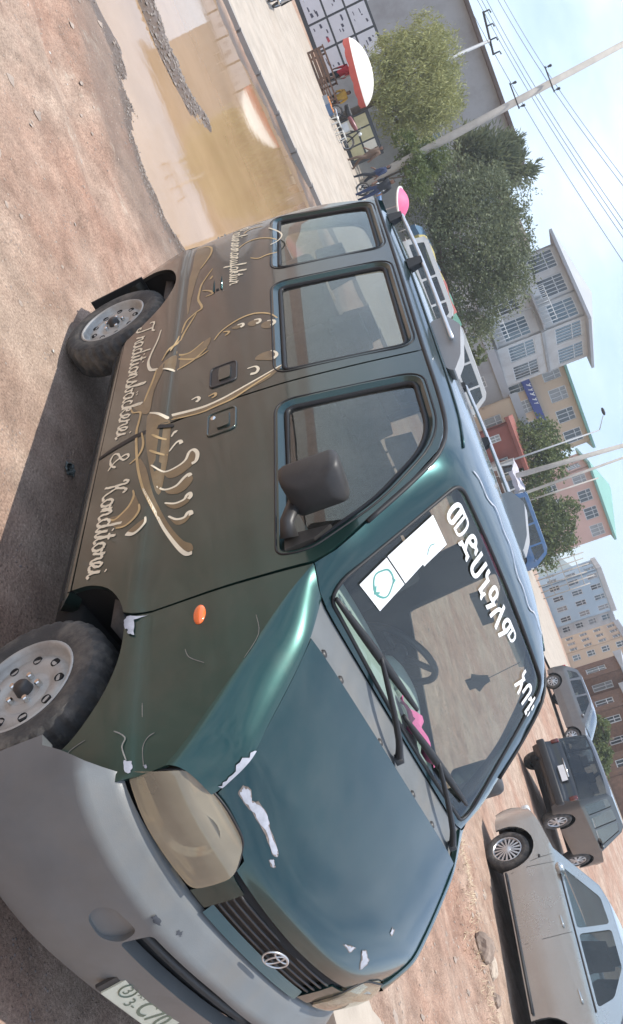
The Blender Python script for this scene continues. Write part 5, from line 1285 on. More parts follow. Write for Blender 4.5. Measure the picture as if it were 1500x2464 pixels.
# --- grey hatchback on the far side of the lane
M_GREYC = mat('grey_car_paint', (.16, .165, .17), rough=.36, metal=.5, coat=1.0, var=.05, dirt=(.26, .22, .19), damt=.3)
hb = thing('grey_car', 'grey hatchback parked side-on behind the dark car', 'car', (-21.3, 29.35, ground_z(-21.3, 29.35)), math.radians(10))
car(hb, 1.70, .20, .92, [(1.95, .22), (2.02, .45), (1.92, .66), (1.45, .82), (.95, .92), (.5, .93), (-1.5, .95), (-1.78, .95), (-1.85, .70), (-1.87, .40), (-1.80, .24)],
    [(1.05, .92), (.30, 1.40), (.0, 1.47), (-1.15, 1.46), (-1.42, 1.40), (-1.78, .96)], (1.28, -1.22), .31, M_GREYC, (0, 4),
    [roundpoly([(.70, .97), (.15, 1.38), (-.22, 1.40), (-.22, .97)], .05), roundpoly([(-.30, .97), (-.30, 1.40), (-.95, 1.39), (-1.0, .97)], .05), roundpoly([(-1.08, .97), (-1.08, 1.38), (-1.3, 1.32), (-1.5, 1.0)], .04)], spokes=9,
    lamps=[('headlight', M_LENS, (1.84, .58, .66), (.22, .28, .14)), ('tail_light', M_TAIL, (-1.80, .64, .88), (.10, .18, .26))], step=.14)

# --- minibuses in the street behind
M_WCAR = mat('white_van_paint', (.55, .55, .53), rough=.4, coat=.8, var=.04, dirt=(.5, .44, .36), damt=.3)
M_BLUEC = mat('blue_minibus_paint', (.03, .11, .26), rough=.4, coat=.8, var=.06, dirt=(.3, .26, .22), damt=.3)
def minibus(loc, rz, name, label, paint, group=None):
    r = thing(name, label, 'minibus', (loc[0], loc[1], ground_z(loc[0], loc[1])), rz, group)
    car(r, 1.72, .25, 1.05, [(2.15, .28), (2.22, .60), (2.16, 1.04), (1.9, 1.05), (-2.1, 1.06), (-2.22, 1.04), (-2.25, .6), (-2.18, .3)],
        [(2.14, 1.05), (1.62, 1.80), (1.35, 1.93), (-1.9, 1.95), (-2.10, 1.86), (-2.22, 1.05)], (1.45, -1.35), .31, paint, (0, 4),
        [roundpoly([(1.82, 1.10), (1.45, 1.72), (.95, 1.76), (.95, 1.10)], .05), roundpoly([(.85, 1.10), (.85, 1.76), (-.25, 1.76), (-.25, 1.10)], .05), roundpoly([(-.35, 1.10), (-.35, 1.76), (-1.85, 1.76), (-1.98, 1.10)], .05)], tumble=.12,
        lamps=[('headlight', M_LENS, (2.16, .60, .78), (.10, .30, .16)), ('tail_light', M_TAIL, (-2.2, .70, .90), (.08, .12, .34))], step=.2)
    return r
# ================================================================== STREET BEYOND: TREES, BUILDINGS, STALL, PEOPLE
def leaf_mat(name, c0, c1, scale=1.3):
    m = bpy.data.materials.new(name); m.use_nodes = True; n = m.node_tree; n.nodes.clear()
    o = n.nodes.new('ShaderNodeOutputMaterial'); d = n.nodes.new('ShaderNodeBsdfPrincipled'); t = n.nodes.new('ShaderNodeBsdfTranslucent'); mx = n.nodes.new('ShaderNodeMixShader'); mx.inputs['Fac'].default_value = .3
    tc = n.nodes.new('ShaderNodeTexCoord'); nz = n.nodes.new('ShaderNodeTexNoise'); nz.inputs['Scale'].default_value = scale; nz.inputs['Detail'].default_value = 6; nz.inputs['Roughness'].default_value = .7
    cr = n.nodes.new('ShaderNodeValToRGB'); cr.color_ramp.elements[0].position = .34; cr.color_ramp.elements[1].position = .66; cr.color_ramp.elements[0].color = (*c0, 1); cr.color_ramp.elements[1].color = (*c1, 1)
    n.links.new(tc.outputs['Object'], nz.inputs['Vector']); n.links.new(nz.outputs['Fac'], cr.inputs['Fac']); n.links.new(cr.outputs['Color'], d.inputs['Base Color']); n.links.new(cr.outputs['Color'], t.inputs['Color'])
    d.inputs['Roughness'].default_value = .6; d.inputs['Specular IOR Level'].default_value = .25
    n.links.new(d.outputs[0], mx.inputs[1]); n.links.new(t.outputs[0], mx.inputs[2]); n.links.new(mx.outputs[0], o.inputs['Surface']); return m
M_LEAF_L = leaf_mat('light_drooping_leaves', (.21, .22, .085), (.42, .42, .19))
M_LEAF_D = leaf_mat('dark_leaves', (.095, .118, .068), (.215, .235, .13))
M_LEAF_M = leaf_mat('mid_green_leaves', (.07, .10, .035), (.17, .20, .075))
M_BARK = mat('bark', (.13, .10, .075), rough=.95, var=.3, vscale=8, bump=.5, bscale=30)
def crown_mesh(b, blobs, n, size, droop=0.0, spiky=0.0, core=.55):
    tot = sum(r[0] * r[1] * r[2] for _, r in blobs)
    for c, r in blobs:
        k = int(n * r[0] * r[1] * r[2] / tot); c = Vector(c)
        cl = [(Vector((random.gauss(0, 1), random.gauss(0, 1), random.gauss(0, 1))).normalized() * random.uniform(core, 1.0) ** .7) for _ in range(max(6, k // 26))]
        for i in range(k):
            q = cl[i % len(cl)] + Vector((random.gauss(0, .13), random.gauss(0, .13), random.gauss(0, .13)))
            p = c + Vector((q.x * r[0], q.y * r[1], q.z * r[2])); s = size * random.uniform(.6, 1.5)
            a = Vector((random.gauss(0, 1), random.gauss(0, 1), random.gauss(0, .7))).normalized()
            if droop: a = (a * (1 - droop) + Vector((0, 0, -1)) * droop).normalized(); p = p - Vector((0, 0, random.random() * droop * .5))
            if spiky: a = (a * (1 - spiky) + (q.normalized() * .7 + Vector((0, 0, .3))) * spiky).normalized()
            t = a.cross(Vector((random.gauss(0, 1), random.gauss(0, 1), random.gauss(0, 1)))).normalized()
            L = s * (1.6 if droop or spiky else 1.0); Wd = s * (.32 if droop or spiky else .55)
            b.add([p - a * L * .5, p + t * Wd * .5, p + a * L * .5, p - t * Wd * .5], [(0, 1, 2, 3)])
def tree(loc, name, label, blobs, n, size, leaf, trunk_r=.14, trunk_h=2.0, droop=0.0, spiky=0.0, group=None, core=.55):
    z = ground_z(loc[0], loc[1]); r = thing(name, label, 'tree', (loc[0], loc[1], z), 0, group)
    b = MB(); b.tube(catmull([(0, 0, -.3), (.05, .03, trunk_h * .4), (-.04, .06, trunk_h)], 4), [trunk_r * (1.25 - .5 * i / 8) for i in range(9)], 8)
    for c, rr in blobs[:6]:
        c = Vector(c); b.tube(catmull([(-.04, .06, trunk_h * .85), tuple(c * .5 + Vector((0, 0, trunk_h * .35))), tuple(c)], 4), [trunk_r * .6 * (1 - .8 * i / 8) + .01 for i in range(9)], 6)
    b.build('trunk', M_BARK, r)
    b = MB(); crown_mesh(b, blobs, n, size, droop, spiky, core); b.build('crown', leaf, r, smooth=False)
    return r
def gpos(px, py, D):
    p = at(px, py, D); return Vector((p.x, p.y, ground_z(p.x, p.y)))
def rel(p, base): return (p.x - base.x, p.y - base.y, p.z - base.z)
def blob_px(base, lst, D, th=1.0):
    """crown lobes given by where they stand at distance D: (px,py,radius px across, radius px up, dD)"""
    out = []
    for px, py, ra, ru, dD in lst:
        k = (D + dD) / CAM_F; out.append((rel(at(px, py, D + dD), base), (ra * k, ra * k * th, ru * k)))
    return out
# weeping pepper tree by the stall
g = gpos(960, 215, 43)
tree(g, 'pepper_tree', 'pale green weeping tree with drooping foliage behind the white parasol', blob_px(g, [(1010, 200, 120, 88, 0), (1060, 130, 70, 60, -.6), (1065, 230, 75, 60, .4), (960, 130, 60, 50, -.8), (960, 270, 65, 55, -.5), (1000, 320, 50, 50, .5), (925, 195, 70, 40, -1), (1030, 75, 50, 45, 0)], 43), 30000, .125, M_LEAF_L, .18, 2.6, droop=.5, core=.45)
# big dark tree behind the van's tail
g = gpos(1000, 560, 47)
tree(g, 'broad_tree', 'broad dark green tree standing behind the roof of the van', blob_px(g, [(1125, 545, 140, 112, 0), (1215, 620, 90, 78, 1), (1070, 440, 90, 70, -1), (1240, 480, 60, 50, .5), (1120, 800, 45, 40, .5), (1200, 700, 78, 66, .6), (1160, 780, 55, 50, .8), (1230, 660, 60, 55, .8), (1180, 470, 85, 75, 0), (1100, 680, 85, 75, .6), (1160, 740, 60, 50, 1), (1030, 520, 80, 65, -1.5), (1250, 540, 50, 45, 1), (1080, 760, 45, 45, 0)], 47), 42000, .14, M_LEAF_D, .28, 3.0, core=.3)
# spiky conifer left of the dark tree
g = gpos(1040, 400, 53)
tree(g, 'conifer_tree', 'spiky dark conifer rising between the power pole and the broad tree', blob_px(g, [(1190, 385, 75, 62, 0), (1250, 400, 42, 50, 0), (1140, 370, 70, 55, 0), (1230, 360, 45, 40, .5), (1280, 395, 14, 28, 0)], 53), 9000, .24, M_LEAF_D, .2, 4.0, spiky=.7, core=.3)
# low green at the foot of the pole
g = gpos(985, 400, 41)
tree(g, 'young_tree', 'small leafy tree at the foot of the leaning power pole', blob_px(g, [(1000, 420, 62, 40, 0), (1040, 380, 45, 40, .5), (985, 350, 45, 35, .5)], 41), 5000, .13, M_LEAF_M, .08, 1.2, core=.3)
# trees along the street to the right
g = gpos(1200, 1090, 62)
tree(g, 'street_tree', 'loose green street tree in front of the green-roofed building', blob_px(g, [(1280, 1090, 75, 55, 0), (1325, 1125, 50, 48, 0), (1250, 1150, 60, 42, 0), (1310, 1045, 50, 40, .8), (1345, 1090, 34, 30, 0), (1230, 1095, 50, 40, 0)], 62), 9000, .22, M_LEAF_M, .14, 2.5, core=.3)
g = gpos(1230, 1270, 66)
tree(g, 'street_tree', 'green tree in front of the pink building', blob_px(g, [(1315, 1255, 70, 58, 0), (1360, 1235, 40, 42, 0), (1290, 1205, 56, 42, 0), (1350, 1300, 42, 44, 0), (1310, 1330, 48, 40, .5), (1265, 1260, 40, 36, 0)], 66), 9000, .22, M_LEAF_M, .14, 2.5, core=.3)
g = gpos(1130, 860, 60)
tree(g, 'young_tree', 'low bush between the white minibus and the white building', blob_px(g, [(1150, 860, 22, 22, 0), (1140, 835, 18, 16, 0)], 60), 700, .2, M_LEAF_M, .05, .8, core=.3)
g = gpos(1430, 1790, 58)
tree(g, 'street_tree', 'low tree behind the roof of the grey hatchback', blob_px(g, [(1445, 1800, 40, 26, 0), (1440, 1850, 34, 24, 0), (1450, 1750, 30, 20, 0)], 58), 4500, .2, M_LEAF_M, .1, 1.5, core=.3)

# ---------------------------------------------------------------- buildings
M_WALLW = mat('white_render', (.50, .505, .49), rough=.9, var=.06, vscale=.6, dirt=(.30, .27, .24), dscale=.7, damt=.6)
M_WALLG = mat('grey_render', (.34, .35, .35), rough=.9, var=.07, vscale=.5, dirt=(.20, .19, .18), dscale=.6, damt=.6)
M_WALLP = mat('peach_render', (.56, .44, .31), rough=.9, var=.07, vscale=.5, dirt=(.40, .34, .28), dscale=.5, damt=.4)
M_WALLK = mat('pink_render', (.58, .40, .34), rough=.9, var=.07, vscale=.5)
M_WALLB = mat('pale_blue_render', (.38, .50, .58), rough=.9, var=.07, vscale=.5)
M_BAND = mat('blue_sign_band', (.035, .06, .25), rough=.5, var=.12, vscale=1)
M_ROOFG = mat('green_sheet_roof', (.18, .36, .30), rough=.5, var=.08, vscale=.6)
M_ROOFS = mat('grey_sheet_roof', (.36, .37, .38), rough=.55, var=.08, vscale=.6)
M_ROOFB = mat('brown_eaves', (.11, .08, .065), rough=.8, var=.15)
M_FRAMEW = mat('pale_window_frame', (.58, .60, .60), rough=.6, var=.05)
M_PANE = mat('far_window_glass', (.05, .065, .075), rough=.08, var=.15, vscale=1.5, spec=.7)
M_PANES = [M_PANE, mat('curtained_window_glass', (.26, .27, .27), rough=.15, var=.2, vscale=1.2, spec=.6), mat('bluish_window_glass', (.10, .15, .18), rough=.06, var=.2, vscale=1.1, spec=.7), M_PANE]
M_WOOD = mat('brown_wood', (.17, .095, .06), rough=.85, var=.3, vscale=4, bump=.2, bscale=20)
M_RUST = mat('red_brown_sheet', (.24, .075, .055), rough=.75, var=.2, vscale=1)
class Frame:
    """box building: origin corner, u along the front, v backwards"""
    def __init__(s, o, u, zb): s.o = Vector(o); s.u = Vector(u).normalized(); s.v = Vector((-s.u.y, s.u.x, 0)); s.zb = zb
    def p(s, a, c, z): return s.u * a + s.v * c + Vector((0, 0, z))
def building(name, label, origin, u, wid, dep, hgt, wall, roof, rows, cols_f, cols_s, roofkind='hip', ov=.5, roof_h=1.2, win=(.62, .55), frame_m=None, skip=(), bars=1):
    """front face lies along u from origin; v (left of u) points away from the viewer"""
    zb = ground_z(origin[0], origin[1]); r = thing(name, label, 'building', (origin[0], origin[1], zb)); F = Frame(origin, u, zb)
    # wall with real openings on the front and both sides
    def face(o3, d3, L, cols, nrm, inward):
        holes = []; cells = []
        for i in range(rows):
            for j in range(cols):
                if (i, j) in skip and inward == 0: continue
                cw_, ch_ = L / cols, hgt / rows; w_, h_ = cw_ * win[0], ch_ * win[1]; a0 = cw_ * (j + .5) - w_ / 2; z0 = ch_ * i + ch_ * .30
                holes.append([(a0, z0), (a0 + w_, z0), (a0 + w_, z0 + h_), (a0, z0 + h_)]); cells.append((a0, z0, w_, h_))
        f = lambda a, z: o3 + d3 * a + Vector((0, 0, z))
        b.patch([(0, -1.0), (L, -1.0), (L, hgt), (0, hgt)], holes, f, 2.5, flange=.18, out_hint=tuple(nrm))
        return cells, f, nrm
    b = MB(); sets = []
    sets.append(face(F.p(0, 0, 0), F.u, wid, cols_f, -F.v, 0))
    sets.append(face(F.p(0, dep, 0), -F.v, dep, cols_s, -F.u, 1))
    sets.append(face(F.p(wid, 0, 0), F.v, dep, cols_s, F.u, 2))
    b.add([F.p(0, dep, -1), F.p(wid, dep, -1), F.p(wid, dep, hgt), F.p(0, dep, hgt), F.p(0, 0, hgt), F.p(wid, 0, hgt)], [(0, 1, 2, 3), (3, 2, 5, 4)])
    wl_ = b.build('wall', wall, r, smooth=False)
    for cells, f, nrm in sets:
        for a0, z0, w_, h_ in cells:
            b = MB(); t = .07
            for (x0, x1, y0, y1) in ((a0, a0 + w_, z0, z0 + t), (a0, a0 + w_, z0 + h_ - t, z0 + h_), (a0, a0 + t, z0 + t, z0 + h_ - t), (a0 + w_ - t, a0 + w_, z0 + t, z0 + h_ - t)) + tuple((a0 + w_ * (k + 1) / (bars + 1) - .03, a0 + w_ * (k + 1) / (bars + 1) + .03, z0 + t, z0 + h_ - t) for k in range(bars)) + ((a0 + t, a0 + w_ - t, z0 + h_ * .62, z0 + h_ * .62 + .06),):
                vs = [f(x, y) - nrm * d for d in (.05, .11) for x, y in ((x0, y0), (x1, y0), (x1, y1), (x0, y1))]
                b.add(vs, [(0, 1, 2, 3), (7, 6, 5, 4), (0, 4, 5, 1), (1, 5, 6, 2), (2, 6, 7, 3), (3, 7, 4, 0)])
            wdw = b.build('window', frame_m or M_FRAMEW, r, smooth=False)
            b = MB(); b.add([f(x, y) - nrm * .09 for x, y in ((a0, z0), (a0 + w_, z0), (a0 + w_, z0 + h_), (a0, z0 + h_))], [(0, 1, 2, 3)]); b.build('pane', random.choice(M_PANES), wdw, smooth=False)
    b = MB()
    e = [F.p(-ov, -ov, hgt), F.p(wid + ov, -ov, hgt), F.p(wid + ov, dep + ov, hgt), F.p(-ov, dep + ov, hgt)]
    lo = [q - Vector((0, 0, .22)) for q in e]
    if roofkind == 'hip':
        k = min(wid, dep) / 2
        if wid >= dep: t0, t1 = F.p(k, dep / 2, hgt + roof_h), F.p(wid - k, dep / 2, hgt + roof_h)
        else: t0, t1 = F.p(wid / 2, k, hgt + roof_h), F.p(wid / 2, dep - k, hgt + roof_h)
        if wid >= dep: b.add(e + [t0, t1], [(0, 1, 5, 4), (1, 2, 5), (2, 3, 4, 5), (3, 0, 4)])
        else: b.add(e + [t0, t1], [(0, 1, 4), (1, 2, 5, 4), (2, 3, 5), (3, 0, 4, 5)])
    elif roofkind == 'shed':
        up = [q + Vector((0, 0, roof_h)) for q in e]
        b.add([e[0], e[1], up[2], up[3]], [(0, 1, 2, 3)]); b.add([e[0], e[3], up[3]], [(0, 1, 2)]); b.add([e[1], e[2], up[2]], [(0, 1, 2)])
    else:
        b.add([q + Vector((0, 0, .35)) for q in e], [(0, 1, 2, 3)]); b.add(e + [q + Vector((0, 0, .35)) for q in e], [(0, 1, 5, 4), (1, 2, 6, 5), (2, 3, 7, 6), (3, 0, 4, 7)])
    b.add([q + Vector((0, 0, .003)) for q in e] + lo, [(0, 4, 5, 1), (1, 5, 6, 2), (2, 6, 7, 3), (3, 7, 4, 0), (7, 6, 5, 4)])
    b.build('roof', roof, r, smooth=False)
    return r, F
def ang(a): return RT * math.cos(math.radians(a)) + FW * math.sin(math.radians(a))   # a=0: front faces the viewer, running left to right

# long grey hall at the far left, behind the weeping tree
o = gpos(900, -150, 60); building('grey_hall', 'long grey hall with a dark roof edge behind the weeping tree', o, ang(6), 16.5, 9, 9.9, M_WALLG, M_ROOFB, 1, 3, 2, 'shed', .7, .5, win=(.25, .25), bars=1)
# brown-eaved house between conifer and white block
o = gpos(1130, 395, 76); building('brown_eaved_house', 'pale house with dark brown eaves behind the broad tree', o, ang(-14), 10.5, 8, 9.2, M_WALLW, M_ROOFB, 3, 4, 2, 'hip', .9, 1.0, win=(.6, .55))
# white three-storey block
o = gpos(1180, 648, 72); wb_, WF = building('white_block', 'white three-storey block with wide barred windows under a grey hipped roof', o, ang(-22), 6.9, 7.0, 11.2, M_WALLW, M_ROOFS, 3, 3, 2, 'hip', .8, 1.5, win=(.74, .56), bars=4)
for i in (1, 2):
    b = MB(); z = 11.2 * i / 3 + .1; q = [WF.p(-.12, -.12, z), WF.p(7.02, -.12, z), WF.p(7.02, 7.1, z), WF.p(-.12, 7.1, z)]
    b.add(q + [v + Vector((0, 0, .22)) for v in q], [(0, 1, 5, 4), (1, 2, 6, 5), (3, 0, 4, 7), (4, 5, 6, 7), (3, 2, 1, 0)]); b.build('storey_ledge', M_WALLG, wb_, smooth=False)
for i in (1, 2):
    z = 11.2 * i / 3 + .34
    b = MB(); q = [WF.p(3.7, -1.1, z), WF.p(6.9, -1.1, z), WF.p(6.9, -.1, z), WF.p(3.7, -.1, z)]; b.add(q + [v + Vector((0, 0, .14)) for v in q], [(0, 1, 5, 4), (1, 2, 6, 5), (3, 0, 4, 7), (4, 5, 6, 7), (3, 2, 1, 0)]); bal = b.build('balcony', M_WALLG, wb_, smooth=False)
    for k in range(10):
        b = MB(); p = WF.p(3.75 + 3.1 * k / 9, -1.06, z + .14); b.tube([p, p + Vector((0, 0, .95))], .02, 5); b.build('baluster', M_FRAMEW, bal)
    b = MB(); b.tube([WF.p(3.7, -1.06, z + 1.1), WF.p(6.9, -1.06, z + 1.1)], .03, 6); b.build('handrail', M_FRAMEW, bal)
for (a, z) in ((1.2, 4.6), (3.6, 8.3), (4.4, 4.5)):
    b = MB(); b.box(WF.p(a, -.2, z), (.8, .35, .5), rot=math.atan2(WF.u.y, WF.u.x)); b.build('air_conditioner', M_FRAMEW, wb_, smooth=False)
b = MB(); b.tube([WF.p(4.6, -.06, -.5), WF.p(4.6, -.06, 11.0)], .05, 6); b.build('drainpipe', M_WALLG, wb_)
# peach building with green roof and blue sign band
o = gpos(1170, 815, 80); pb, PF = building('peach_building', 'peach building with a green sheet roof and a long blue sign band', o, ang(8), 11.8, 8, 9.4, M_WALLP, M_ROOFG, 3, 6, 3, 'shed', .6, .9, win=(.6, .5), bars=2)
b = MB(); q = [PF.p(-1.2, -.35, 5.0), PF.p(9.4, -.35, 5.6), PF.p(9.4, -.35, 6.3), PF.p(-1.2, -.35, 5.75)]; b.add(q + [v + PF.v * .3 for v in q], [(0, 1, 2, 3), (0, 4, 5, 1), (3, 2, 6, 7), (0, 3, 7, 4), (1, 5, 6, 2)]); sb = b.build('sign_band', M_BAND, pb, smooth=False)
for k, (a, w_) in enumerate([(5.0, .35), (5.5, .25), (5.85, .4), (6.4, .3), (6.8, .2)]):
    b = MB(); z0 = 5.28 + .6 * (a + 1.2) / 10.6 - .03
    b.add([PF.p(a, -.36, z0 + .05), PF.p(a + w_ * .3, -.36, z0 + .05), PF.p(a + w_, -.36, z0 + .42), PF.p(a + w_ * .7, -.36, z0 + .42)], [(0, 1, 2, 3)]); b.add([PF.p(a, -.362, z0 + .42), PF.p(a + w_ * .3, -.362, z0 + .42), PF.p(a + w_ * .6, -.362, z0 + .2), PF.p(a + w_ * .35, -.362, z0 + .2)], [(0, 1, 2, 3)]); b.build('sign_stroke', M_WHITEP, sb, smooth=False)
# grey walled yard and small houses under it
o = gpos(1110, 830, 66); building('low_house', 'low pale grey house below the blue sign band', o, ang(5), 6.2, 4, 3.3, M_WALLG, M_ROOFS, 1, 3, 1, 'flat', .2, .3, win=(.4, .4))
o = gpos(1150, 985, 64); building('low_house', 'small peach house with a flat roof beside the red kiosk', o, ang(3), 2.6, 3, 3.6, M_WALLP, M_ROOFS, 1, 1, 1, 'flat', .15, .3, win=(.35, .35))
o = gpos(1180, 1030, 60); building('kiosk', 'red-brown sheet metal kiosk standing below the street tree', o, ang(2), 3.2, 2.6, 2.7, M_RUST, M_RUST, 1, 2, 1, 'shed', .3, .4, win=(.3, .35))
# pink building with green roof
o = gpos(1290, 1165, 92); building('pink_building', 'pink building with a green roof behind the street trees', o, ang(10), 7.6, 7, 9.0, M_WALLK, M_ROOFG, 3, 4, 2, 'hip', .5, 1.5, win=(.66, .45), bars=2)
# pale blue block and concrete shells on the slope
o = gpos(1345, 1400, 110); building('blue_block', 'pale blue and white block behind the row of poles', o, ang(6), 5.4, 5, 7.0, M_WALLB, M_WALLW, 3, 4, 2, 'flat', .15, .3, win=(.5, .55))
o = gpos(1380, 1470, 112); building('concrete_shell', 'unfinished concrete block with rows of open windows under the hill', o, ang(4), 6.6, 6, 6.6, M_WALLW, M_ROOFS, 4, 5, 3, 'flat', .1, .3, win=(.55, .6))
o = gpos(1410, 1560, 95); building('concrete_shell', 'grey concrete block with small dark windows above the grey hatchback', o, ang(4), 8.0, 6, 6.2, M_WALLP, M_ROOFS, 4, 6, 3, 'flat', .1, .3, win=(.5, .55))
for k, (px, py, D, w_, h_) in enumerate([(1400, 1640, 75, 5.5, 4.2), (1425, 1720, 70, 5.0, 3.6), (1440, 1880, 64, 6.0, 3.4)]):
    o = gpos(px, py, D); building('shack', ['weathered timber shack behind the roof of the grey hatchback', 'brown shack to the right of the timber one', 'brown shack above the dark car'][k], o, ang(3), w_, 4, h_, M_WOOD, M_ROOFS, 1, 3, 1, 'shed', .3, .5, win=(.35, .4))
# bare upright poles of a scaffold
M_POLEW = mat('weathered_pole', (.40, .37, .33), rough=.85, var=.15, vscale=2)
sc = thing('scaffold', 'row of pale upright scaffold poles right of the pink building', 'scaffold', tuple(gpos(1290, 1350, 78)))
for i in range(7):
    a = i * .55; b = MB(); b.tube([RT * a + Vector((0, 0, -.3)), RT * (a + .05 * math.sin(i * 2)) + Vector((0, 0, 4.6 + .4 * math.sin(i * 3)))], .05, 6); b.build('upright', M_POLEW, sc)
for i in range(3):
    b = MB(); b.tube([Vector((0, 0, 1.2 + 1.3 * i)), RT * 3.3 + Vector((0, 0, 1.25 + 1.3 * i))], .035, 6); b.build('crossbar', M_POLEW, sc)

# hill behind the town
M_HILL = mat('far_hillside', (.12, .15, .12), rough=1.0, var=.25, vscale=.02)
b = MB(); hc_ = at(1445, 1560, 700)
def hill(a, k):
    px = 1120 + a * 1250; h = 34 * math.exp(-((a - .34) / .20) ** 2) + 12 * math.exp(-((a - .75) / .3) ** 2) + 2 * math.sin(a * 23)
    p = at(1200, px, 640 + 240 * k); return Vector((p.x, p.y, -6 + h * 1.4 * math.sin(PI * min(1, k * 1.0)) ** .8))
b.grid(hill, [i / 50 for i in range(51)], [i / 10 for i in range(11)]); o = b.build('hills', M_HILL); tag(o, kind='structure')

# ---------------------------------------------------------------- poles and wires
def pole(px0, px1, D0, D1, r, name, label, m=None, extra=None):
    p0 = at(*px0, D0); p1 = at(*px1, D1); d = (p1 - p0) / (p1.z - p0.z); g0 = p0 + d * (ground_z(p0.x, p0.y) - .3 - p0.z)
    t = thing(name, label, 'pole', (g0.x, g0.y, g0.z + .3)); b = MB(); o = Vector((g0.x, g0.y, g0.z + .3))
    b.tube([g0 - o, p1 - o], [r * 1.25, r * .85], 10); b.build('shaft', m or M_POLEW, t); return t, o, g0, p1
pt, po, pg, pe = pole((980, 385), (1530, 90), 41, 41, .16, 'power_pole', 'leaning pale power pole between the two large trees')
def alongp(px, py, D=41): return at(px, py, D) - po
for (px, py) in ((1238, 236), (1322, 196)):
    b = MB(); c = alongp(px, py); b.tube([c - RT * .62 - FW * .25, c + RT * .62 - FW * .25], .03, 6); ca = b.build('crossarm', M_BLACK, pt)
    for s in (-.55, .55):
        b = MB(); q = c + RT * s - FW * .25; b.tube([q, q + Vector((0, 0, .16))], .02, 6); b.lathe([(0, .30), (.05, .29), (.065, .22), (.04, .16), (.06, .13), (.0, .12)], 10, Matrix.Translation(q) @ Matrix.Rotation(PI / 2, 4, 'X')); b.build('insulator', M_BLACK, ca)
p2, o2, g2, e2 = pole((1260, 1140), (1560, 1055), 55, 55, .15, 'power_pole', 'leaning pale power pole right of the street light')
p3, o3, g3, e3 = pole((1225, 1200), (1560, 1080), 60, 60, .09, 'power_pole', 'thin pole just right of the thicker leaning pole')
p4, o4, g4, e4 = pole((1240, 1215), (1440, 1150), 64, 64, .06, 'power_pole', 'thinnest pole, in front of the pink building')
# street light with bent arm
sp0 = at(1190, 1120, 58); sg = gpos(1150, 1135, 58); slt = thing('street_light', 'slim street light with a bent arm above the green roof', 'street light', tuple(sg))
b = MB(); top = at(1443, 1035, 58) - sg; arm = at(1452, 1000, 58) - sg; b.tube([at(1130, 1142, 58) - sg, top], [.07, .045], 8); b.tube([top, arm], .03, 6); b.build('mast', M_ROOFS, slt)
b = MB(); hd_ = at(1452, 990, 58) - sg; b.ball(hd_, (.28, .28, .10), 10, 6); b.build('lamp_head', M_BLACK, slt)
# rack of insulators at the upper left
rp, ro, rg, re_ = pole((1060, 150), (1178, 98), 50, 50, .10, 'rack_pole', 'pole carrying a dark rack of insulators above the grey hall', M_ROOFS)
b = MB(); b.tube([at(1163, 28, 50) - ro, at(1188, 132, 50) - ro], .06, 6); ra = b.build('crossarm', M_BLACK, rp)
for k in range(4):
    q = at(1163 + 25 * k / 3, 30 + 100 * k / 3, 50) - ro; b = MB(); b.tube([q, q + Vector((0, 0, .35)), q + RT * .18 + Vector((0, 0, .38))], .045, 6); b.build('insulator', M_BLACK, ra)
# wires: three upper, three lower
M_WIRE = mat('dark_wire', (.03, .03, .032), rough=.6)
for k, (a, c) in enumerate([((1118, -60), (1540, 630)), ((1128, -60), (1540, 610)), ((1140, -60), (1540, 590)), ((1165, -60), (1540, 500)), ((1090, -60), (1540, 690)), ((1180, -60), (1540, 480))]):
    P0 = at(*a, 52); P1 = at(*c, 40); b = MB(); b.tube([P0.lerp(P1, i / 24) - Vector((0, 0, .30 * math.sin(PI * i / 24))) for i in range(25)], .014 if k < 5 else .012, 5)
    o = b.build('power_line', M_WIRE); tag(o, ['second', 'third', 'fourth', 'fifth', 'first', 'last'][k] + ' of the six dark power lines counted from the bottom right of the sky', 'power line', 'power lines across the sky')

# ---------------------------------------------------------------- shop wall with posters
M_DKFRAME = mat('dark_shop_frame', (.045, .05, .055), rough=.6, var=.1)
M_POSTER = mat('white_poster', (.62, .63, .66), rough=.7, var=.06, vscale=2)
M_INK = mat('poster_ink', (.06, .06, .09), rough=.7)
M_REDP = mat('poster_red', (.45, .06, .08), rough=.7)
o = gpos(770, 60, 47); ws_t = thing('poster_wall', 'dark framed shop front hung with white posters at the far left', 'shop front', tuple(o)); u = (at(840, 200, 47) - at(780, 20, 47)); u.z = 0; u.normalize()
vback = Vector((-u.y, u.x, 0))
b = MB(); Wp = 9.0; a0 = -6.2
b.add([u * a0 + Vector((0, 0, -.2)), u * (a0 + Wp) + Vector((0, 0, -.2)), u * (a0 + Wp) + Vector((0, 0, 3.4)), u * a0 + Vector((0, 0, 3.4))] + [vback * .2 + q for q in (u * a0 + Vector((0, 0, -.2)), u * (a0 + Wp) + Vector((0, 0, -.2)), u * (a0 + Wp) + Vector((0, 0, 3.4)), u * a0 + Vector((0, 0, 3.4)))], [(0, 1, 2, 3), (7, 6, 5, 4), (0, 4, 5, 1), (1, 5, 6, 2), (2, 6, 7, 3), (3, 7, 4, 0)])
b.build('wall', M_DKFRAME, ws_t, smooth=False)
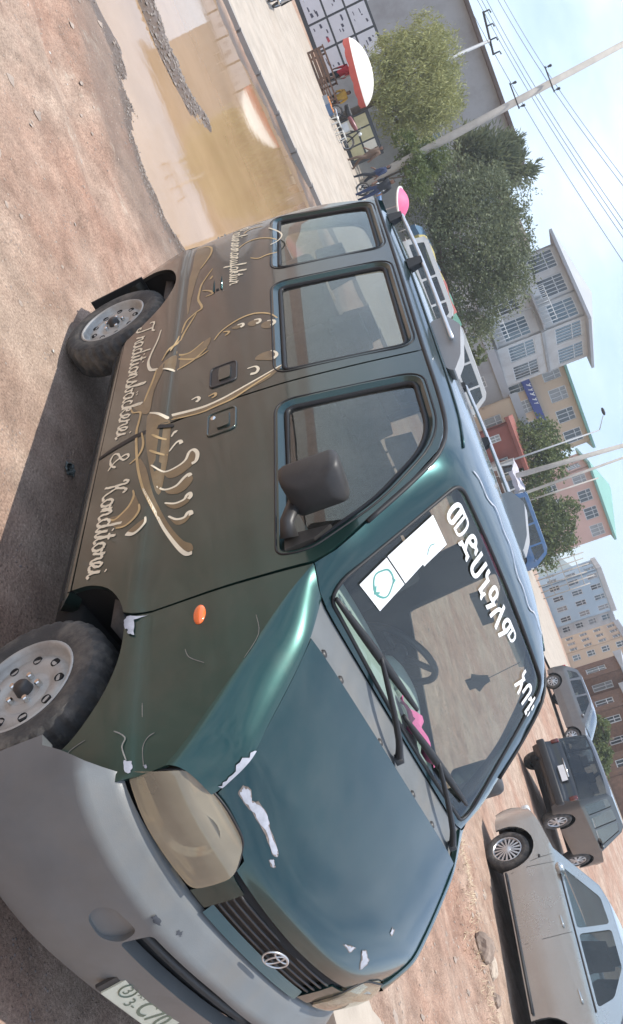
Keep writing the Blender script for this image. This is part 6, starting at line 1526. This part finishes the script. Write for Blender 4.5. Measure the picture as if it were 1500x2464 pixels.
for i in range(6):
    for j in range(3):
        x = a0 + .15 + i * 1.48; z = .22 + j * 1.05
        b = MB(); q = [u * x + Vector((0, 0, z)), u * (x + 1.36) + Vector((0, 0, z)), u * (x + 1.36) + Vector((0, 0, z + .95)), u * x + Vector((0, 0, z + .95))]; q = [v - vback * .03 for v in q]
        b.add(q, [(0, 1, 2, 3)]); po_ = b.build('poster', M_POSTER, ws_t, smooth=False)
        for k in range(5):
            xx = x + random.uniform(.1, .9); zz = z + random.uniform(.12, .75); w_ = random.uniform(.1, .34); h_ = random.uniform(.04, .16); b = MB()
            q = [u * xx + Vector((0, 0, zz)), u * (xx + w_) + Vector((0, 0, zz + .02)), u * (xx + w_ * .9) + Vector((0, 0, zz + h_)), u * (xx + .03) + Vector((0, 0, zz + h_ * .8))]; b.add([v - vback * (.034 + .001 * k) for v in q], [(0, 1, 2, 3)]); b.build('poster_print', M_INK if random.random() < .96 else M_REDP, po_, smooth=False)
# low grey yard wall right of the stall
o = gpos(890, 300, 46); lw = MB(); e1 = at(960, 470, 46) - at(890, 280, 46); e1.z = 0; L = e1.length; e1.normalize(); vb = Vector((-e1.y, e1.x, 0))
q = [e1 * -3.0, e1 * (L + 3), e1 * (L + 3) + vb * .25, e1 * -3.0 + vb * .25]; lw.add([v + Vector((0, 0, -.3)) for v in q] + [v + Vector((0, 0, 2.3)) for v in q], [(0, 1, 5, 4), (1, 2, 6, 5), (2, 3, 7, 6), (3, 0, 4, 7), (4, 5, 6, 7)])
lwo = lw.build('yard_wall', M_WALLG, None, smooth=False, loc=o); tag(lwo, 'plain grey yard wall behind the stall and under the weeping tree', 'wall')

# ---------------------------------------------------------------- parasol, stall and goods
M_PARW = mat('white_canvas', (.74, .71, .64), rough=.85, var=.05, vscale=3)
M_PARR = mat('red_valance', (.52, .10, .07), rough=.85, var=.1, vscale=3)
pc = gpos(790, 195, 39.5); tilt = Matrix.Rotation(math.radians(7), 3, FW)
um = thing('parasol', 'white market parasol with a red valance at the stall', 'parasol', tuple(pc))
b = MB(); R0 = 1.42
b.grid(lambda i, k: tilt @ Vector((R0 * math.sin(k * 1.25) / math.sin(1.25) * math.cos(2 * PI * i / 24) * (1 + .015 * math.cos(2 * PI * i / 3)), R0 * math.sin(k * 1.25) / math.sin(1.25) * math.sin(2 * PI * i / 24), 2.42 - .62 * (1 - math.cos(k * 1.25)) / (1 - math.cos(1.25)))), list(range(25)), [j / 8 for j in range(9)])
b.build('canopy', M_PARW, um)
b = MB(); b.grid(lambda i, k: tilt @ Vector((R0 * 1.0 * math.cos(2 * PI * i / 48), R0 * 1.0 * math.sin(2 * PI * i / 48), 1.80 - .24 * k - (.05 * abs(math.sin(i * PI / 4)) if k == 1 else 0))), list(range(49)), [0, 1]); b.build('valance', M_PARR, um)
b = MB(); b.tube([(0, 0, 0), tilt @ Vector((0, 0, 2.45))], .025, 8); b.tube([(0, 0, 0), (0, 0, .12)], .22, 12); b.build('pole', M_POLEW, um)
for i in range(8):
    a = 2 * PI * i / 8; b = MB(); b.tube([tilt @ Vector((0, 0, 2.36)), tilt @ Vector((R0 * .97 * math.cos(a), R0 * .97 * math.sin(a), 1.83))], .009, 5); b.build('rib', M_POLEW, um)
# wooden counter under it
def table(loc, sz, rz, name, label, m):
    t = thing(name, label, 'table', tuple(loc), rz); b = MB(); b.box((0, 0, sz[2] - .03), (sz[0], sz[1], .06)); b.build('table_top', m, t, smooth=False)
    for sx in (-1, 1):
        for sy in (-1, 1):
            b = MB(); b.box((sx * (sz[0] / 2 - .06), sy * (sz[1] / 2 - .06), sz[2] / 2 - .03), (.07, .07, sz[2] - .06)); b.build('leg', m, t, smooth=False)
    for k in range(4):
        b = MB(); b.box((0, -sz[1] / 2 + .02, .12 + k * (sz[2] - .2) / 4), (sz[0] - .1, .025, (sz[2] - .2) / 4 - .03)); b.build('plank', m, t, smooth=False)
    return t
rz_rt = math.atan2(RT.y, RT.x)
table(gpos(775, 165, 38.8), (1.5, .8, .85), rz_rt, 'market_counter', 'brown plank counter in front of the white parasol', M_WOOD)
table(gpos(785, 222, 38.6), (1.1, .7, .6), rz_rt + .1, 'market_counter', 'lower brown plank counter with goods, right of the parasol', M_WOOD)
M_CRATES = [mat('yellow_goods', (.55, .36, .06), rough=.7, var=.2), mat('orange_goods', (.55, .20, .05), rough=.7, var=.2), mat('grey_crate', (.30, .31, .33), rough=.7, var=.1), mat('blue_crate', (.10, .16, .26), rough=.7, var=.1)]
def crate(px, py, D, s, m, label, lift=0.0):
    g = gpos(px, py, D); t = thing('crate', label, 'crate', (g.x, g.y, g.z + lift), rz_rt + random.uniform(-.3, .3))
    for k, (c, d) in enumerate([((0, s / 2, s * .35), (s, .03, s * .7)), ((0, -s / 2, s * .35), (s, .03, s * .7)), ((s / 2, 0, s * .35), (.03, s - .03, s * .7)), ((-s / 2, 0, s * .35), (.03, s - .03, s * .7)), ((0, 0, .02), (s - .03, s - .03, .03))]):
        b = MB(); b.box(c, d); b.build('side_board' if k < 4 else 'base_board', m, t, smooth=False)
    b = MB()
    for i in range(16): b.ball((random.uniform(-.35, .35) * s, random.uniform(-.35, .35) * s, s * .62 + random.uniform(0, .1) * s), s * .13, 7, 5)
    b.build('produce', M_CRATES[random.randrange(2)], t)
crate(795, 243, 37.6, .42, M_CRATES[2], 'grey crate of produce below the low counter'); crate(800, 262, 37.4, .42, M_CRATES[3], 'blue crate of produce right of the grey one')
crate(812, 252, 38.4, .36, M_CRATES[1], 'orange crate of produce behind the blue one', .0)
# white stools
def stool(px, py, D, label):
    t = thing('stool', label, 'stool', tuple(gpos(px, py, D)), random.random()); b = MB(); b.box((0, 0, .42), (.34, .34, .05)); b.build('seat', M_PARW, t, smooth=False)
    for sx in (-1, 1):
        for sy in (-1, 1): b = MB(); b.tube([(sx * .17, sy * .17, 0), (sx * .13, sy * .13, .4)], .022, 6); b.build('leg', M_PARW, t)
stool(800, 300, 36.6, 'white plastic stool on the pavement beside the motorcycle'); stool(818, 330, 36.8, 'white plastic stool nearer the glass cabinet')
# glass show cabinet
cb = thing('show_cabinet', 'dark framed show cabinet with yellowish panels between stall and pole', 'cabinet', tuple(gpos(832, 345, 40)), rz_rt)
M_PANEL = mat('yellowish_panel', (.46, .42, .24), rough=.4, var=.2, vscale=2); M_PANEL2 = mat('cream_panel', (.58, .54, .44), rough=.4, var=.15, vscale=2)
b = MB(); b.box((0, .2, .8), (1.9, .45, 1.6)); b.build('case', M_DKFRAME, cb, smooth=False)
for i in range(3):
    for j in range(2):
        b = MB(); b.box((-.6 + .6 * i, -.04, .55 + .62 * j), (.52, .03, .54)); b.build('panel', [M_PANEL2, M_PANEL, M_PANEL][(i + j) % 3], cb, smooth=False)

# ---------------------------------------------------------------- motorcycles
M_MOTO = mat('dark_red_tank', (.16, .03, .03), rough=.35, coat=.8, var=.1)
def motorcycle(loc, rz, label, paint, group='motorcycles by the pavement'):
    t = thing('motorcycle', label, 'motorcycle', loc, rz, group)
    for x in (.66, -.62):
        b = MB(); b.tube([Vector((x + .27 * math.cos(a), 0, .30 + .27 * math.sin(a))) for a in [2 * PI * i / 28 for i in range(28)]], .045, 8, closed=True); w = b.build('wheel', M_TYRE, t)
        b = MB(); b.tube([Vector((x + .225 * math.cos(a), 0, .30 + .225 * math.sin(a))) for a in [2 * PI * i / 28 for i in range(28)]], .014, 6, closed=True)
        for i in range(10):
            a = 2 * PI * i / 10; b.tube([(x, .02 * (-1) ** i, .30), (x + .22 * math.cos(a), 0, .30 + .22 * math.sin(a))], .005, 4)
        b.tube([(x, -.07, .3), (x, .07, .3)], .035, 8); b.build('rim', M_ALLOY, w)
    b = MB(); b.grid(lambda u, a: Vector((.05 + .30 * u, .13 * math.cos(a) * (1 - .35 * u * u), .80 + .11 * math.sin(a) * (1 - .3 * u * u) + .04 * u)), [-1, -.6, -.2, .2, .6, 1], [2 * PI * i / 14 for i in range(15)]); b.build('tank', paint, t)
    b = MB(); b.tube(catmull([(-.22, 0, .80), (-.45, 0, .79), (-.72, 0, .83)], 4), [.10, .12, .12, .12, .12, .115, .11, .10, .07], 10, flat=.55); b.build('seat', M_BLACK, t)
    b = MB(); b.box((.08, 0, .45), (.34, .22, .30)); b.tube([(.2, 0, .6), (.2, 0, .42)], .09, 10); b.build('engine', M_ALLOY, t, smooth=False)
    b = MB()
    for s in (-.09, .09): b.tube([(.66, s, .30), (.52, s, .72), (.44, s, .98)], .024, 6)
    b.tube([(.44, 0, .92), (.30, 0, .62), (.0, 0, .28), (-.3, 0, .3), (-.62, .08, .30)], .025, 6); b.tube([(.4, 0, .85), (-.2, 0, .72), (-.62, -.08, .30)], .022, 6); b.build('frame', M_BLACK, t)
    b = MB(); b.tube(catmull([(.30, -.36, 1.06), (.38, -.2, 1.05), (.43, 0, 1.0), (.38, .2, 1.05), (.30, .36, 1.06)], 4), .016, 6); b.build('handlebar', M_CHROME, t)
    b = MB(); b.ball((.56, 0, .92), (.08, .09, .09), 10, 7); b.build('headlight', M_LENS, t)
    b = MB(); b.tube([(.1, -.13, .34), (-.3, -.15, .30), (-.75, -.16, .36)], [.02, .035, .045], 8); b.build('exhaust', M_CHROME, t)
    return t
g = on_ground(640, 18); g = gpos(650, 10, 30); motorcycle((g.x, g.y, pz(g.x, g.y)), rz_rt + 1.9, 'motorcycle parked on the pavement at the top left corner', M_MOTO)
g = gpos(835, 300, 38); motorcycle((g.x, g.y, g.z + .05), rz_rt + .35, 'motorcycle in front of the show cabinet', M_MOTO)
g = gpos(900, 480, 36); motorcycle((g.x, g.y, g.z + .05), rz_rt + 2.8, 'motorcycle half hidden behind the tail of the van', M_BLUEC)

# ---------------------------------------------------------------- people (one skinned surface each)
M_SKIN = mat('brown_skin', (.16, .085, .055), rough=.6, var=.1); M_HAIR = mat('black_hair', (.012, .010, .010), rough=.8)
def person(loc, rz, label, shirt, trousers, pose='stand', zoff=0.0):
    J = {'pel': (0, 0, .95), 'che': (.02, 0, 1.30), 'nec': (.02, 0, 1.48), 'hea': (.04, 0, 1.58), 'top': (.03, 0, 1.70),
         'shl': (0, .18, 1.42), 'ell': (-.02, .25, 1.14), 'wrl': (.10, .24, .90), 'hal': (.14, .23, .80), 'shr': (0, -.18, 1.42), 'elr': (-.02, -.25, 1.14), 'wrr': (.10, -.24, .90), 'har': (.14, -.23, .80),
         'hil': (0, .10, .92), 'knl': (.03, .11, .50), 'anl': (-.02, .11, .08), 'tol': (.16, .12, .04), 'hir': (0, -.10, .92), 'knr': (.05, -.11, .50), 'anr': (0, -.11, .08), 'tor': (.18, -.12, .04)}
    if pose == 'sit':
        for k in ('pel', 'che', 'nec', 'hea', 'top', 'shl', 'shr', 'ell', 'elr'): x, y, z = J[k]; J[k] = (x, y, z - .47)
        J['hil'] = (0, .10, .46); J['hir'] = (0, -.10, .46); J['knl'] = (.42, .14, .48); J['knr'] = (.42, -.14, .48); J['anl'] = (.40, .13, .08); J['anr'] = (.40, -.13, .08); J['tol'] = (.58, .13, .04); J['tor'] = (.58, -.13, .04)
        J['wrl'] = (.24, .18, .56); J['hal'] = (.34, .14, .54); J['wrr'] = (.24, -.18, .56); J['har'] = (.34, -.14, .54)
    elif pose == 'walk':
        J['knl'] = (.22, .10, .52); J['anl'] = (.28, .10, .09); J['tol'] = (.45, .11, .05); J['knr'] = (-.10, -.10, .50); J['anr'] = (-.38, -.10, .16); J['tor'] = (-.24, -.11, .05); J['wrl'] = (-.12, .24, .92); J['wrr'] = (.22, -.23, .96); J['hal'] = (-.12, .24, .82); J['har'] = (.28, -.22, .88)
    rad = {'pel': .145, 'che': .15, 'nec': .058, 'hea': .10, 'top': .07, 'shl': .075, 'ell': .05, 'wrl': .034, 'hal': .032, 'hil': .105, 'knl': .065, 'anl': .045, 'tol': .035}
    names = list(J); idx = {k: i for i, k in enumerate(names)}
    E_ = [('pel', 'che'), ('che', 'nec'), ('nec', 'hea'), ('hea', 'top'), ('che', 'shl'), ('shl', 'ell'), ('ell', 'wrl'), ('wrl', 'hal'), ('che', 'shr'), ('shr', 'elr'), ('elr', 'wrr'), ('wrr', 'har'), ('pel', 'hil'), ('hil', 'knl'), ('knl', 'anl'), ('anl', 'tol'), ('pel', 'hir'), ('hir', 'knr'), ('knr', 'anr'), ('anr', 'tor')]
    me = bpy.data.meshes.new('person'); me.from_pydata([J[k] for k in names], [(idx[a], idx[c]) for a, c in E_], [])
    o = bpy.data.objects.new('person', me); COL.objects.link(o); md = o.modifiers.new('skin', 'SKIN')
    for i, k in enumerate(names):
        q = rad.get(k) or rad.get(k[:-1] + 'l'); sv_ = me.skin_vertices[0].data[i]; sv_.radius = (q, q * (1.2 if k in ('pel', 'che') else 1)); sv_.use_root = (k == 'pel')
    o.modifiers.new('sub', 'SUBSURF').levels = 1
    dg = bpy.context.evaluated_depsgraph_get(); m2 = bpy.data.meshes.new_from_object(o.evaluated_get(dg)); o.modifiers.clear(); o.data = m2; bpy.data.meshes.remove(me); m2.name = 'person'
    m2.materials.clear()
    for q in (shirt, trousers, M_SKIN, M_HAIR): m2.materials.append(q)
    hz = J['pel'][2]
    for p in m2.polygons:
        c = p.center; p.use_smooth = True
        if c.z > J['nec'][2] + .02: p.material_index = 3 if (c.z > J['hea'][2] + .03 or c.x < J['hea'][0] - .03) else 2
        elif abs(c.y) > .13 and ((Vector(J['wrl']) - c).length < .15 or (Vector(J['wrr']) - c).length < .15): p.material_index = 2
        elif c.z < hz + .02 and not (pose == 'sit' and c.z > hz + .1): p.material_index = 1
        else: p.material_index = 0
    o.location = (loc[0], loc[1], loc[2] + zoff); o.rotation_euler = (0, 0, rz); tag(o, label, 'person'); return o
C_RED = mat('red_shirt', (.50, .03, .05), rough=.9, var=.1); C_DK = mat('dark_cloth', (.025, .028, .035), rough=.9); C_NAVY = mat('navy_cloth', (.03, .045, .10), rough=.9); C_WH = mat('white_cloth', (.62, .62, .58), rough=.9); C_BR = mat('brown_cloth', (.15, .10, .07), rough=.9); C_YE = mat('yellow_cloth', (.55, .33, .06), rough=.9)
g = gpos(800, 185, 40.2); person(g, rz_rt - PI / 2, 'person in a red top standing at the counter under the parasol', C_RED, C_DK, 'stand')
g = gpos(812, 236, 39.4); person(g, rz_rt - PI / 2 + .4, 'person in a yellow top sitting by the produce crates', C_YE, C_DK, 'sit')
g = gpos(862, 385, 38.5); person(g, rz_rt - 2.2, 'person in brown standing beside the show cabinet', C_BR, C_BR, 'walk')
g = gpos(890, 425, 38.0); person(g, rz_rt - 2.6, 'person in navy with a white sleeve walking at the foot of the pole', C_NAVY, C_DK, 'walk')
g = gpos(905, 455, 35.0); person(g, rz_rt - 1.2, 'person in dark clothes beside the pink bowl behind the van', C_DK, C_NAVY, 'stand')
# small pink parasol stuck in the ground behind the van
M_BOWL = mat('pink_nylon', (.66, .12, .24), rough=.6, var=.08, vscale=5); pg_ = gpos(940, 492, 33.0); bw = at(966, 488, 33.0) - pg_
bt = thing('pink_parasol', 'small tilted pink parasol with a pale rim just above the tail of the van', 'parasol', tuple(pg_)); Rb = Matrix.Rotation(math.radians(20), 3, FW) @ Matrix.Rotation(math.radians(10), 3, RT)
b = MB(); b.grid(lambda i, k: bw + Rb @ Vector((.55 * k * math.cos(2 * PI * i / 20), .55 * k * math.sin(2 * PI * i / 20), .27 * (1 - k * k))), list(range(21)), [j / 6 for j in range(7)]); b.build('canopy', M_BOWL, bt)
b = MB(); b.tube([bw + Rb @ Vector((.555 * math.cos(2 * PI * i / 24), .555 * math.sin(2 * PI * i / 24), -.01)) for i in range(24)], .035, 6, closed=True); b.build('rim', M_PARW, bt)
b = MB(); b.tube([(0, 0, -.1), bw + Rb @ Vector((0, 0, .27))], .02, 6); b.build('pole', M_POLEW, bt)
# tarpaulin stalls along the street
for k, (px, py, D, col, label) in enumerate([(1022, 600, 44, (.07, .14, .22), 'blue tarpaulin awning behind the roof rail of the van'), (1016, 630, 42, (.34, .28, .09), 'yellow tarpaulin awning beside the blue one'), (1022, 725, 43, (.30, .08, .07), 'red tarpaulin awning beside the white minibus'), (1036, 762, 45, (.07, .18, .14), 'green tarpaulin awning right of the red one'), (1215, 1165, 55, (.42, .40, .44), 'grey tarpaulin awning beside the thin poles')]):
    g = gpos(px, py, D); m_ = mat('tarpaulin_%d' % k, col, rough=.7, var=.2, vscale=2); t = thing('awning', label, 'awning', tuple(g), rz_rt + .1 * k)
    b = MB(); b.grid(lambda u, v: Vector((u * 1.1, v * .9, 1.85 + .18 * v - .10 * (1 - u * u) * (1 - v * v) + .04 * math.sin(5 * u + 3 * v))), [i / 4 - 1 for i in range(9)], [i / 3 - 1 for i in range(7)]); b.grid(lambda u, k_: Vector((u * 1.1, -.9, 1.67 - .25 * k_ + .03 * math.sin(9 * u))), [i / 6 - 1 for i in range(13)], [0, 1]); b.build('tarpaulin', m_, t)
    for sx in (-1, 1):
        for sy in (-1, 1): b = MB(); b.tube([(sx * 1.05, sy * .85, 0), (sx * 1.05, sy * .85, 1.85 + .15 * sy)], .025, 6); b.build('post', M_POLEW, t)
    b = MB(); b.box((0, .1, .40), (1.7, .9, .8), taper=.94); b.build('goods_table', M_WOOD, t, smooth=False)

# ---------------------------------------------------------------- traffic in the street behind the van
def bus_at(px, py, D, rz, name, label, m): g = gpos(px, py, D); return minibus((g.x, g.y), rz, name, label, m)
bus_at(1085, 905, 44, rz_rt + .12, 'white_minibus', 'white minibus with dark windows behind the middle of the van roof', M_WCAR)
bus_at(1040, 690, 41, rz_rt + .05, 'white_minibus', 'white minibus seen through the roof rail of the van', M_WCAR)
bus_at(1215, 1290, 52, rz_rt + .08, 'blue_minibus', 'blue and white minibus in front of the pink building', M_BLUEC)
bus_at(1150, 1215, 60, rz_rt + .1, 'white_minibus', 'white minibus beside the red-brown kiosk', M_WCAR)
# ------------------------------------------------------------------ air
m = bpy.data.materials.new('haze_air'); m.use_nodes = True; n = m.node_tree; n.nodes.clear()
ho = n.nodes.new('ShaderNodeOutputMaterial'); hv = n.nodes.new('ShaderNodeVolumePrincipled'); hv.inputs['Color'].default_value = (.93, .95, .97, 1); hv.inputs['Density'].default_value = .0011; hv.inputs['Anisotropy'].default_value = .35
n.links.new(hv.outputs[0], ho.inputs['Volume'])
b = MB(); b.box((-300, 200, 36), (1240, 1440, 96)); hz = b.build('haze', m, smooth=False); tag(hz, kind='stuff')
for o in bpy.data.objects:
    if '_off' in o.keys(): del o['_off']
